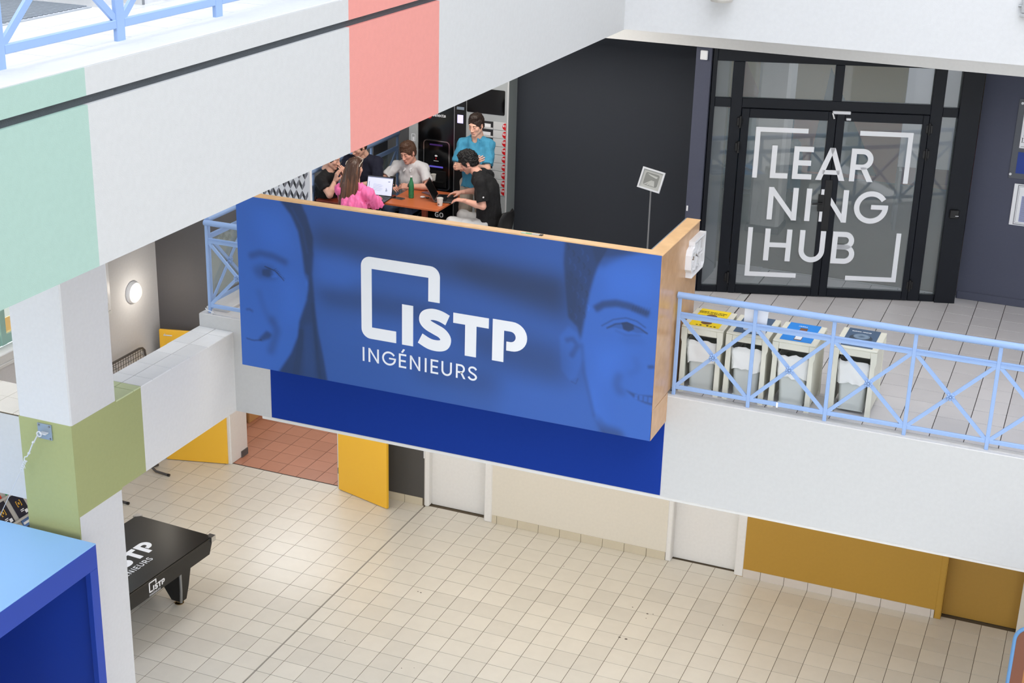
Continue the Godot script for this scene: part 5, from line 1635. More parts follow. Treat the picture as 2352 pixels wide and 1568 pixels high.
# leaflet display leaning on the left wall; only a corner shows between beam and cabin
func brochures() -> void:
	var B := Basis(Vector3.UP, PI / 2) * Basis(Vector3.RIGHT, -0.55)
	var at := Vector3(-11.62, 0.34, -13.3)
	var t := thing("leaflet_rack", "grey sloping leaflet rack behind the blue cabin", "rack", at)
	t.basis = B
	mat("rack_light", Color(0.70, 0.69, 0.67), 0.5)
	obj("back", bx(-1.3, 0.6, -0.1, 1.25, -0.03, -0.012, 0.004), "rack_light", t)
	for k in 4:
		obj("shelf", bx(-1.3, 0.6, -0.06 + k * 0.33, -0.03 + k * 0.33, -0.012, 0.05, 0.003), "rack_light", t)
	for x: float in [-1.28, 0.58]:
		obj("leg", Geo.new().box(Vector3(x - 0.02, -0.3, -0.06), Vector3(x + 0.02, 0.0, -0.03), 0.003), "rack_grey", t)
	mat("leaflet_navy", Color(0.06, 0.08, 0.18), 0.35)
	mat("leaflet_green", Color(0.18, 0.68, 0.36), 0.35)
	mat("leaflet_blue", Color(0.32, 0.48, 0.72), 0.35)
	mat("leaflet_gold", Color(0.85, 0.65, 0.18), 0.4)
	mat("leaflet_red", Color(0.80, 0.25, 0.18), 0.4)
	var kinds := [["leaflet_navy", "navy leaflet with a gold bracket emblem", "leaflet_gold"], ["leaflet_green", "green leaflet with a pale border", "white_print"], ["leaflet_blue", "blue leaflet with a dark picture", "charcoal"], ["leaflet_red", "red leaflet", "white_print"]]
	var where := ["at the right end of the rack", "third from the right end of the rack", "second from the right end of the rack", "fourth from the right end of the rack", "fifth from the right end of the rack", "at the left end of the rack"]
	for r in 3:
		for k in 6:
			var q: Array = kinds[0 if r == 1 else (1 + (k + r) % 3)]
			var rowname: String = ["bottom", "middle", "top"][r]
			var l := thing("leaflet", "%s, %s row, %s" % [q[1], rowname, ["leftmost", "second from left", "third from left", "third from right", "second from right", "rightmost"][k]], "leaflet", at + B * Vector3(-1.12 + k * 0.29, -0.028 + r * 0.33, 0.0), 0.0, "leaflets on the sloping rack")
			l.basis = B
			obj("cover", bx(-0.105, 0.105, 0.0, 0.297, -0.008, 0.0, 0.001), q[0], l)
			var e := Geo.new()
			if r == 1:
				e.stroke(PackedVector2Array([Vector2(-0.02, 0.20), Vector2(-0.035, 0.20), Vector2(-0.035, 0.13), Vector2(-0.02, 0.13)]), 0.01, 0.0, 0.001)
				e.stroke(PackedVector2Array([Vector2(0.02, 0.20), Vector2(0.035, 0.20), Vector2(0.035, 0.13), Vector2(0.02, 0.13)]), 0.01, 0.0, 0.001)
				e.box(Vector3(-0.012, 0.15, 0.0), Vector3(0.012, 0.18, 0.001))
				obj("emblem", e, q[2], l)
				obj("caption", bx(-0.03, 0.03, 0.075, 0.085, 0.0, 0.001), "white_print", l)
				obj("caption", bx(-0.03, 0.02, 0.055, 0.065, 0.0, 0.001), "white_print", l)
				obj("sticker", bx(0.03, 0.08, 0.015, 0.06, 0.0, 0.001), "white_print", l)
			else:
				obj("picture", bx(-0.07, 0.07, 0.04, 0.2, 0.0, 0.001), q[2], l)
				obj("title_band", bx(-0.09, 0.09, 0.23, 0.26, 0.0, 0.001), "white_print", l)


# ------------------------------------------------------------------ pool table
func build_pool_table() -> void:
	var t := thing("pool_table", "black covered pool table with the white school logo behind the column", "pool table", Vector3(-9.15, 0, -13.56), deg_to_rad(-3.5))
	var body := mat("pool_black", Color(0.065, 0.06, 0.058), 0.42)
	var top := mat("pool_cover", Color(0.035, 0.035, 0.045), 0.28)
	obj("cover", bx(-1.13, -0.015, 0.79, 0.80, 0.02, 2.2, 0.003), top, t)
	obj("cushion_frame", bx(-1.15, 0.0, 0.765, 0.79, 0.0, 2.22, 0.008), "pool_black", t)
	# apron: tapers inwards at both ends
	var pr := PackedVector2Array([Vector2(0.0, 0.765), Vector2(0.08, 0.575), Vector2(2.14, 0.575), Vector2(2.22, 0.765)])
	obj("apron", Geo.new().prism(pr, -1.13, -0.02, Transform3D(Basis(Vector3(0, 0, 1), Vector3.UP, Vector3.RIGHT), Vector3.ZERO)), body, t)
	for k in 4:
		var q := []
		for lev: Array in [[0.58, -0.19, -0.60, 0.20, 0.44], [0.22, -0.19, -0.46, 0.29, 0.44], [0.05, -0.20, -0.34, 0.335, 0.44]]:
			var xa: float = lev[1] if k % 2 == 0 else -1.15 - lev[1]
			var xb: float = lev[2] if k % 2 == 0 else -1.15 - lev[2]
			var za: float = lev[3] if k < 2 else 2.22 - lev[3]
			var zb: float = lev[4] if k < 2 else 2.22 - lev[4]
			var lo := Vector2(minf(xa, xb), minf(za, zb))
			var hi := Vector2(maxf(xa, xb), maxf(za, zb))
			q.append([Vector3(lo.x, lev[0], hi.y), Vector3(hi.x, lev[0], hi.y), Vector3(hi.x, lev[0], lo.y), Vector3(lo.x, lev[0], lo.y)])
		var g := Geo.new()
		for i in 2:
			for j in 4:
				g.quad(q[i + 1][j], q[i + 1][(j + 1) % 4], q[i][(j + 1) % 4], q[i][j])
		g.quad(q[2][3], q[2][2], q[2][1], q[2][0])
		var leg := obj("leg", g, body, t)
		var e: int = [1, 0, 2, 3][k]
		obj("corner_strip", Geo.new().tube([q[0][e], q[1][e], q[2][e]], 0.022, 4), "steel", leg)
		var fc: Vector3 = (q[2][0] + q[2][2]) * 0.5
		obj("foot", Geo.new().lathe([Vector2(0, 0), Vector2(0.055, 0), Vector2(0.058, 0.012), Vector2(0.035, 0.024), Vector2(0.03, 0.06), Vector2(0, 0.06)], 24, Transform3D(Basis.IDENTITY, Vector3(fc.x, 0, fc.z))), "bronze_foot", leg)
	for p: Vector2 in [Vector2(0.0, 0.0), Vector2(-1.15, 0.0), Vector2(0.0, 2.22), Vector2(-1.15, 2.22)]:
		var sx := -1.0 if p.x == 0.0 else 1.0
		var sz := 1.0 if p.y == 0.0 else -1.0
		var ol := PackedVector2Array([Vector2(p.x - sx * 0.012, p.y - sz * 0.012), Vector2(p.x + sx * 0.07, p.y - sz * 0.012), Vector2(p.x + sx * 0.07, p.y + sz * 0.03), Vector2(p.x + sx * 0.03, p.y + sz * 0.07), Vector2(p.x - sx * 0.012, p.y + sz * 0.07)])
		obj("corner_cap", Geo.new().prism(ol, -0.803, -0.735, Transform3D(Basis(Vector3.RIGHT, Vector3(0, 0, 1), Vector3.DOWN), Vector3.ZERO)), "chrome", t)
	# marks: on the cover the line of text runs towards -z with its top towards -x
	var s := 0.57
	var lg := logo(0.0, 0.0012, Transform3D(Basis(Vector3(0, 0, -s), Vector3(-s, 0, 0), Vector3(0, 1, 0)), Vector3(-0.41 + 4.263 * s, 0.80, 0.513 - 4.688 * s)))
	obj("logo", lg[0], "white_print", t)
	obj("lettering", lg[1], "white_print", t)
	s = 0.163
	lg = logo(0.0, 0.0012, Transform3D(Basis(Vector3(0, 0, -s), Vector3(0, s, 0), Vector3(1, 0, 0)), Vector3(-0.0195, 0.583 - 4.02 * s, 0.93 - 4.688 * s)))
	obj("logo", lg[0], "white_print", t)
	obj("lettering", lg[1], "white_print", t)


# ------------------------------------------------------------------ bodies: distances on a grid, meshed as surface nets
class Field:
	var o: Vector3
	var c: float
	var nx: int
	var ny: int
	var nz: int
	var f := PackedFloat32Array()

	func _init(lo: Vector3, hi: Vector3, cell: float) -> void:
		o = lo
		c = cell
		nx = int((hi.x - lo.x) / cell) + 2
		ny = int((hi.y - lo.y) / cell) + 2
		nz = int((hi.z - lo.z) / cell) + 2
		f.resize(nx * ny * nz)
		f.fill(1.0)

	func _span(lo: Vector3, hi: Vector3, m: float) -> Array:
		var a := (lo - Vector3.ONE * m - o) / c
		var b := (hi + Vector3.ONE * m - o) / c
		return [maxi(0, int(a.x)), mini(nx - 1, int(b.x) + 1), maxi(0, int(a.y)), mini(ny - 1, int(b.y) + 1), maxi(0, int(a.z)), mini(nz - 1, int(b.z) + 1)]

	# tapered capsule; flat = true cuts it square at b; sub takes it away
	func cone(a: Vector3, b: Vector3, ra: float, rb: float, k := 0.02, flat := false, sub := false) -> Field:
		var m := maxf(ra, rb) + k + 2.5 * c
		var s := _span(Vector3(minf(a.x, b.x), minf(a.y, b.y), minf(a.z, b.z)), Vector3(maxf(a.x, b.x), maxf(a.y, b.y), maxf(a.z, b.z)), m)
		var ba := b - a
		var bb := maxf(1e-9, ba.dot(ba))
		var dir := ba / sqrt(bb)
		for z in range(s[4], s[5] + 1):
			for y in range(s[2], s[3] + 1):
				var i: int = (z * ny + y) * nx + s[0]
				for x in range(s[0], s[1] + 1):
					var pa := Vector3(o.x + x * c, o.y + y * c, o.z + z * c) - a
					var h := clampf(pa.dot(ba) / bb, 0.0, 1.0)
					var d := (pa - ba * h).length() - (ra + (rb - ra) * h)
					if flat: d = maxf(d, (pa - ba).dot(dir))
					var e := f[i]
					if sub:
						d = -d
						var g := maxf(k - absf(d - e), 0.0) / k
						f[i] = maxf(d, e) + g * g * k * 0.25
					else:
						var g := maxf(k - absf(d - e), 0.0) / k
						f[i] = minf(d, e) - g * g * k * 0.25
					i += 1
		return self

	func ell(at: Vector3, r: Vector3, basis := Basis.IDENTITY, k := 0.02, sub := false) -> Field:
		var m := maxf(r.x, maxf(r.y, r.z))
		var s := _span(at, at, m + k + 2.5 * c)
		var inv := basis.inverse()
		for z in range(s[4], s[5] + 1):
			for y in range(s[2], s[3] + 1):
				var i: int = (z * ny + y) * nx + s[0]
				for x in range(s[0], s[1] + 1):
					var q := inv * (Vector3(o.x + x * c, o.y + y * c, o.z + z * c) - at)
					var q1 := q / r
					var k0 := q1.length()
					var d := k0 * (k0 - 1.0) / maxf(1e-6, (q1 / r).length())
					var e := f[i]
					if sub: d = -d
					var g := maxf(k - absf(d - e), 0.0) / k
					f[i] = (maxf(d, e) + g * g * k * 0.25) if sub else (minf(d, e) - g * g * k * 0.25)
					i += 1
		return self

	# keep what lies behind the plane n.p = d
	func cut(n: Vector3, d: float) -> Field:
		for z in nz:
			for y in ny:
				var i := (z * ny + y) * nx
				for x in nx:
					if f[i] < 0.9:
						f[i] = maxf(f[i], n.dot(Vector3(o.x + x * c, o.y + y * c, o.z + z * c)) - d)
					i += 1
		return self

	func rumple(amp: float, freq: Vector3, sd: int) -> Field:
		var fn := FastNoiseLite.new()
		fn.seed = sd
		fn.frequency = 1.0
		fn.fractal_octaves = 2
		for z in nz:
			for y in ny:
				var i := (z * ny + y) * nx
				for x in nx:
					if absf(f[i]) < 3.0 * c + amp:
						f[i] += amp * fn.get_noise_3d((o.x + x * c) * freq.x, (o.y + y * c) * freq.y, (o.z + z * c) * freq.z)
					i += 1
		return self

	func skin(g: Geo, paint = null, X := Transform3D.IDENTITY) -> Geo:
		var at := PackedInt32Array()
		at.resize(nx * ny * nz)
		at.fill(-1)
		var sy := nx
		var sz := nx * ny
		var off := [0, 1, sy, sy + 1, sz, sz + 1, sz + sy, sz + sy + 1]
		var edges := [[0, 1], [2, 3], [4, 5], [6, 7], [0, 2], [1, 3], [4, 6], [5, 7], [0, 4], [1, 5], [2, 6], [3, 7]]
		var P := [Vector3(0, 0, 0), Vector3(1, 0, 0), Vector3(0, 1, 0), Vector3(1, 1, 0), Vector3(0, 0, 1), Vector3(1, 0, 1), Vector3(0, 1, 1), Vector3(1, 1, 1)]
		var lim := 5.0 * c
		for z in nz - 1:
			for y in ny - 1:
				var i := (z * ny + y) * nx - 1
				for x in nx - 1:
					i += 1
					if absf(f[i]) > lim: continue
					var s := 0
					for k in 8:
						if f[i + off[k]] < 0.0: s += 1
					if s == 0 or s == 8: continue
					var q := Vector3.ZERO
					var m := 0
					for e: Array in edges:
						var a := f[i + off[e[0]]]
						var b := f[i + off[e[1]]]
						if (a < 0.0) != (b < 0.0):
							q += (P[e[0]] as Vector3).lerp(P[e[1]], a / (a - b))
							m += 1
					q /= m
					var gx := f[i + 1] - f[i] + f[i + off[3]] - f[i + off[2]] + f[i + off[5]] - f[i + off[4]] + f[i + off[7]] - f[i + off[6]]
					var gy := f[i + sy] - f[i] + f[i + off[3]] - f[i + off[1]] + f[i + off[6]] - f[i + off[4]] + f[i + off[7]] - f[i + off[5]]
					var gz := f[i + sz] - f[i] + f[i + off[5]] - f[i + off[1]] + f[i + off[6]] - f[i + off[2]] + f[i + off[7]] - f[i + off[3]]
					var w := o + (Vector3(x, y, z) + q) * c
					at[i] = g.v.size()
					g.v.append(X * w)
					var nn := (X.basis * Vector3(gx, gy, gz)).normalized()
					g.n.append(nn)
					g.c.append(paint.call(w, nn) if paint != null else g.col)
					g.t.append(Vector2.ZERO)
		for z in range(1, nz - 1):
			for y in range(1, ny - 1):
				var i := (z * ny + y) * nx
				for x in range(1, nx - 1):
					i += 1
					var a := f[i]
					if absf(a) > lim: continue
					var ins := a < 0.0
					for ax in 3:
						var st: int = [1, sy, sz][ax]
						if (f[i + st] < 0.0) == ins: continue
						var u: int = [sy, sz, 1][ax]
						var w: int = [sz, 1, sy][ax]
						var p0 := at[i - u - w]
						var p1 := at[i - w]
						var p2 := at[i]
						var p3 := at[i - u]
						if p0 < 0 or p1 < 0 or p2 < 0 or p3 < 0: continue
						if ins: g.idx.append_array([p0, p2, p1, p0, p3, p2])
						else: g.idx.append_array([p0, p1, p2, p0, p2, p3])
		return g


func frame_of(fwd: Vector3, up := Vector3.UP) -> Basis:
	var z := fwd.normalized()
	var x := up.cross(z).normalized()
	return Basis(x, z.cross(x), z)


# head in its own axes: y up, z forward, x towards the person's left; added to the body's mesh
func head_geo(g: Geo, X: Transform3D, tone: Color, beard := 0.0, sz := 0.0048) -> void:
	var h := Field.new(Vector3(-0.105, -0.15, -0.12), Vector3(0.105, 0.135, 0.13), sz)
	h.ell(Vector3(0, 0.035, -0.012), Vector3(0.074, 0.083, 0.094), Basis.IDENTITY, 0.01)
	h.ell(Vector3(0, -0.02, 0.028), Vector3(0.061, 0.088, 0.062), Basis.IDENTITY, 0.03)
	for s: float in [-1.0, 1.0]:
		h.cone(Vector3(s * 0.052, -0.045, 0.005), Vector3(s * 0.016, -0.098, 0.062), 0.022, 0.017, 0.025)
		h.ell(Vector3(s * 0.04, -0.022, 0.058), Vector3(0.022, 0.022, 0.02), Basis.IDENTITY, 0.02)
	h.ell(Vector3(0, -0.103, 0.066), Vector3(0.022, 0.016, 0.018), Basis.IDENTITY, 0.015)
	h.cone(Vector3(-0.034, 0.024, 0.076), Vector3(0.034, 0.024, 0.076), 0.011, 0.011, 0.02)
	for s: float in [-1.0, 1.0]:
		h.ell(Vector3(s * 0.031, 0.002, 0.096), Vector3(0.019, 0.012, 0.016), Basis.IDENTITY, 0.012, true)
	h.cone(Vector3(0, 0.008, 0.087), Vector3(0, -0.036, 0.108), 0.0075, 0.0115, 0.012)
	for s: float in [-1.0, 1.0]:
		h.ell(Vector3(s * 0.012, -0.041, 0.097), Vector3(0.009, 0.008, 0.011), Basis.IDENTITY, 0.008)
		h.ell(Vector3(s * 0.031, 0.001, 0.079), Vector3(0.0135, 0.0105, 0.0115), Basis.IDENTITY, 0.004)
		h.ell(Vector3(s * 0.078, -0.004, -0.006), Vector3(0.010, 0.031, 0.019), Basis(Vector3.UP, s * 0.35), 0.006)
		h.ell(Vector3(s * 0.087, 0.0, 0.0), Vector3(0.007, 0.016, 0.010), Basis(Vector3.UP, s * 0.35), 0.004, true)
	h.cone(Vector3(-0.02, -0.0665, 0.084), Vector3(0, -0.064, 0.0945), 0.0055, 0.0065, 0.006)
	h.cone(Vector3(0.02, -0.0665, 0.084), Vector3(0, -0.064, 0.0945), 0.0055, 0.0065, 0.006)
	h.cone(Vector3(-0.017, -0.077, 0.083), Vector3(0.017, -0.077, 0.083), 0.0065, 0.0065, 0.008)
	h.cone(Vector3(-0.019, -0.071, 0.096), Vector3(0.019, -0.071, 0.096), 0.0025, 0.0025, 0.004, false, true)
	h.cone(Vector3(0, -0.07, -0.02), Vector3(0, -0.15, -0.035), 0.054, 0.056, 0.03)
	var paint := func(p: Vector3, _n: Vector3) -> Color:
		var c := tone
		if p.z > 0.07 and absf(p.x) < 0.027 and p.y < -0.0585 and p.y > -0.085:
			c = tone.lerp(Color(0.62, 0.24, 0.20), 0.45)
		elif p.y < -0.052 and p.z > -0.01 and absf(p.x) < 0.075:
			c = tone.lerp(Color(0.10, 0.07, 0.05), beard)
		elif p.y < 0.01 and p.y > -0.045 and p.z > 0.05:
			c = tone.lerp(Color(0.72, 0.30, 0.24), 0.13)
		if absf(p.x) > 0.07 and p.z < 0.03: c = tone.lerp(Color(0.72, 0.30, 0.22), 0.15)
		return c
	h.skin(g, paint, X)


# eyes, brows and lashes as small parts
func face_bits(parent: Node, X: Transform3D, brow: Color, lids_down := 0.6) -> void:
	var e := Geo.new()
	var i := Geo.new()
	var b := Geo.new()
	for s: float in [-1.0, 1.0]:
		e.ball(Vector3(s * 0.031, 0.0, 0.0835), Vector3(0.0115, 0.0062 - 0.003 * lids_down, 0.0085), Basis.IDENTITY, 6, 10)
		i.ball(Vector3(s * 0.0305, -0.001, 0.0895), Vector3(0.0047, 0.0047 - 0.0018 * lids_down, 0.0035), Basis.IDENTITY, 6, 8)
		b.tube([Vector3(s * 0.015, 0.0195, 0.0925), Vector3(s * 0.03, 0.0245, 0.0895), Vector3(s * 0.044, 0.0225, 0.0795), Vector3(s * 0.051, 0.018, 0.0715)], [0.003, 0.0042, 0.0036, 0.002], 6)
		b.tube([Vector3(s * 0.0195, 0.001, 0.0885), Vector3(s * 0.031, 0.0055 - 0.003 * lids_down, 0.0925), Vector3(s * 0.0425, 0.001, 0.084)], 0.0016, 5)
	obj("eyes", e, mat("eye_white", Color(0.86, 0.83, 0.80), 0.3), parent).transform = X
	obj("irises", i, mat("iris_dark", Color(0.10, 0.07, 0.05), 0.2), parent).transform = X
	obj("eyebrows", b, mat("brow_%s" % brow.to_html(), brow, 0.8), parent).transform = X


# short hair: a rumpled cap over the skull, open at the face
func short_hair(parent: Node, X: Transform3D, col: Color, thick: float, curl: float, sd: int, fringe := 0.055) -> void:
	var h := Field.new(Vector3(-0.12, -0.10, -0.145), Vector3(0.12, 0.165, 0.13), 0.005)
	h.ell(Vector3(0, 0.042, -0.014), Vector3(0.078 + thick * 0.5, 0.086 + thick, 0.097 + thick * 0.5), Basis.IDENTITY, 0.01)
	h.ell(Vector3(0, -0.02, -0.045), Vector3(0.074, 0.06, 0.062), Basis.IDENTITY, 0.02)
	h.ell(Vector3(0.008, 0.105 + thick * 0.3, 0.03), Vector3(0.062, 0.028 + thick * 0.5, 0.055), Basis.IDENTITY, 0.02)
	for s: float in [-1.0, 1.0]:
		h.ell(Vector3(s * 0.071, 0.0, 0.022), Vector3(0.009, 0.035, 0.012), Basis.IDENTITY, 0.012)
		h.ell(Vector3(s * 0.082, -0.012, -0.002), Vector3(0.022, 0.038, 0.022), Basis.IDENTITY, 0.008, true)
	h.ell(Vector3(0, -0.025, 0.105), Vector3(0.066, fringe + 0.028, 0.075), Basis.IDENTITY, 0.012, true)
	h.ell(Vector3(0, -0.10, 0.03), Vector3(0.10, 0.075, 0.085), Basis.IDENTITY, 0.012, true)
	h.rumple(curl, Vector3(34, 22, 34), sd)
	h.rumple(curl * 0.6, Vector3(90, 50, 90), sd + 1)
	var g := Geo.new()
	var fn := FastNoiseLite.new()
	fn.seed = sd
	fn.frequency = 60.0
	h.skin(g, func(p: Vector3, _n: Vector3) -> Color: return col * (1.0 + 0.35 * fn.get_noise_3d(p.x * 2.0, p.y * 0.5, p.z * 1.2)), X)
	obj("hair", g, vcol("hair_skin", 0.55), parent)


# hand: wrist at the origin, fingers along y, back of the hand +z, thumb at +x (mirrored by side)
func hand_geo(g: Geo, wrist: Vector3, along: Vector3, back: Vector3, side: float, curl: Array, spread: float, tone: Color, thumb_in := 0.3) -> void:
	var h := Field.new(Vector3(-0.075, -0.05, -0.10), Vector3(0.09, 0.20, 0.05), 0.0042)
	h.cone(Vector3(0, -0.045, 0), Vector3(0, 0.01, 0), 0.025, 0.023, 0.01)
	var kx := [0.029, 0.010, -0.009, -0.027]
	var ky := [0.088, 0.092, 0.088, 0.078]
	var ln := [[0.043, 0.026, 0.021], [0.047, 0.030, 0.022], [0.043, 0.028, 0.022], [0.034, 0.021, 0.019]]
	for i in 4:
		h.cone(Vector3(kx[i] * 0.6, 0.012, 0), Vector3(kx[i], ky[i], 0.002), 0.014, 0.0112, 0.014)
	h.ell(Vector3(0.018, 0.035, -0.010), Vector3(0.018, 0.028, 0.014), Basis.IDENTITY, 0.012)
	for i in 4:
		var p := Vector3(kx[i], ky[i], 0.002)
		var a := 0.0
		var sp := spread * (1.4 - i) * 0.5
		for j in 3:
			a += float(curl[i]) * [0.9, 1.1, 0.7][j]
			var d := Vector3(sin(sp) * cos(a), cos(sp) * cos(a), -sin(a))
			var q: Vector3 = p + d * float(ln[i][j])
			var r0: float = [0.0098, 0.0088, 0.0080][j] * (0.88 if i == 3 else 1.0)
			h.cone(p, q, r0, r0 - 0.0009, 0.004 if j > 0 else 0.008)
			p = q
	var t0 := Vector3(0.022, 0.022, -0.008)
	var t1 := Vector3(0.048 - 0.012 * thumb_in, 0.056, -0.016 - 0.02 * thumb_in)
	var t2 := Vector3(0.060 - 0.035 * thumb_in, 0.085, -0.022 - 0.035 * thumb_in)
	h.cone(t0, t1, 0.0145, 0.0108, 0.012)
	h.cone(t1, t2, 0.0105, 0.0088, 0.005)
	var y := along.normalized()
	var z := (back - y * back.dot(y)).normalized()
	var x := y.cross(z) * side
	var paint := func(p: Vector3, _n: Vector3) -> Color: return tone.lerp(Color(0.70, 0.28, 0.22), clampf((p.y - 0.08) * 2.2, 0.0, 0.2))
	var at := g.idx.size()
	h.skin(g, paint, Transform3D(Basis(x, y, z), wrist))
	if side < 0.0:
		for k in range(at, g.idx.size(), 3):
			var sw := g.idx[k]
			g.idx[k] = g.idx[k + 1]
			g.idx[k + 1] = sw


# q holds the joints; the person's root stands at q.base
func person(label: String, q: Dictionary) -> Node3D:
	var base: Vector3 = q.base
	var t := thing("person", label, "person", base, 0.0)
	var J := {}
	for k: String in ["pelvis", "chest", "neck", "head", "shR", "shL", "elR", "elL", "wrR", "wrL", "hipR", "hipL", "knR", "knL", "anR", "anL"]:
		J[k] = (q[k] as Vector3) + Vector3(0, MID, 0) - base
	var tone: Color = q.tone
	var lo: Vector3 = J.head
	var hi: Vector3 = J.head
	for k: String in J:
		lo = lo.min(J[k])
		hi = hi.max(J[k])
	lo -= Vector3(0.22, 0.10, 0.22)
	hi += Vector3(0.22, 0.05, 0.22)
	lo.y = maxf(lo.y, -0.02)
	var fwd: Vector3 = (q.facing as Vector3).normalized()
	var BB := frame_of(fwd)
	var th: float = q.get("build", 1.0)
	# skin
	var b := Field.new(lo, hi, 0.0155)
	b.cone(J.pelvis, J.chest, 0.115 * th, 0.12 * th, 0.05)
	b.ell(J.chest, Vector3(0.15, 0.17, 0.10) * th, frame_of(fwd, (J.neck - J.pelvis).normalized()), 0.05)
	b.cone(J.shR, J.shL, 0.045, 0.045, 0.05)
	for s: String in ["R", "L"]: b.cone(J.neck + Vector3(0, 0.0, 0), J["sh" + s], 0.042, 0.038, 0.03)
	b.cone(J.neck + Vector3(0, -0.03, 0), J.neck.lerp(J.head, 0.55), 0.062, 0.054, 0.03)
	for s: String in ["R", "L"]:
		var sh: Vector3 = J["sh" + s]
		var el: Vector3 = J["el" + s]
		var wr: Vector3 = J["wr" + s]
		b.cone(sh, el, 0.045 * th, 0.038, 0.03)
		b.cone(el, el.lerp(wr, 0.35), 0.039, 0.041, 0.015)
		b.cone(el.lerp(wr, 0.35), wr, 0.041, 0.0265, 0.012)
		b.cone(J["hip" + s], J["kn" + s], 0.078 * th, 0.054, 0.03)
		b.cone(J["kn" + s], J["an" + s], 0.054, 0.037, 0.02)
		var ft: Vector3 = J["an" + s] + Vector3(0, -0.035, 0)
		b.cone(ft, ft + Vector3(fwd.x, 0, fwd.z).normalized() * 0.15, 0.038, 0.03, 0.02)
	var g := Geo.new()
	g.col = tone
	b.skin(g)
	var HX := Transform3D(frame_of(q.look, q.get("crown", Vector3.UP)), J.head)
	head_geo(g, HX, tone, q.get("beard", 0.0))
	for s: String in ["R", "L"]:
		var hd = q.get("hand" + s)
		if hd:
			hand_geo(g, J["wr" + s], hd[0], hd[1], hd[2], hd[3], hd[4], tone, hd[5] if hd.size() > 5 else 0.3)
	obj("body", g, vcol("people_skin", 0.55), t)
	# shirt
	var sl: float = q.get("sleeve", 0.62)
	var c := Field.new(lo, hi, 0.0125)
	var loose: float = q.get("loose", 0.02)
	var hem: Vector3 = J.pelvis + (J.pelvis - J.chest).normalized() * q.get("hem", 0.05)
	c.cone(J.chest, hem, 0.118 * th + loose, 0.125 * th + loose * 1.2, 0.05, true)
	c.ell(J.chest + Vector3(0, 0.02, 0), Vector3(0.158, 0.18, 0.108) * th + Vector3.ONE * loose * 0.5, frame_of(fwd, (J.neck - J.pelvis).normalized()), 0.05)
	for s: String in ["R", "L"]: c.cone(J.neck + Vector3(0, 0.004, 0), J["sh" + s], 0.060 + loose * 0.3, 0.055 + loose * 0.3, 0.04)
	c.cone(J.neck + Vector3(0, -0.07, 0), J.neck + Vector3(0, 0.012, 0), 0.088, 0.076, 0.04, true)
	for s: String in ["R", "L"]:
		var sh: Vector3 = J["sh" + s]
		var el: Vector3 = J["el" + s]
		c.cone(sh, sh.lerp(el, sl), 0.060 * th + loose * 0.3, 0.048 + loose * 0.85, 0.035, true)
	c.cone(J.neck + Vector3(0, 0.012, 0) + fwd * 0.015, J.neck + Vector3(0, 0.12, 0) + fwd * 0.03, 0.062, 0.085, 0.008, false, true)
	c.rumple(q.get("folds", 0.012), q.get("fold_dir", Vector3(9, 5, 9)), int(q.get("sd", 5)))
	c.rumple(0.005, Vector3(22, 12, 22), int(q.get("sd", 5)) + 3)
	var cg := Geo.new()
	c.skin(cg)
	var shirt := obj(q.get("top_name", "t_shirt"), cg, q.shirt, t)
	# trousers and shoes
	var p := Field.new(lo, hi, 0.016)
	p.cone(J.pelvis + Vector3(0, 0.06, 0), J.pelvis, 0.118 * th, 0.13 * th, 0.04)
	for s: String in ["R", "L"]:
		p.cone(J["hip" + s], J["kn" + s], 0.094 * th, 0.074, 0.05)
		p.cone(J["kn" + s], J["kn" + s].lerp(J["an" + s], 0.92), 0.072, 0.06, 0.03, true)
	p.rumple(0.014, Vector3(9, 7, 9), int(q.get("sd", 5)) + 9)
	var pg := Geo.new()
	p.skin(pg)
	obj("trousers", pg, q.trousers, t)
	for s: String in ["R", "L"]:
		var ft: Vector3 = J["an" + s]
		var d := Vector3(fwd.x, 0, fwd.z).normalized()
		var sg := Geo.new()
		sg.tube([ft + Vector3(0, -0.03, 0) - d * 0.05, ft + Vector3(0, -0.025, 0) + d * 0.04, ft + Vector3(0, -0.038, 0) + d * 0.13, ft + Vector3(0, -0.045, 0) + d * 0.185], [0.042, 0.05, 0.045, 0.026], 12)
		obj("shoe", sg, mat("shoe_white", Color(0.80, 0.80, 0.78), 0.6), t)
	t.set_meta("head_at", HX)
	return t


func cloth_mat(key: String, c: Color, rough := 0.85) -> StandardMaterial3D:
	var m := mat(key, c, rough)
	m.rim_enabled = true
	m.rim = 0.15
	return m


func lin(r: float, g: float, b: float) -> Color:
	return Color(r, g, b).srgb_to_linear()


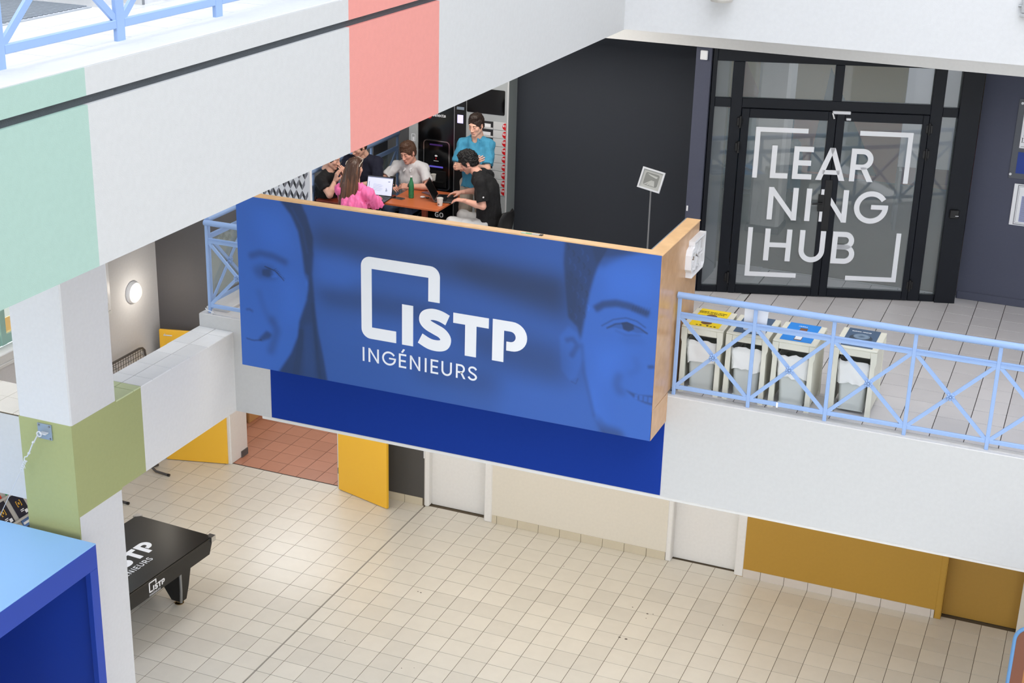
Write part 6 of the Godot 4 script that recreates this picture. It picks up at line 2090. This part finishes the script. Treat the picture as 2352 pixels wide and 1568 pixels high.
func build_people() -> void:
	var fair := lin(0.91, 0.72, 0.63)
	var pink := lin(0.92, 0.70, 0.62)
	# standing, arms crossed
	var t := person("man in a teal t-shirt standing with crossed arms before the number lockers", {
		"base": Vector3(-6.80, MID, -15.78), "facing": Vector3(-0.05, 0, 1), "tone": fair, "look": Vector3(-0.14, -0.20, 0.95), "build": 0.97,
		"pelvis": Vector3(-6.79, 0.95, -15.79), "chest": Vector3(-6.775, 1.22, -15.79), "neck": Vector3(-6.772, 1.445, -15.79), "head": Vector3(-6.765, 1.62, -15.74),
		"shR": Vector3(-6.925, 1.38, -15.77), "shL": Vector3(-6.625, 1.38, -15.80), "elR": Vector3(-6.965, 1.12, -15.65), "elL": Vector3(-6.585, 1.14, -15.67),
		"wrR": Vector3(-6.745, 1.215, -15.545), "wrL": Vector3(-6.80, 1.16, -15.575),
		"hipR": Vector3(-6.885, 0.90, -15.79), "hipL": Vector3(-6.70, 0.90, -15.79), "knR": Vector3(-6.90, 0.49, -15.76), "knL": Vector3(-6.69, 0.49, -15.77), "anR": Vector3(-6.91, 0.085, -15.80), "anL": Vector3(-6.68, 0.085, -15.80),
		"handR": [Vector3(0.80, 0.45, 0.05), Vector3(0.1, 0.0, 1.0), 1.0, [0.28, 0.3, 0.3, 0.34], 0.12], "handL": [Vector3(-0.95, -0.05, 0.15), Vector3(0, 0.2, 1), -1.0, [0.35, 0.35, 0.35, 0.35], 0.1],
		"shirt": cloth_mat("teal_shirt", Color(0.25, 0.57, 0.71)), "trousers": cloth_mat("beige_trousers", Color(0.80, 0.76, 0.70)), "sleeve": 0.82, "loose": 0.028, "hem": 0.06, "folds": 0.02, "sd": 5})
	face_bits(t, t.get_meta("head_at"), Color(0.16, 0.11, 0.08), 0.7)
	short_hair(t, t.get_meta("head_at"), lin(0.17, 0.12, 0.10), 0.018, 0.006, 31)
	# typing, in profile
	t = person("dark haired man in a black t-shirt typing on a laptop at the orange table", {
		"base": Vector3(-6.43, MID, -15.45), "facing": Vector3(-1, 0, 0.1), "tone": pink, "look": Vector3(-0.86, -0.42, 0.24), "build": 1.0, "beard": 0.30,
		"pelvis": Vector3(-6.450, 0.580, -15.450), "chest": Vector3(-6.485, 0.920, -15.450), "neck": Vector3(-6.595, 1.135, -15.450), "head": Vector3(-6.720, 1.250, -15.440),
		"shR": Vector3(-6.550, 1.080, -15.625), "shL": Vector3(-6.505, 1.085, -15.280), "elR": Vector3(-6.680, 0.875, -15.690), "elL": Vector3(-6.445, 0.815, -15.235),
		"wrR": Vector3(-6.865, 0.845, -15.585), "wrL": Vector3(-6.70, 0.845, -15.265),
		"hipR": Vector3(-6.470, 0.530, -15.545), "hipL": Vector3(-6.470, 0.530, -15.355), "knR": Vector3(-6.86, 0.545, -15.62), "knL": Vector3(-6.86, 0.545, -15.29), "anR": Vector3(-6.78, 0.09, -15.62), "anL": Vector3(-6.80, 0.09, -15.29),
		"handR": [Vector3(-0.85, -0.10, 0.12), Vector3(0, 1, 0), -1.0, [0.30, 0.36, 0.38, 0.30], 0.4, 0.5], "handL": [Vector3(-0.95, -0.08, -0.22), Vector3(0, 1, 0.15), 1.0, [0.22, 0.26, 0.32, 0.28], 0.55, 0.4],
		"shirt": cloth_mat("black_shirt", Color(0.052, 0.055, 0.07)), "trousers": cloth_mat("pale_trousers", Color(0.80, 0.81, 0.82)), "sleeve": 0.80, "loose": 0.022, "hem": 0.05, "sd": 15})
	face_bits(t, t.get_meta("head_at"), Color(0.07, 0.05, 0.05), 0.9)
	short_hair(t, t.get_meta("head_at"), lin(0.065, 0.055, 0.06), 0.028, 0.016, 47, 0.05)
	obj("badge", Geo.new().tube([Vector3(0.005, 0.935, 0.252), Vector3(0.006, 0.935, 0.262)], 0.009, 12), "white_print", t)
	# behind the table, white polo
	t = person("brown haired man in a white polo shirt sitting behind the orange table holding a phone", {
		"base": Vector3(-7.72, MID, -15.98), "facing": Vector3(0.02, 0, 1), "tone": pink, "look": Vector3(-0.20, -0.26, 0.93), "build": 0.98, "crown": Vector3(-0.10, 1, 0),
		"pelvis": Vector3(-7.73, 0.56, -16.03), "chest": Vector3(-7.715, 0.80, -15.99), "neck": Vector3(-7.70, 1.01, -15.94), "head": Vector3(-7.70, 1.155, -15.87),
		"shR": Vector3(-7.885, 0.955, -15.95), "shL": Vector3(-7.535, 0.965, -15.96), "elR": Vector3(-8.005, 0.80, -15.78), "elL": Vector3(-7.395, 0.785, -15.81),
		"wrR": Vector3(-7.865, 0.80, -15.66), "wrL": Vector3(-7.62, 0.782, -15.745),
		"hipR": Vector3(-7.82, 0.51, -16.02), "hipL": Vector3(-7.63, 0.51, -16.02), "knR": Vector3(-7.84, 0.52, -15.60), "knL": Vector3(-7.60, 0.52, -15.60), "anR": Vector3(-7.84, 0.09, -15.62), "anL": Vector3(-7.60, 0.09, -15.62),
		"handR": [Vector3(0.70, -0.02, 0.30), Vector3(-0.1, 0.8, 0.6), 1.0, [0.5, 0.55, 0.55, 0.55], 0.1, 0.7], "handL": [Vector3(-0.95, -0.05, 0.10), Vector3(0.1, 0.6, 0.8), -1.0, [0.42, 0.42, 0.45, 0.45], 0.15, 0.4],
		"shirt": cloth_mat("white_polo", Color(0.87, 0.875, 0.89)), "trousers": cloth_mat("blue_jeans", Color(0.25, 0.32, 0.44)), "sleeve": 0.72, "loose": 0.018, "hem": 0.03, "folds": 0.013, "top_name": "polo_shirt", "sd": 25})
	var hx: Transform3D = t.get_meta("head_at")
	face_bits(t, hx, Color(0.30, 0.20, 0.13), 0.8)
	short_hair(t, hx, lin(0.33, 0.235, 0.18), 0.024, 0.007, 63, 0.046)
	var col := Geo.new()
	for s: float in [-1.0, 1.0]:
		col.tube([Vector3(0.02 + s * 0.075, 1.015, -0.03), Vector3(0.02 + s * 0.082, 1.022, 0.03), Vector3(0.02 + s * 0.058, 0.995, 0.09), Vector3(0.02 + s * 0.03, 0.955, 0.125), Vector3(0.02 + s * 0.05, 0.93, 0.14)], [0.02, 0.022, 0.02, 0.017, 0.006], 8, true, 0.45)
	obj("collar", col, "white_polo", t)
	obj("watch", Geo.new().tube([Vector3(0.085, 0.786, 0.233), Vector3(0.115, 0.786, 0.23)], 0.031, 14), "charcoal", t)
	# leaning man in navy
	t = person("bearded man in a navy t-shirt leaning forward over the far left of the table", {
		"base": Vector3(-8.22, MID, -15.78), "facing": Vector3(0.15, -0.2, 1), "tone": fair, "look": Vector3(-0.30, -0.42, 0.82), "build": 1.06, "beard": 0.2,
		"pelvis": Vector3(-8.22, 0.56, -15.86), "chest": Vector3(-8.22, 0.87, -15.76), "neck": Vector3(-8.215, 1.07, -15.68), "head": Vector3(-8.225, 1.23, -15.60),
		"shR": Vector3(-8.40, 1.02, -15.68), "shL": Vector3(-8.055, 1.03, -15.74), "elR": Vector3(-8.43, 0.80, -15.50), "elL": Vector3(-7.975, 0.81, -15.62),
		"wrR": Vector3(-8.28, 0.80, -15.36), "wrL": Vector3(-8.17, 0.79, -15.48),
		"hipR": Vector3(-8.32, 0.51, -15.85), "hipL": Vector3(-8.13, 0.51, -15.85), "knR": Vector3(-8.34, 0.52, -15.45), "knL": Vector3(-8.10, 0.52, -15.45), "anR": Vector3(-8.34, 0.09, -15.45), "anL": Vector3(-8.10, 0.09, -15.45),
		"handR": [Vector3(0.8, -0.1, 0.3), Vector3(0, 1, 0), 1.0, [0.3, 0.3, 0.3, 0.3], 0.1], "handL": [Vector3(-0.9, -0.05, 0.3), Vector3(0, 1, 0), -1.0, [0.3, 0.3, 0.3, 0.3], 0.1],
		"shirt": cloth_mat("navy_shirt", Color(0.085, 0.10, 0.185)), "trousers": cloth_mat("dark_trousers", Color(0.12, 0.12, 0.14)), "sleeve": 0.86, "loose": 0.026, "hem": 0.03, "folds": 0.016, "sd": 35})
	face_bits(t, t.get_meta("head_at"), Color(0.15, 0.10, 0.08), 0.8)
	short_hair(t, t.get_meta("head_at"), lin(0.20, 0.14, 0.11), 0.02, 0.007, 71)
	# woman in pink, back to the camera
	t = person("woman in a bright pink blouse with very long brown hair, seen from behind", {
		"base": Vector3(-7.76, MID, -14.58), "facing": Vector3(0.03, 0, -1), "tone": fair, "look": Vector3(0.05, -0.16, -0.98), "build": 0.86,
		"pelvis": Vector3(-7.76, 0.55, -14.52), "chest": Vector3(-7.755, 0.80, -14.57), "neck": Vector3(-7.76, 1.035, -14.62), "head": Vector3(-7.79, 1.225, -14.69),
		"shR": Vector3(-7.60, 0.97, -14.61), "shL": Vector3(-7.925, 0.97, -14.61), "elR": Vector3(-7.565, 0.80, -14.80), "elL": Vector3(-7.97, 0.80, -14.80),
		"wrR": Vector3(-7.70, 0.81, -15.00), "wrL": Vector3(-7.87, 0.81, -15.00),
		"hipR": Vector3(-7.67, 0.51, -14.55), "hipL": Vector3(-7.85, 0.51, -14.55), "knR": Vector3(-7.65, 0.53, -14.95), "knL": Vector3(-7.87, 0.53, -14.95), "anR": Vector3(-7.65, 0.09, -14.95), "anL": Vector3(-7.87, 0.09, -14.95),
		"handR": [Vector3(-0.1, -0.1, -1), Vector3(0, 1, 0), -1.0, [0.3, 0.3, 0.3, 0.3], 0.2], "handL": [Vector3(0.1, -0.1, -1), Vector3(0, 1, 0), 1.0, [0.3, 0.3, 0.3, 0.3], 0.2],
		"shirt": cloth_mat("pink_blouse", Color(1.0, 0.48, 0.72)), "trousers": "dark_trousers", "sleeve": 0.95, "loose": 0.03, "hem": 0.03, "folds": 0.03, "fold_dir": Vector3(17, 4, 17), "top_name": "blouse", "sd": 45})
	long_hair(t, t.get_meta("head_at"))
	# sitting at the left end with a water bottle
	t = person("person in a black t-shirt at the left end of the table clasping a water bottle", {
		"base": Vector3(-8.44, MID, -15.06), "facing": Vector3(1, 0, 0.05), "tone": fair, "look": Vector3(0.95, -0.22, -0.1), "build": 0.96,
		"pelvis": Vector3(-8.37, 0.56, -15.06), "chest": Vector3(-8.36, 0.82, -15.07), "neck": Vector3(-8.33, 1.02, -15.07), "head": Vector3(-8.30, 1.19, -15.07),
		"shR": Vector3(-8.36, 0.955, -14.91), "shL": Vector3(-8.35, 0.965, -15.245), "elR": Vector3(-8.215, 0.815, -14.86), "elL": Vector3(-8.13, 0.815, -15.20),
		"wrR": Vector3(-8.19, 0.965, -14.945), "wrL": Vector3(-8.075, 0.985, -15.03),
		"hipR": Vector3(-8.35, 0.51, -14.97), "hipL": Vector3(-8.35, 0.51, -15.16), "knR": Vector3(-8.02, 0.53, -14.95), "knL": Vector3(-8.02, 0.53, -15.18), "anR": Vector3(-8.05, 0.09, -14.95), "anL": Vector3(-8.05, 0.09, -15.18),
		"handR": [Vector3(0.28, 0.92, -0.05), Vector3(-0.6, 0.2, 0.75), 1.0, [0.30, 0.34, 0.36, 0.4], 0.1, 0.5], "handL": [Vector3(-0.22, 0.92, 0.25), Vector3(0.75, 0.2, 0.45), -1.0, [0.30, 0.34, 0.36, 0.4], 0.1, 0.5],
		"shirt": "black_shirt", "trousers": "dark_trousers", "sleeve": 0.58, "loose": 0.024, "hem": 0.04, "sd": 55})
	face_bits(t, t.get_meta("head_at"), Color(0.15, 0.10, 0.08), 0.5)
	short_hair(t, t.get_meta("head_at"), lin(0.18, 0.13, 0.10), 0.02, 0.007, 81)
	for k in 2:
		obj("bracelet", Geo.new().tube(ring_tilt(Vector3(0.247, 0.945 - 0.022 * k, 0.112), 0.031, Vector3(0.1, 0.95, -0.3)), 0.005 - 0.002 * k, 6), "charcoal", t)


func ring_tilt(c: Vector3, r: float, axis: Vector3) -> Array:
	var b := frame_of(axis.normalized(), Vector3.RIGHT)
	var o := []
	for i in 17: o.append(c + b * Vector3(r * cos(TAU * i / 16), r * sin(TAU * i / 16), 0))
	return o


# straight brown hair falling over the back, drawn as many fine locks over a full core
func long_hair(parent: Node, X: Transform3D) -> void:
	var c := Field.new(Vector3(-0.17, -0.74, -0.20), Vector3(0.15, 0.15, 0.11), 0.007)
	c.ell(Vector3(0, 0.035, -0.018), Vector3(0.082, 0.092, 0.102), Basis.IDENTITY, 0.02)
	c.ell(Vector3(0, -0.06, -0.06), Vector3(0.093, 0.12, 0.072), Basis.IDENTITY, 0.04)
	c.ell(Vector3(0, -0.22, -0.085), Vector3(0.112, 0.17, 0.055), Basis.IDENTITY, 0.04)
	c.ell(Vector3(0, -0.44, -0.088), Vector3(0.115, 0.24, 0.042), Basis.IDENTITY, 0.04)
	c.ell(Vector3(0, -0.02, 0.11), Vector3(0.068, 0.085, 0.085), Basis.IDENTITY, 0.012, true)
	c.rumple(0.010, Vector3(26, 2.5, 26), 3)
	var g := Geo.new()
	var dark := lin(0.30, 0.21, 0.17)
	var warm := lin(0.62, 0.41, 0.29)
	var fn := FastNoiseLite.new()
	fn.seed = 12
	fn.frequency = 1.0
	c.skin(g, func(p: Vector3, _n: Vector3) -> Color: return dark.lerp(warm, clampf(-p.y * 1.5 - 0.1 + 0.5 * fn.get_noise_3d(p.x * 30.0, p.y * 2.0, p.z * 30.0), 0.0, 0.9)), X)
	var r := RandomNumberGenerator.new()
	r.seed = 4
	for k in 150:
		var a := r.randf_range(-1.0, 1.0)
		var d := r.randf_range(0.0, 1.0)
		var x0 := a * 0.07
		var top := Vector3(x0 * 0.5, 0.118 - absf(a) * 0.03, -0.03 + d * 0.02)
		var end_y := -0.58 - r.randf() * 0.14
		var w := r.randf_range(-0.012, 0.012)
		var pts := [top, Vector3(x0 * 1.05, 0.06, -0.092 + absf(a) * 0.03), Vector3(x0 * 1.32, -0.04, -0.124 + absf(a) * 0.03), Vector3(x0 * 1.55 + w, -0.17, -0.142 + absf(a) * 0.035), Vector3(x0 * 1.6 + w * 2.0, -0.34, -0.138 + absf(a) * 0.04), Vector3(x0 * 1.45 + w * 3.0, end_y, -0.12 + absf(a) * 0.03)]
		var m := clampf(0.25 + r.randf_range(-0.25, 0.45), 0.0, 1.0)
		g.col = dark.lerp(warm, m)
		g.tube(pts, [0.004, 0.005, 0.0055, 0.0055, 0.005, 0.0015], 5, false, 0.6, X)
	obj("hair", g, vcol("long_hair_skin", 0.38), parent)
	var s := Geo.new()
	for sgn: float in [-1.0, 1.0]:
		s.tube([Vector3(sgn * 0.065, 0.105, 0.05), Vector3(sgn * 0.088, 0.085, 0.0), Vector3(sgn * 0.09, 0.06, -0.05), Vector3(sgn * 0.088, 0.03, -0.065)], 0.004, 8, true, 1.0, X)
	s.tube([Vector3(-0.065, 0.105, 0.05), Vector3(0, 0.125, 0.062), Vector3(0.065, 0.105, 0.05)], 0.004, 8, true, 1.0, X)
	obj("sunglasses", s, mat("pale_frame", Color(0.80, 0.77, 0.72), 0.25), parent)


# ------------------------------------------------------------------ café tables, chairs and what lies on them
func cafe_table(label: String, key: String, x0: float, x1: float, z0: float, z1: float) -> void:
	var cx := (x0 + x1) * 0.5
	var cz := (z0 + z1) * 0.5
	var t := thing("cafe_table", label, "table", Vector3(cx, MID, cz))
	obj("tabletop", bx(x0 - cx, x1 - cx, 0.715, 0.74, z0 - cz, z1 - cz, 0.004), key, t)
	obj("post", bx(-0.03, 0.03, 0.02, 0.715, -0.03, 0.03, 0.006), mat("table_red_post", Color(0.58, 0.25, 0.14), 0.45), t)
	obj("foot", bx(-0.26, 0.26, 0.0, 0.02, -0.035, 0.035, 0.006), "table_red_post", t)
	obj("foot", bx(-0.035, 0.035, 0.0, 0.021, -0.26, 0.26, 0.006), "table_red_post", t)


func chair(label: String, at: Vector3, turn: float, shell: String) -> void:
	var t := thing("chair", label, "chair", at, turn)
	var rings := []
	for k in 11:
		var u := k / 10.0
		var prof := curve([Vector2(0.21, 0.415), Vector2(0.10, 0.43), Vector2(-0.10, 0.425), Vector2(-0.19, 0.47), Vector2(-0.225, 0.60), Vector2(-0.245, 0.74)], 2)
		var p := prof[k]
		var hw := lerpf(0.21, 0.17, maxf(0.0, u - 0.75) * 4.0) if k < 10 else 0.12
		var ring := []
		for j in 9:
			var s := -1.0 + 2.0 * j / 8.0
			ring.append(Vector3(s * hw, p.y + 0.03 * s * s * (1.0 if k < 6 else 0.1), p.x + (0.05 * s * s if k >= 5 else 0.0)))
		for j in 9:
			var s := 1.0 - 2.0 * j / 8.0
			ring.append(Vector3(s * hw, p.y + 0.03 * s * s * (1.0 if k < 6 else 0.1) - (0.012 if k < 7 else 0.0), p.x + (0.05 * s * s if k >= 5 else 0.0) - (0.0 if k < 5 else 0.012)))
		rings.append(ring)
	var g := Geo.new()
	g.ring_mesh(rings, true, true)
	obj("seat_shell", g, shell, t)
	for sx: float in [-1.0, 1.0]:
		for sz: float in [-1.0, 1.0]:
			obj("leg", Geo.new().tube([Vector3(sx * 0.13, 0.405, sz * 0.12), Vector3(sx * 0.20, 0.01, sz * 0.19)], 0.011, 8), "steel", t)


func laptop(label: String, at: Vector3, turn: float, open_deg: float, lid: String, lit: bool) -> void:
	var t := thing("laptop", label, "laptop", at, turn)
	obj("base", bx(-0.165, 0.165, 0.0, 0.016, 0.0, 0.235, 0.004), mat("laptop_dark", Color(0.16, 0.175, 0.185), 0.4), t)
	var keys := Geo.new()
	for r in 5:
		for k in 13:
			keys.box(Vector3(-0.145 + k * 0.0225, 0.016, 0.03 + r * 0.021), Vector3(-0.145 + k * 0.0225 + 0.018, 0.0178, 0.03 + r * 0.021 + 0.017))
	var ko := obj("keyboard", keys, "black", t)
	obj("touchpad", bx(-0.05, 0.05, 0.0158, 0.0166, 0.15, 0.215), "charcoal", t)
	var X := Transform3D(Basis(Vector3.RIGHT, deg_to_rad(open_deg - 90.0) * -1.0), Vector3(0, 0.012, 0.0))
	var l := obj("lid", Geo.new().box(Vector3(-0.165, 0, -0.006), Vector3(0.165, 0.232, 0.0), 0.003, X), lid, t)
	if lit:
		glow("screen_glow", Color(0.80, 0.83, 0.92), 0.55)
		obj("screen", Geo.new().box(Vector3(-0.156, 0.012, 0.0), Vector3(0.156, 0.222, 0.0008), 0.0, X), "screen_glow", l)
		var ink := Geo.new()
		for k in 7:
			ink.box(Vector3(-0.08, 0.06 + k * 0.012, 0.0008), Vector3(0.02 + 0.012 * (k % 3), 0.0615 + k * 0.012, 0.0014), 0.0, X)
		ink.box(Vector3(0.10, 0.17, 0.0008), Vector3(0.125, 0.178, 0.0014), 0.0, X)
		for k in 4:
			ink.box(Vector3(0.075 + 0.006 * k, 0.06, 0.0008), Vector3(0.079 + 0.006 * k, 0.07 + 0.01 * ((k * 3) % 4), 0.0014), 0.0, X)
		ink.box(Vector3(-0.135, 0.1, 0.0008), Vector3(-0.13, 0.16, 0.0014), 0.0, X)
		ink.box(Vector3(-0.156, 0.21, 0.0008), Vector3(0.156, 0.222, 0.0014), 0.0, X)
		obj("page", ink, mat("screen_ink", Color(0.48, 0.52, 0.62), 0.5), l)
	else:
		obj("screen", Geo.new().box(Vector3(-0.156, 0.012, 0.0), Vector3(0.156, 0.222, 0.0008), 0.0, X), "black_gloss", l)


func phone(label: String, at: Vector3, turn: float, face: String, tilt := Basis.IDENTITY) -> void:
	var t := thing("phone", label, "phone", at, turn, "")
	t.basis = Basis(Vector3.UP, turn) * tilt
	obj("case", Geo.new().prism(rrect(-0.037, -0.077, 0.037, 0.077, 0.010), 0.0, 0.008, Transform3D(Basis(Vector3.RIGHT, -PI / 2), Vector3.ZERO)), mat("phone_edge", Color(0.55, 0.52, 0.50), 0.3, 0.6), t)
	obj("screen", Geo.new().prism(rrect(-0.034, -0.073, 0.034, 0.073, 0.008), 0.008, 0.0086, Transform3D(Basis(Vector3.RIGHT, -PI / 2), Vector3.ZERO)), face, t)


func build_tables() -> void:
	mat("orange_top", Color(0.77, 0.41, 0.23), 0.45)
	mat("red_top", Color(0.50, 0.20, 0.13), 0.45)
	mat("black_shell", Color(0.05, 0.052, 0.06), 0.45)
	mat("brown_shell", Color(0.38, 0.20, 0.15), 0.5)
	cafe_table("orange square café table with a bottle, phones and a paper cup on it", "orange_top", -7.64, -6.945, -15.10, -15.86)
	cafe_table("dark red café table under the open laptop left of the orange table", "red_top", -8.40, -7.655, -14.86, -15.46)
	chair("black shell chair under the man typing in the black t-shirt", Vector3(-6.42, MID, -15.45), -PI / 2 - 0.08, "black_shell")
	chair("black shell chair under the man in the white polo shirt", Vector3(-7.72, MID, -15.94), 0.0, "black_shell")
	chair("brown shell chair under the woman in the pink blouse", Vector3(-7.76, MID, -14.62), PI, "brown_shell")
	chair("black shell chair under the man in the navy t-shirt", Vector3(-8.22, MID, -15.74), 0.0, "black_shell")
	chair("brown shell chair at the left end of the dark red table", Vector3(-8.24, MID, -15.06), PI / 2, "brown_shell")
	laptop("open laptop with a lit page facing the woman in pink", Vector3(-7.80, MID + 0.741, -15.29), 0.10, 108, "laptop_dark", true)
	laptop("open laptop seen edge on in front of the man in the black t-shirt", Vector3(-7.16, MID + 0.741, -15.52), PI / 2 + 0.28, 118, mat("lid_table_reflection", Color(0.52, 0.38, 0.35), 0.4).resource_name, false)  # brown of the lid is the table reflection, put into its colour
	phone("black phone lying at the front left of the orange table", Vector3(-7.565, MID + 0.741, -15.33), 1.45, "black_gloss")
	phone("purple grey phone lying near the back of the orange table", Vector3(-7.35, MID + 0.741, -15.685), 1.15, mat("phone_purple", Color(0.38, 0.35, 0.45), 0.3).resource_name)
	phone("dark phone held by the man in the white polo shirt", Vector3(-7.80, MID + 0.835, -15.66), 0.4, "black_gloss", Basis(Vector3.RIGHT, 0.7))
	# green glass bottle
	var gl := mat("green_glass", Color(0.20, 0.52, 0.35), 0.08)
	gl.backlight_enabled = true
	gl.backlight = Color(0.1, 0.4, 0.22)
	var b := thing("bottle", "green bottle with a white cap standing on the orange table", "bottle", Vector3(-7.445, MID + 0.74, -15.43))
	obj("glass", Geo.new().lathe([Vector2(0, 0.002), Vector2(0.028, 0.0), Vector2(0.032, 0.008), Vector2(0.032, 0.13), Vector2(0.031, 0.155), Vector2(0.024, 0.19), Vector2(0.015, 0.22), Vector2(0.0125, 0.25)], 24), gl, b)
	obj("ridge", Geo.new().lathe([Vector2(0.0325, 0.04), Vector2(0.0335, 0.045), Vector2(0.0325, 0.05)], 24).lathe([Vector2(0.0325, 0.09), Vector2(0.0335, 0.095), Vector2(0.0325, 0.10)], 24), gl, b)
	obj("cap", Geo.new().lathe([Vector2(0.0145, 0.25), Vector2(0.0145, 0.268), Vector2(0.013, 0.27), Vector2(0, 0.27)], 20), "white_gloss", b)
	# water bottle in the clasped hands
	var pet := glass("pet_clear", Color(0.85, 0.90, 0.95), 0.25)
	var w := thing("water_bottle", "clear plastic water bottle with a blue and white label in clasped hands", "bottle", Vector3(-8.14, MID + 0.80, -14.985))
	obj("bottle", Geo.new().lathe([Vector2(0, 0.003), Vector2(0.028, 0.0), Vector2(0.031, 0.01), Vector2(0.031, 0.06), Vector2(0.029, 0.07), Vector2(0.031, 0.08), Vector2(0.031, 0.15), Vector2(0.026, 0.175), Vector2(0.013, 0.20), Vector2(0.0125, 0.212)], 20), pet, w)
	obj("label", Geo.new().lathe([Vector2(0.0315, 0.088), Vector2(0.0315, 0.142)], 20), mat("label_blue", Color(0.12, 0.22, 0.68), 0.4), w)
	for k in 5:
		var a := TAU * k / 5.0
		obj("label_patch", Geo.new().ball(Vector3(0.0305 * cos(a), 0.115, 0.0305 * sin(a)), Vector3(0.004, 0.016, 0.011), Basis(Vector3.UP, -a), 6, 8), "white_print", w)
	obj("cap", Geo.new().lathe([Vector2(0.0145, 0.212), Vector2(0.0145, 0.228), Vector2(0, 0.228)], 16), mat("cap_blue", Color(0.30, 0.45, 0.80), 0.4), w)
	var c := thing("paper_cup", "white paper cup standing near the right corner of the orange table", "cup", Vector3(-7.005, MID + 0.74, -15.28))
	cup_parts(c, 0.092, 0.038)
	var e := thing("earbud_case", "small white oval case lying on the orange table", "case", Vector3(-7.325, MID + 0.741, -15.49), 0.4)
	obj("case", Geo.new().ball(Vector3(0, 0.011, 0), Vector3(0.032, 0.011, 0.027), Basis.IDENTITY, 8, 18), "white_gloss", e)
	var k := thing("key_ring", "bunch of dark keys with a red tag beside the white case", "keys", Vector3(-7.26, MID + 0.741, -15.50))
	obj("fob", bx(-0.03, 0.012, 0.0, 0.012, -0.014, 0.014, 0.005), "black", k)
	obj("ring", Geo.new().tube(ring_pts(0.013, 0.004, 12), 0.002, 6, true, 1.0, Transform3D(Basis.IDENTITY, Vector3(0.022, 0, 0))), "steel", k)
	obj("key", bx(0.02, 0.07, 0.0, 0.003, -0.006, 0.002), "steel", k)
	obj("tag", bx(0.03, 0.085, 0.0, 0.004, 0.006, 0.014, 0.001), mat("tag_red", Color(0.70, 0.15, 0.12), 0.5), k)
	var n := thing("tablet", "pale blue and white tablet propped on the dark red table beyond the clasped hands", "tablet", Vector3(-8.27, MID + 0.742, -15.30), 0.1)
	var X := Transform3D(Basis(Vector3.RIGHT, -0.35), Vector3.ZERO)
	obj("tablet", Geo.new().box(Vector3(-0.11, 0, -0.008), Vector3(0.11, 0.16, 0.0), 0.002, X), "white_gloss", n)
	glow("tablet_glow", Color(0.66, 0.82, 0.90), 0.5)
	obj("screen", Geo.new().box(Vector3(-0.10, 0.01, 0.0), Vector3(0.10, 0.15, 0.001), 0.0, X), "tablet_glow", n)
	obj("stand", bx(-0.03, 0.03, 0.0, 0.05, -0.09, -0.03, 0.003), "charcoal", n)
	# patterned side of a low partition near the counter
	var p := thing("patterned_partition", "low partition covered with a black, grey and white cube pattern behind the blue counter", "partition", Vector3(-7.76, MID, -13.60))
	obj("panel", bx(-0.75, 0.0, 0.0, 1.62, -0.04, -0.004, 0.004), "white_gloss", p)
	obj("edge_profile", bx(-0.006, 0.006, 0.0, 1.63, -0.045, 0.002, 0.001), "white_gloss", p)
	var hw := 0.036
	var hh := 0.060
	var fh := 0.060
	for row in 9:
		for q in 11:
			var cx := -0.74 + q * 2.0 * hw + (hw if row % 2 else 0.0)
			var y := 0.62 + row * (hh + fh)
			if cx + hw > -0.008: continue
			obj("pattern_piece", Geo.new().prism(PackedVector2Array([Vector2(cx - hw + 0.002, y - 0.003), Vector2(cx - 0.002, y - hh - 0.002), Vector2(cx - 0.002, y - hh - fh + 0.002), Vector2(cx - hw + 0.002, y - fh + 0.001)]), -0.004, -0.0025), mat("pattern_black", Color(0.15, 0.15, 0.17), 0.5), p)
			obj("pattern_piece", Geo.new().prism(PackedVector2Array([Vector2(cx + 0.002, y - hh - 0.002), Vector2(cx + hw - 0.002, y - 0.003), Vector2(cx + hw - 0.002, y - fh + 0.001), Vector2(cx + 0.002, y - hh - fh + 0.002)]), -0.004, -0.0025), mat("pattern_grey", Color(0.50, 0.50, 0.53), 0.5), p)
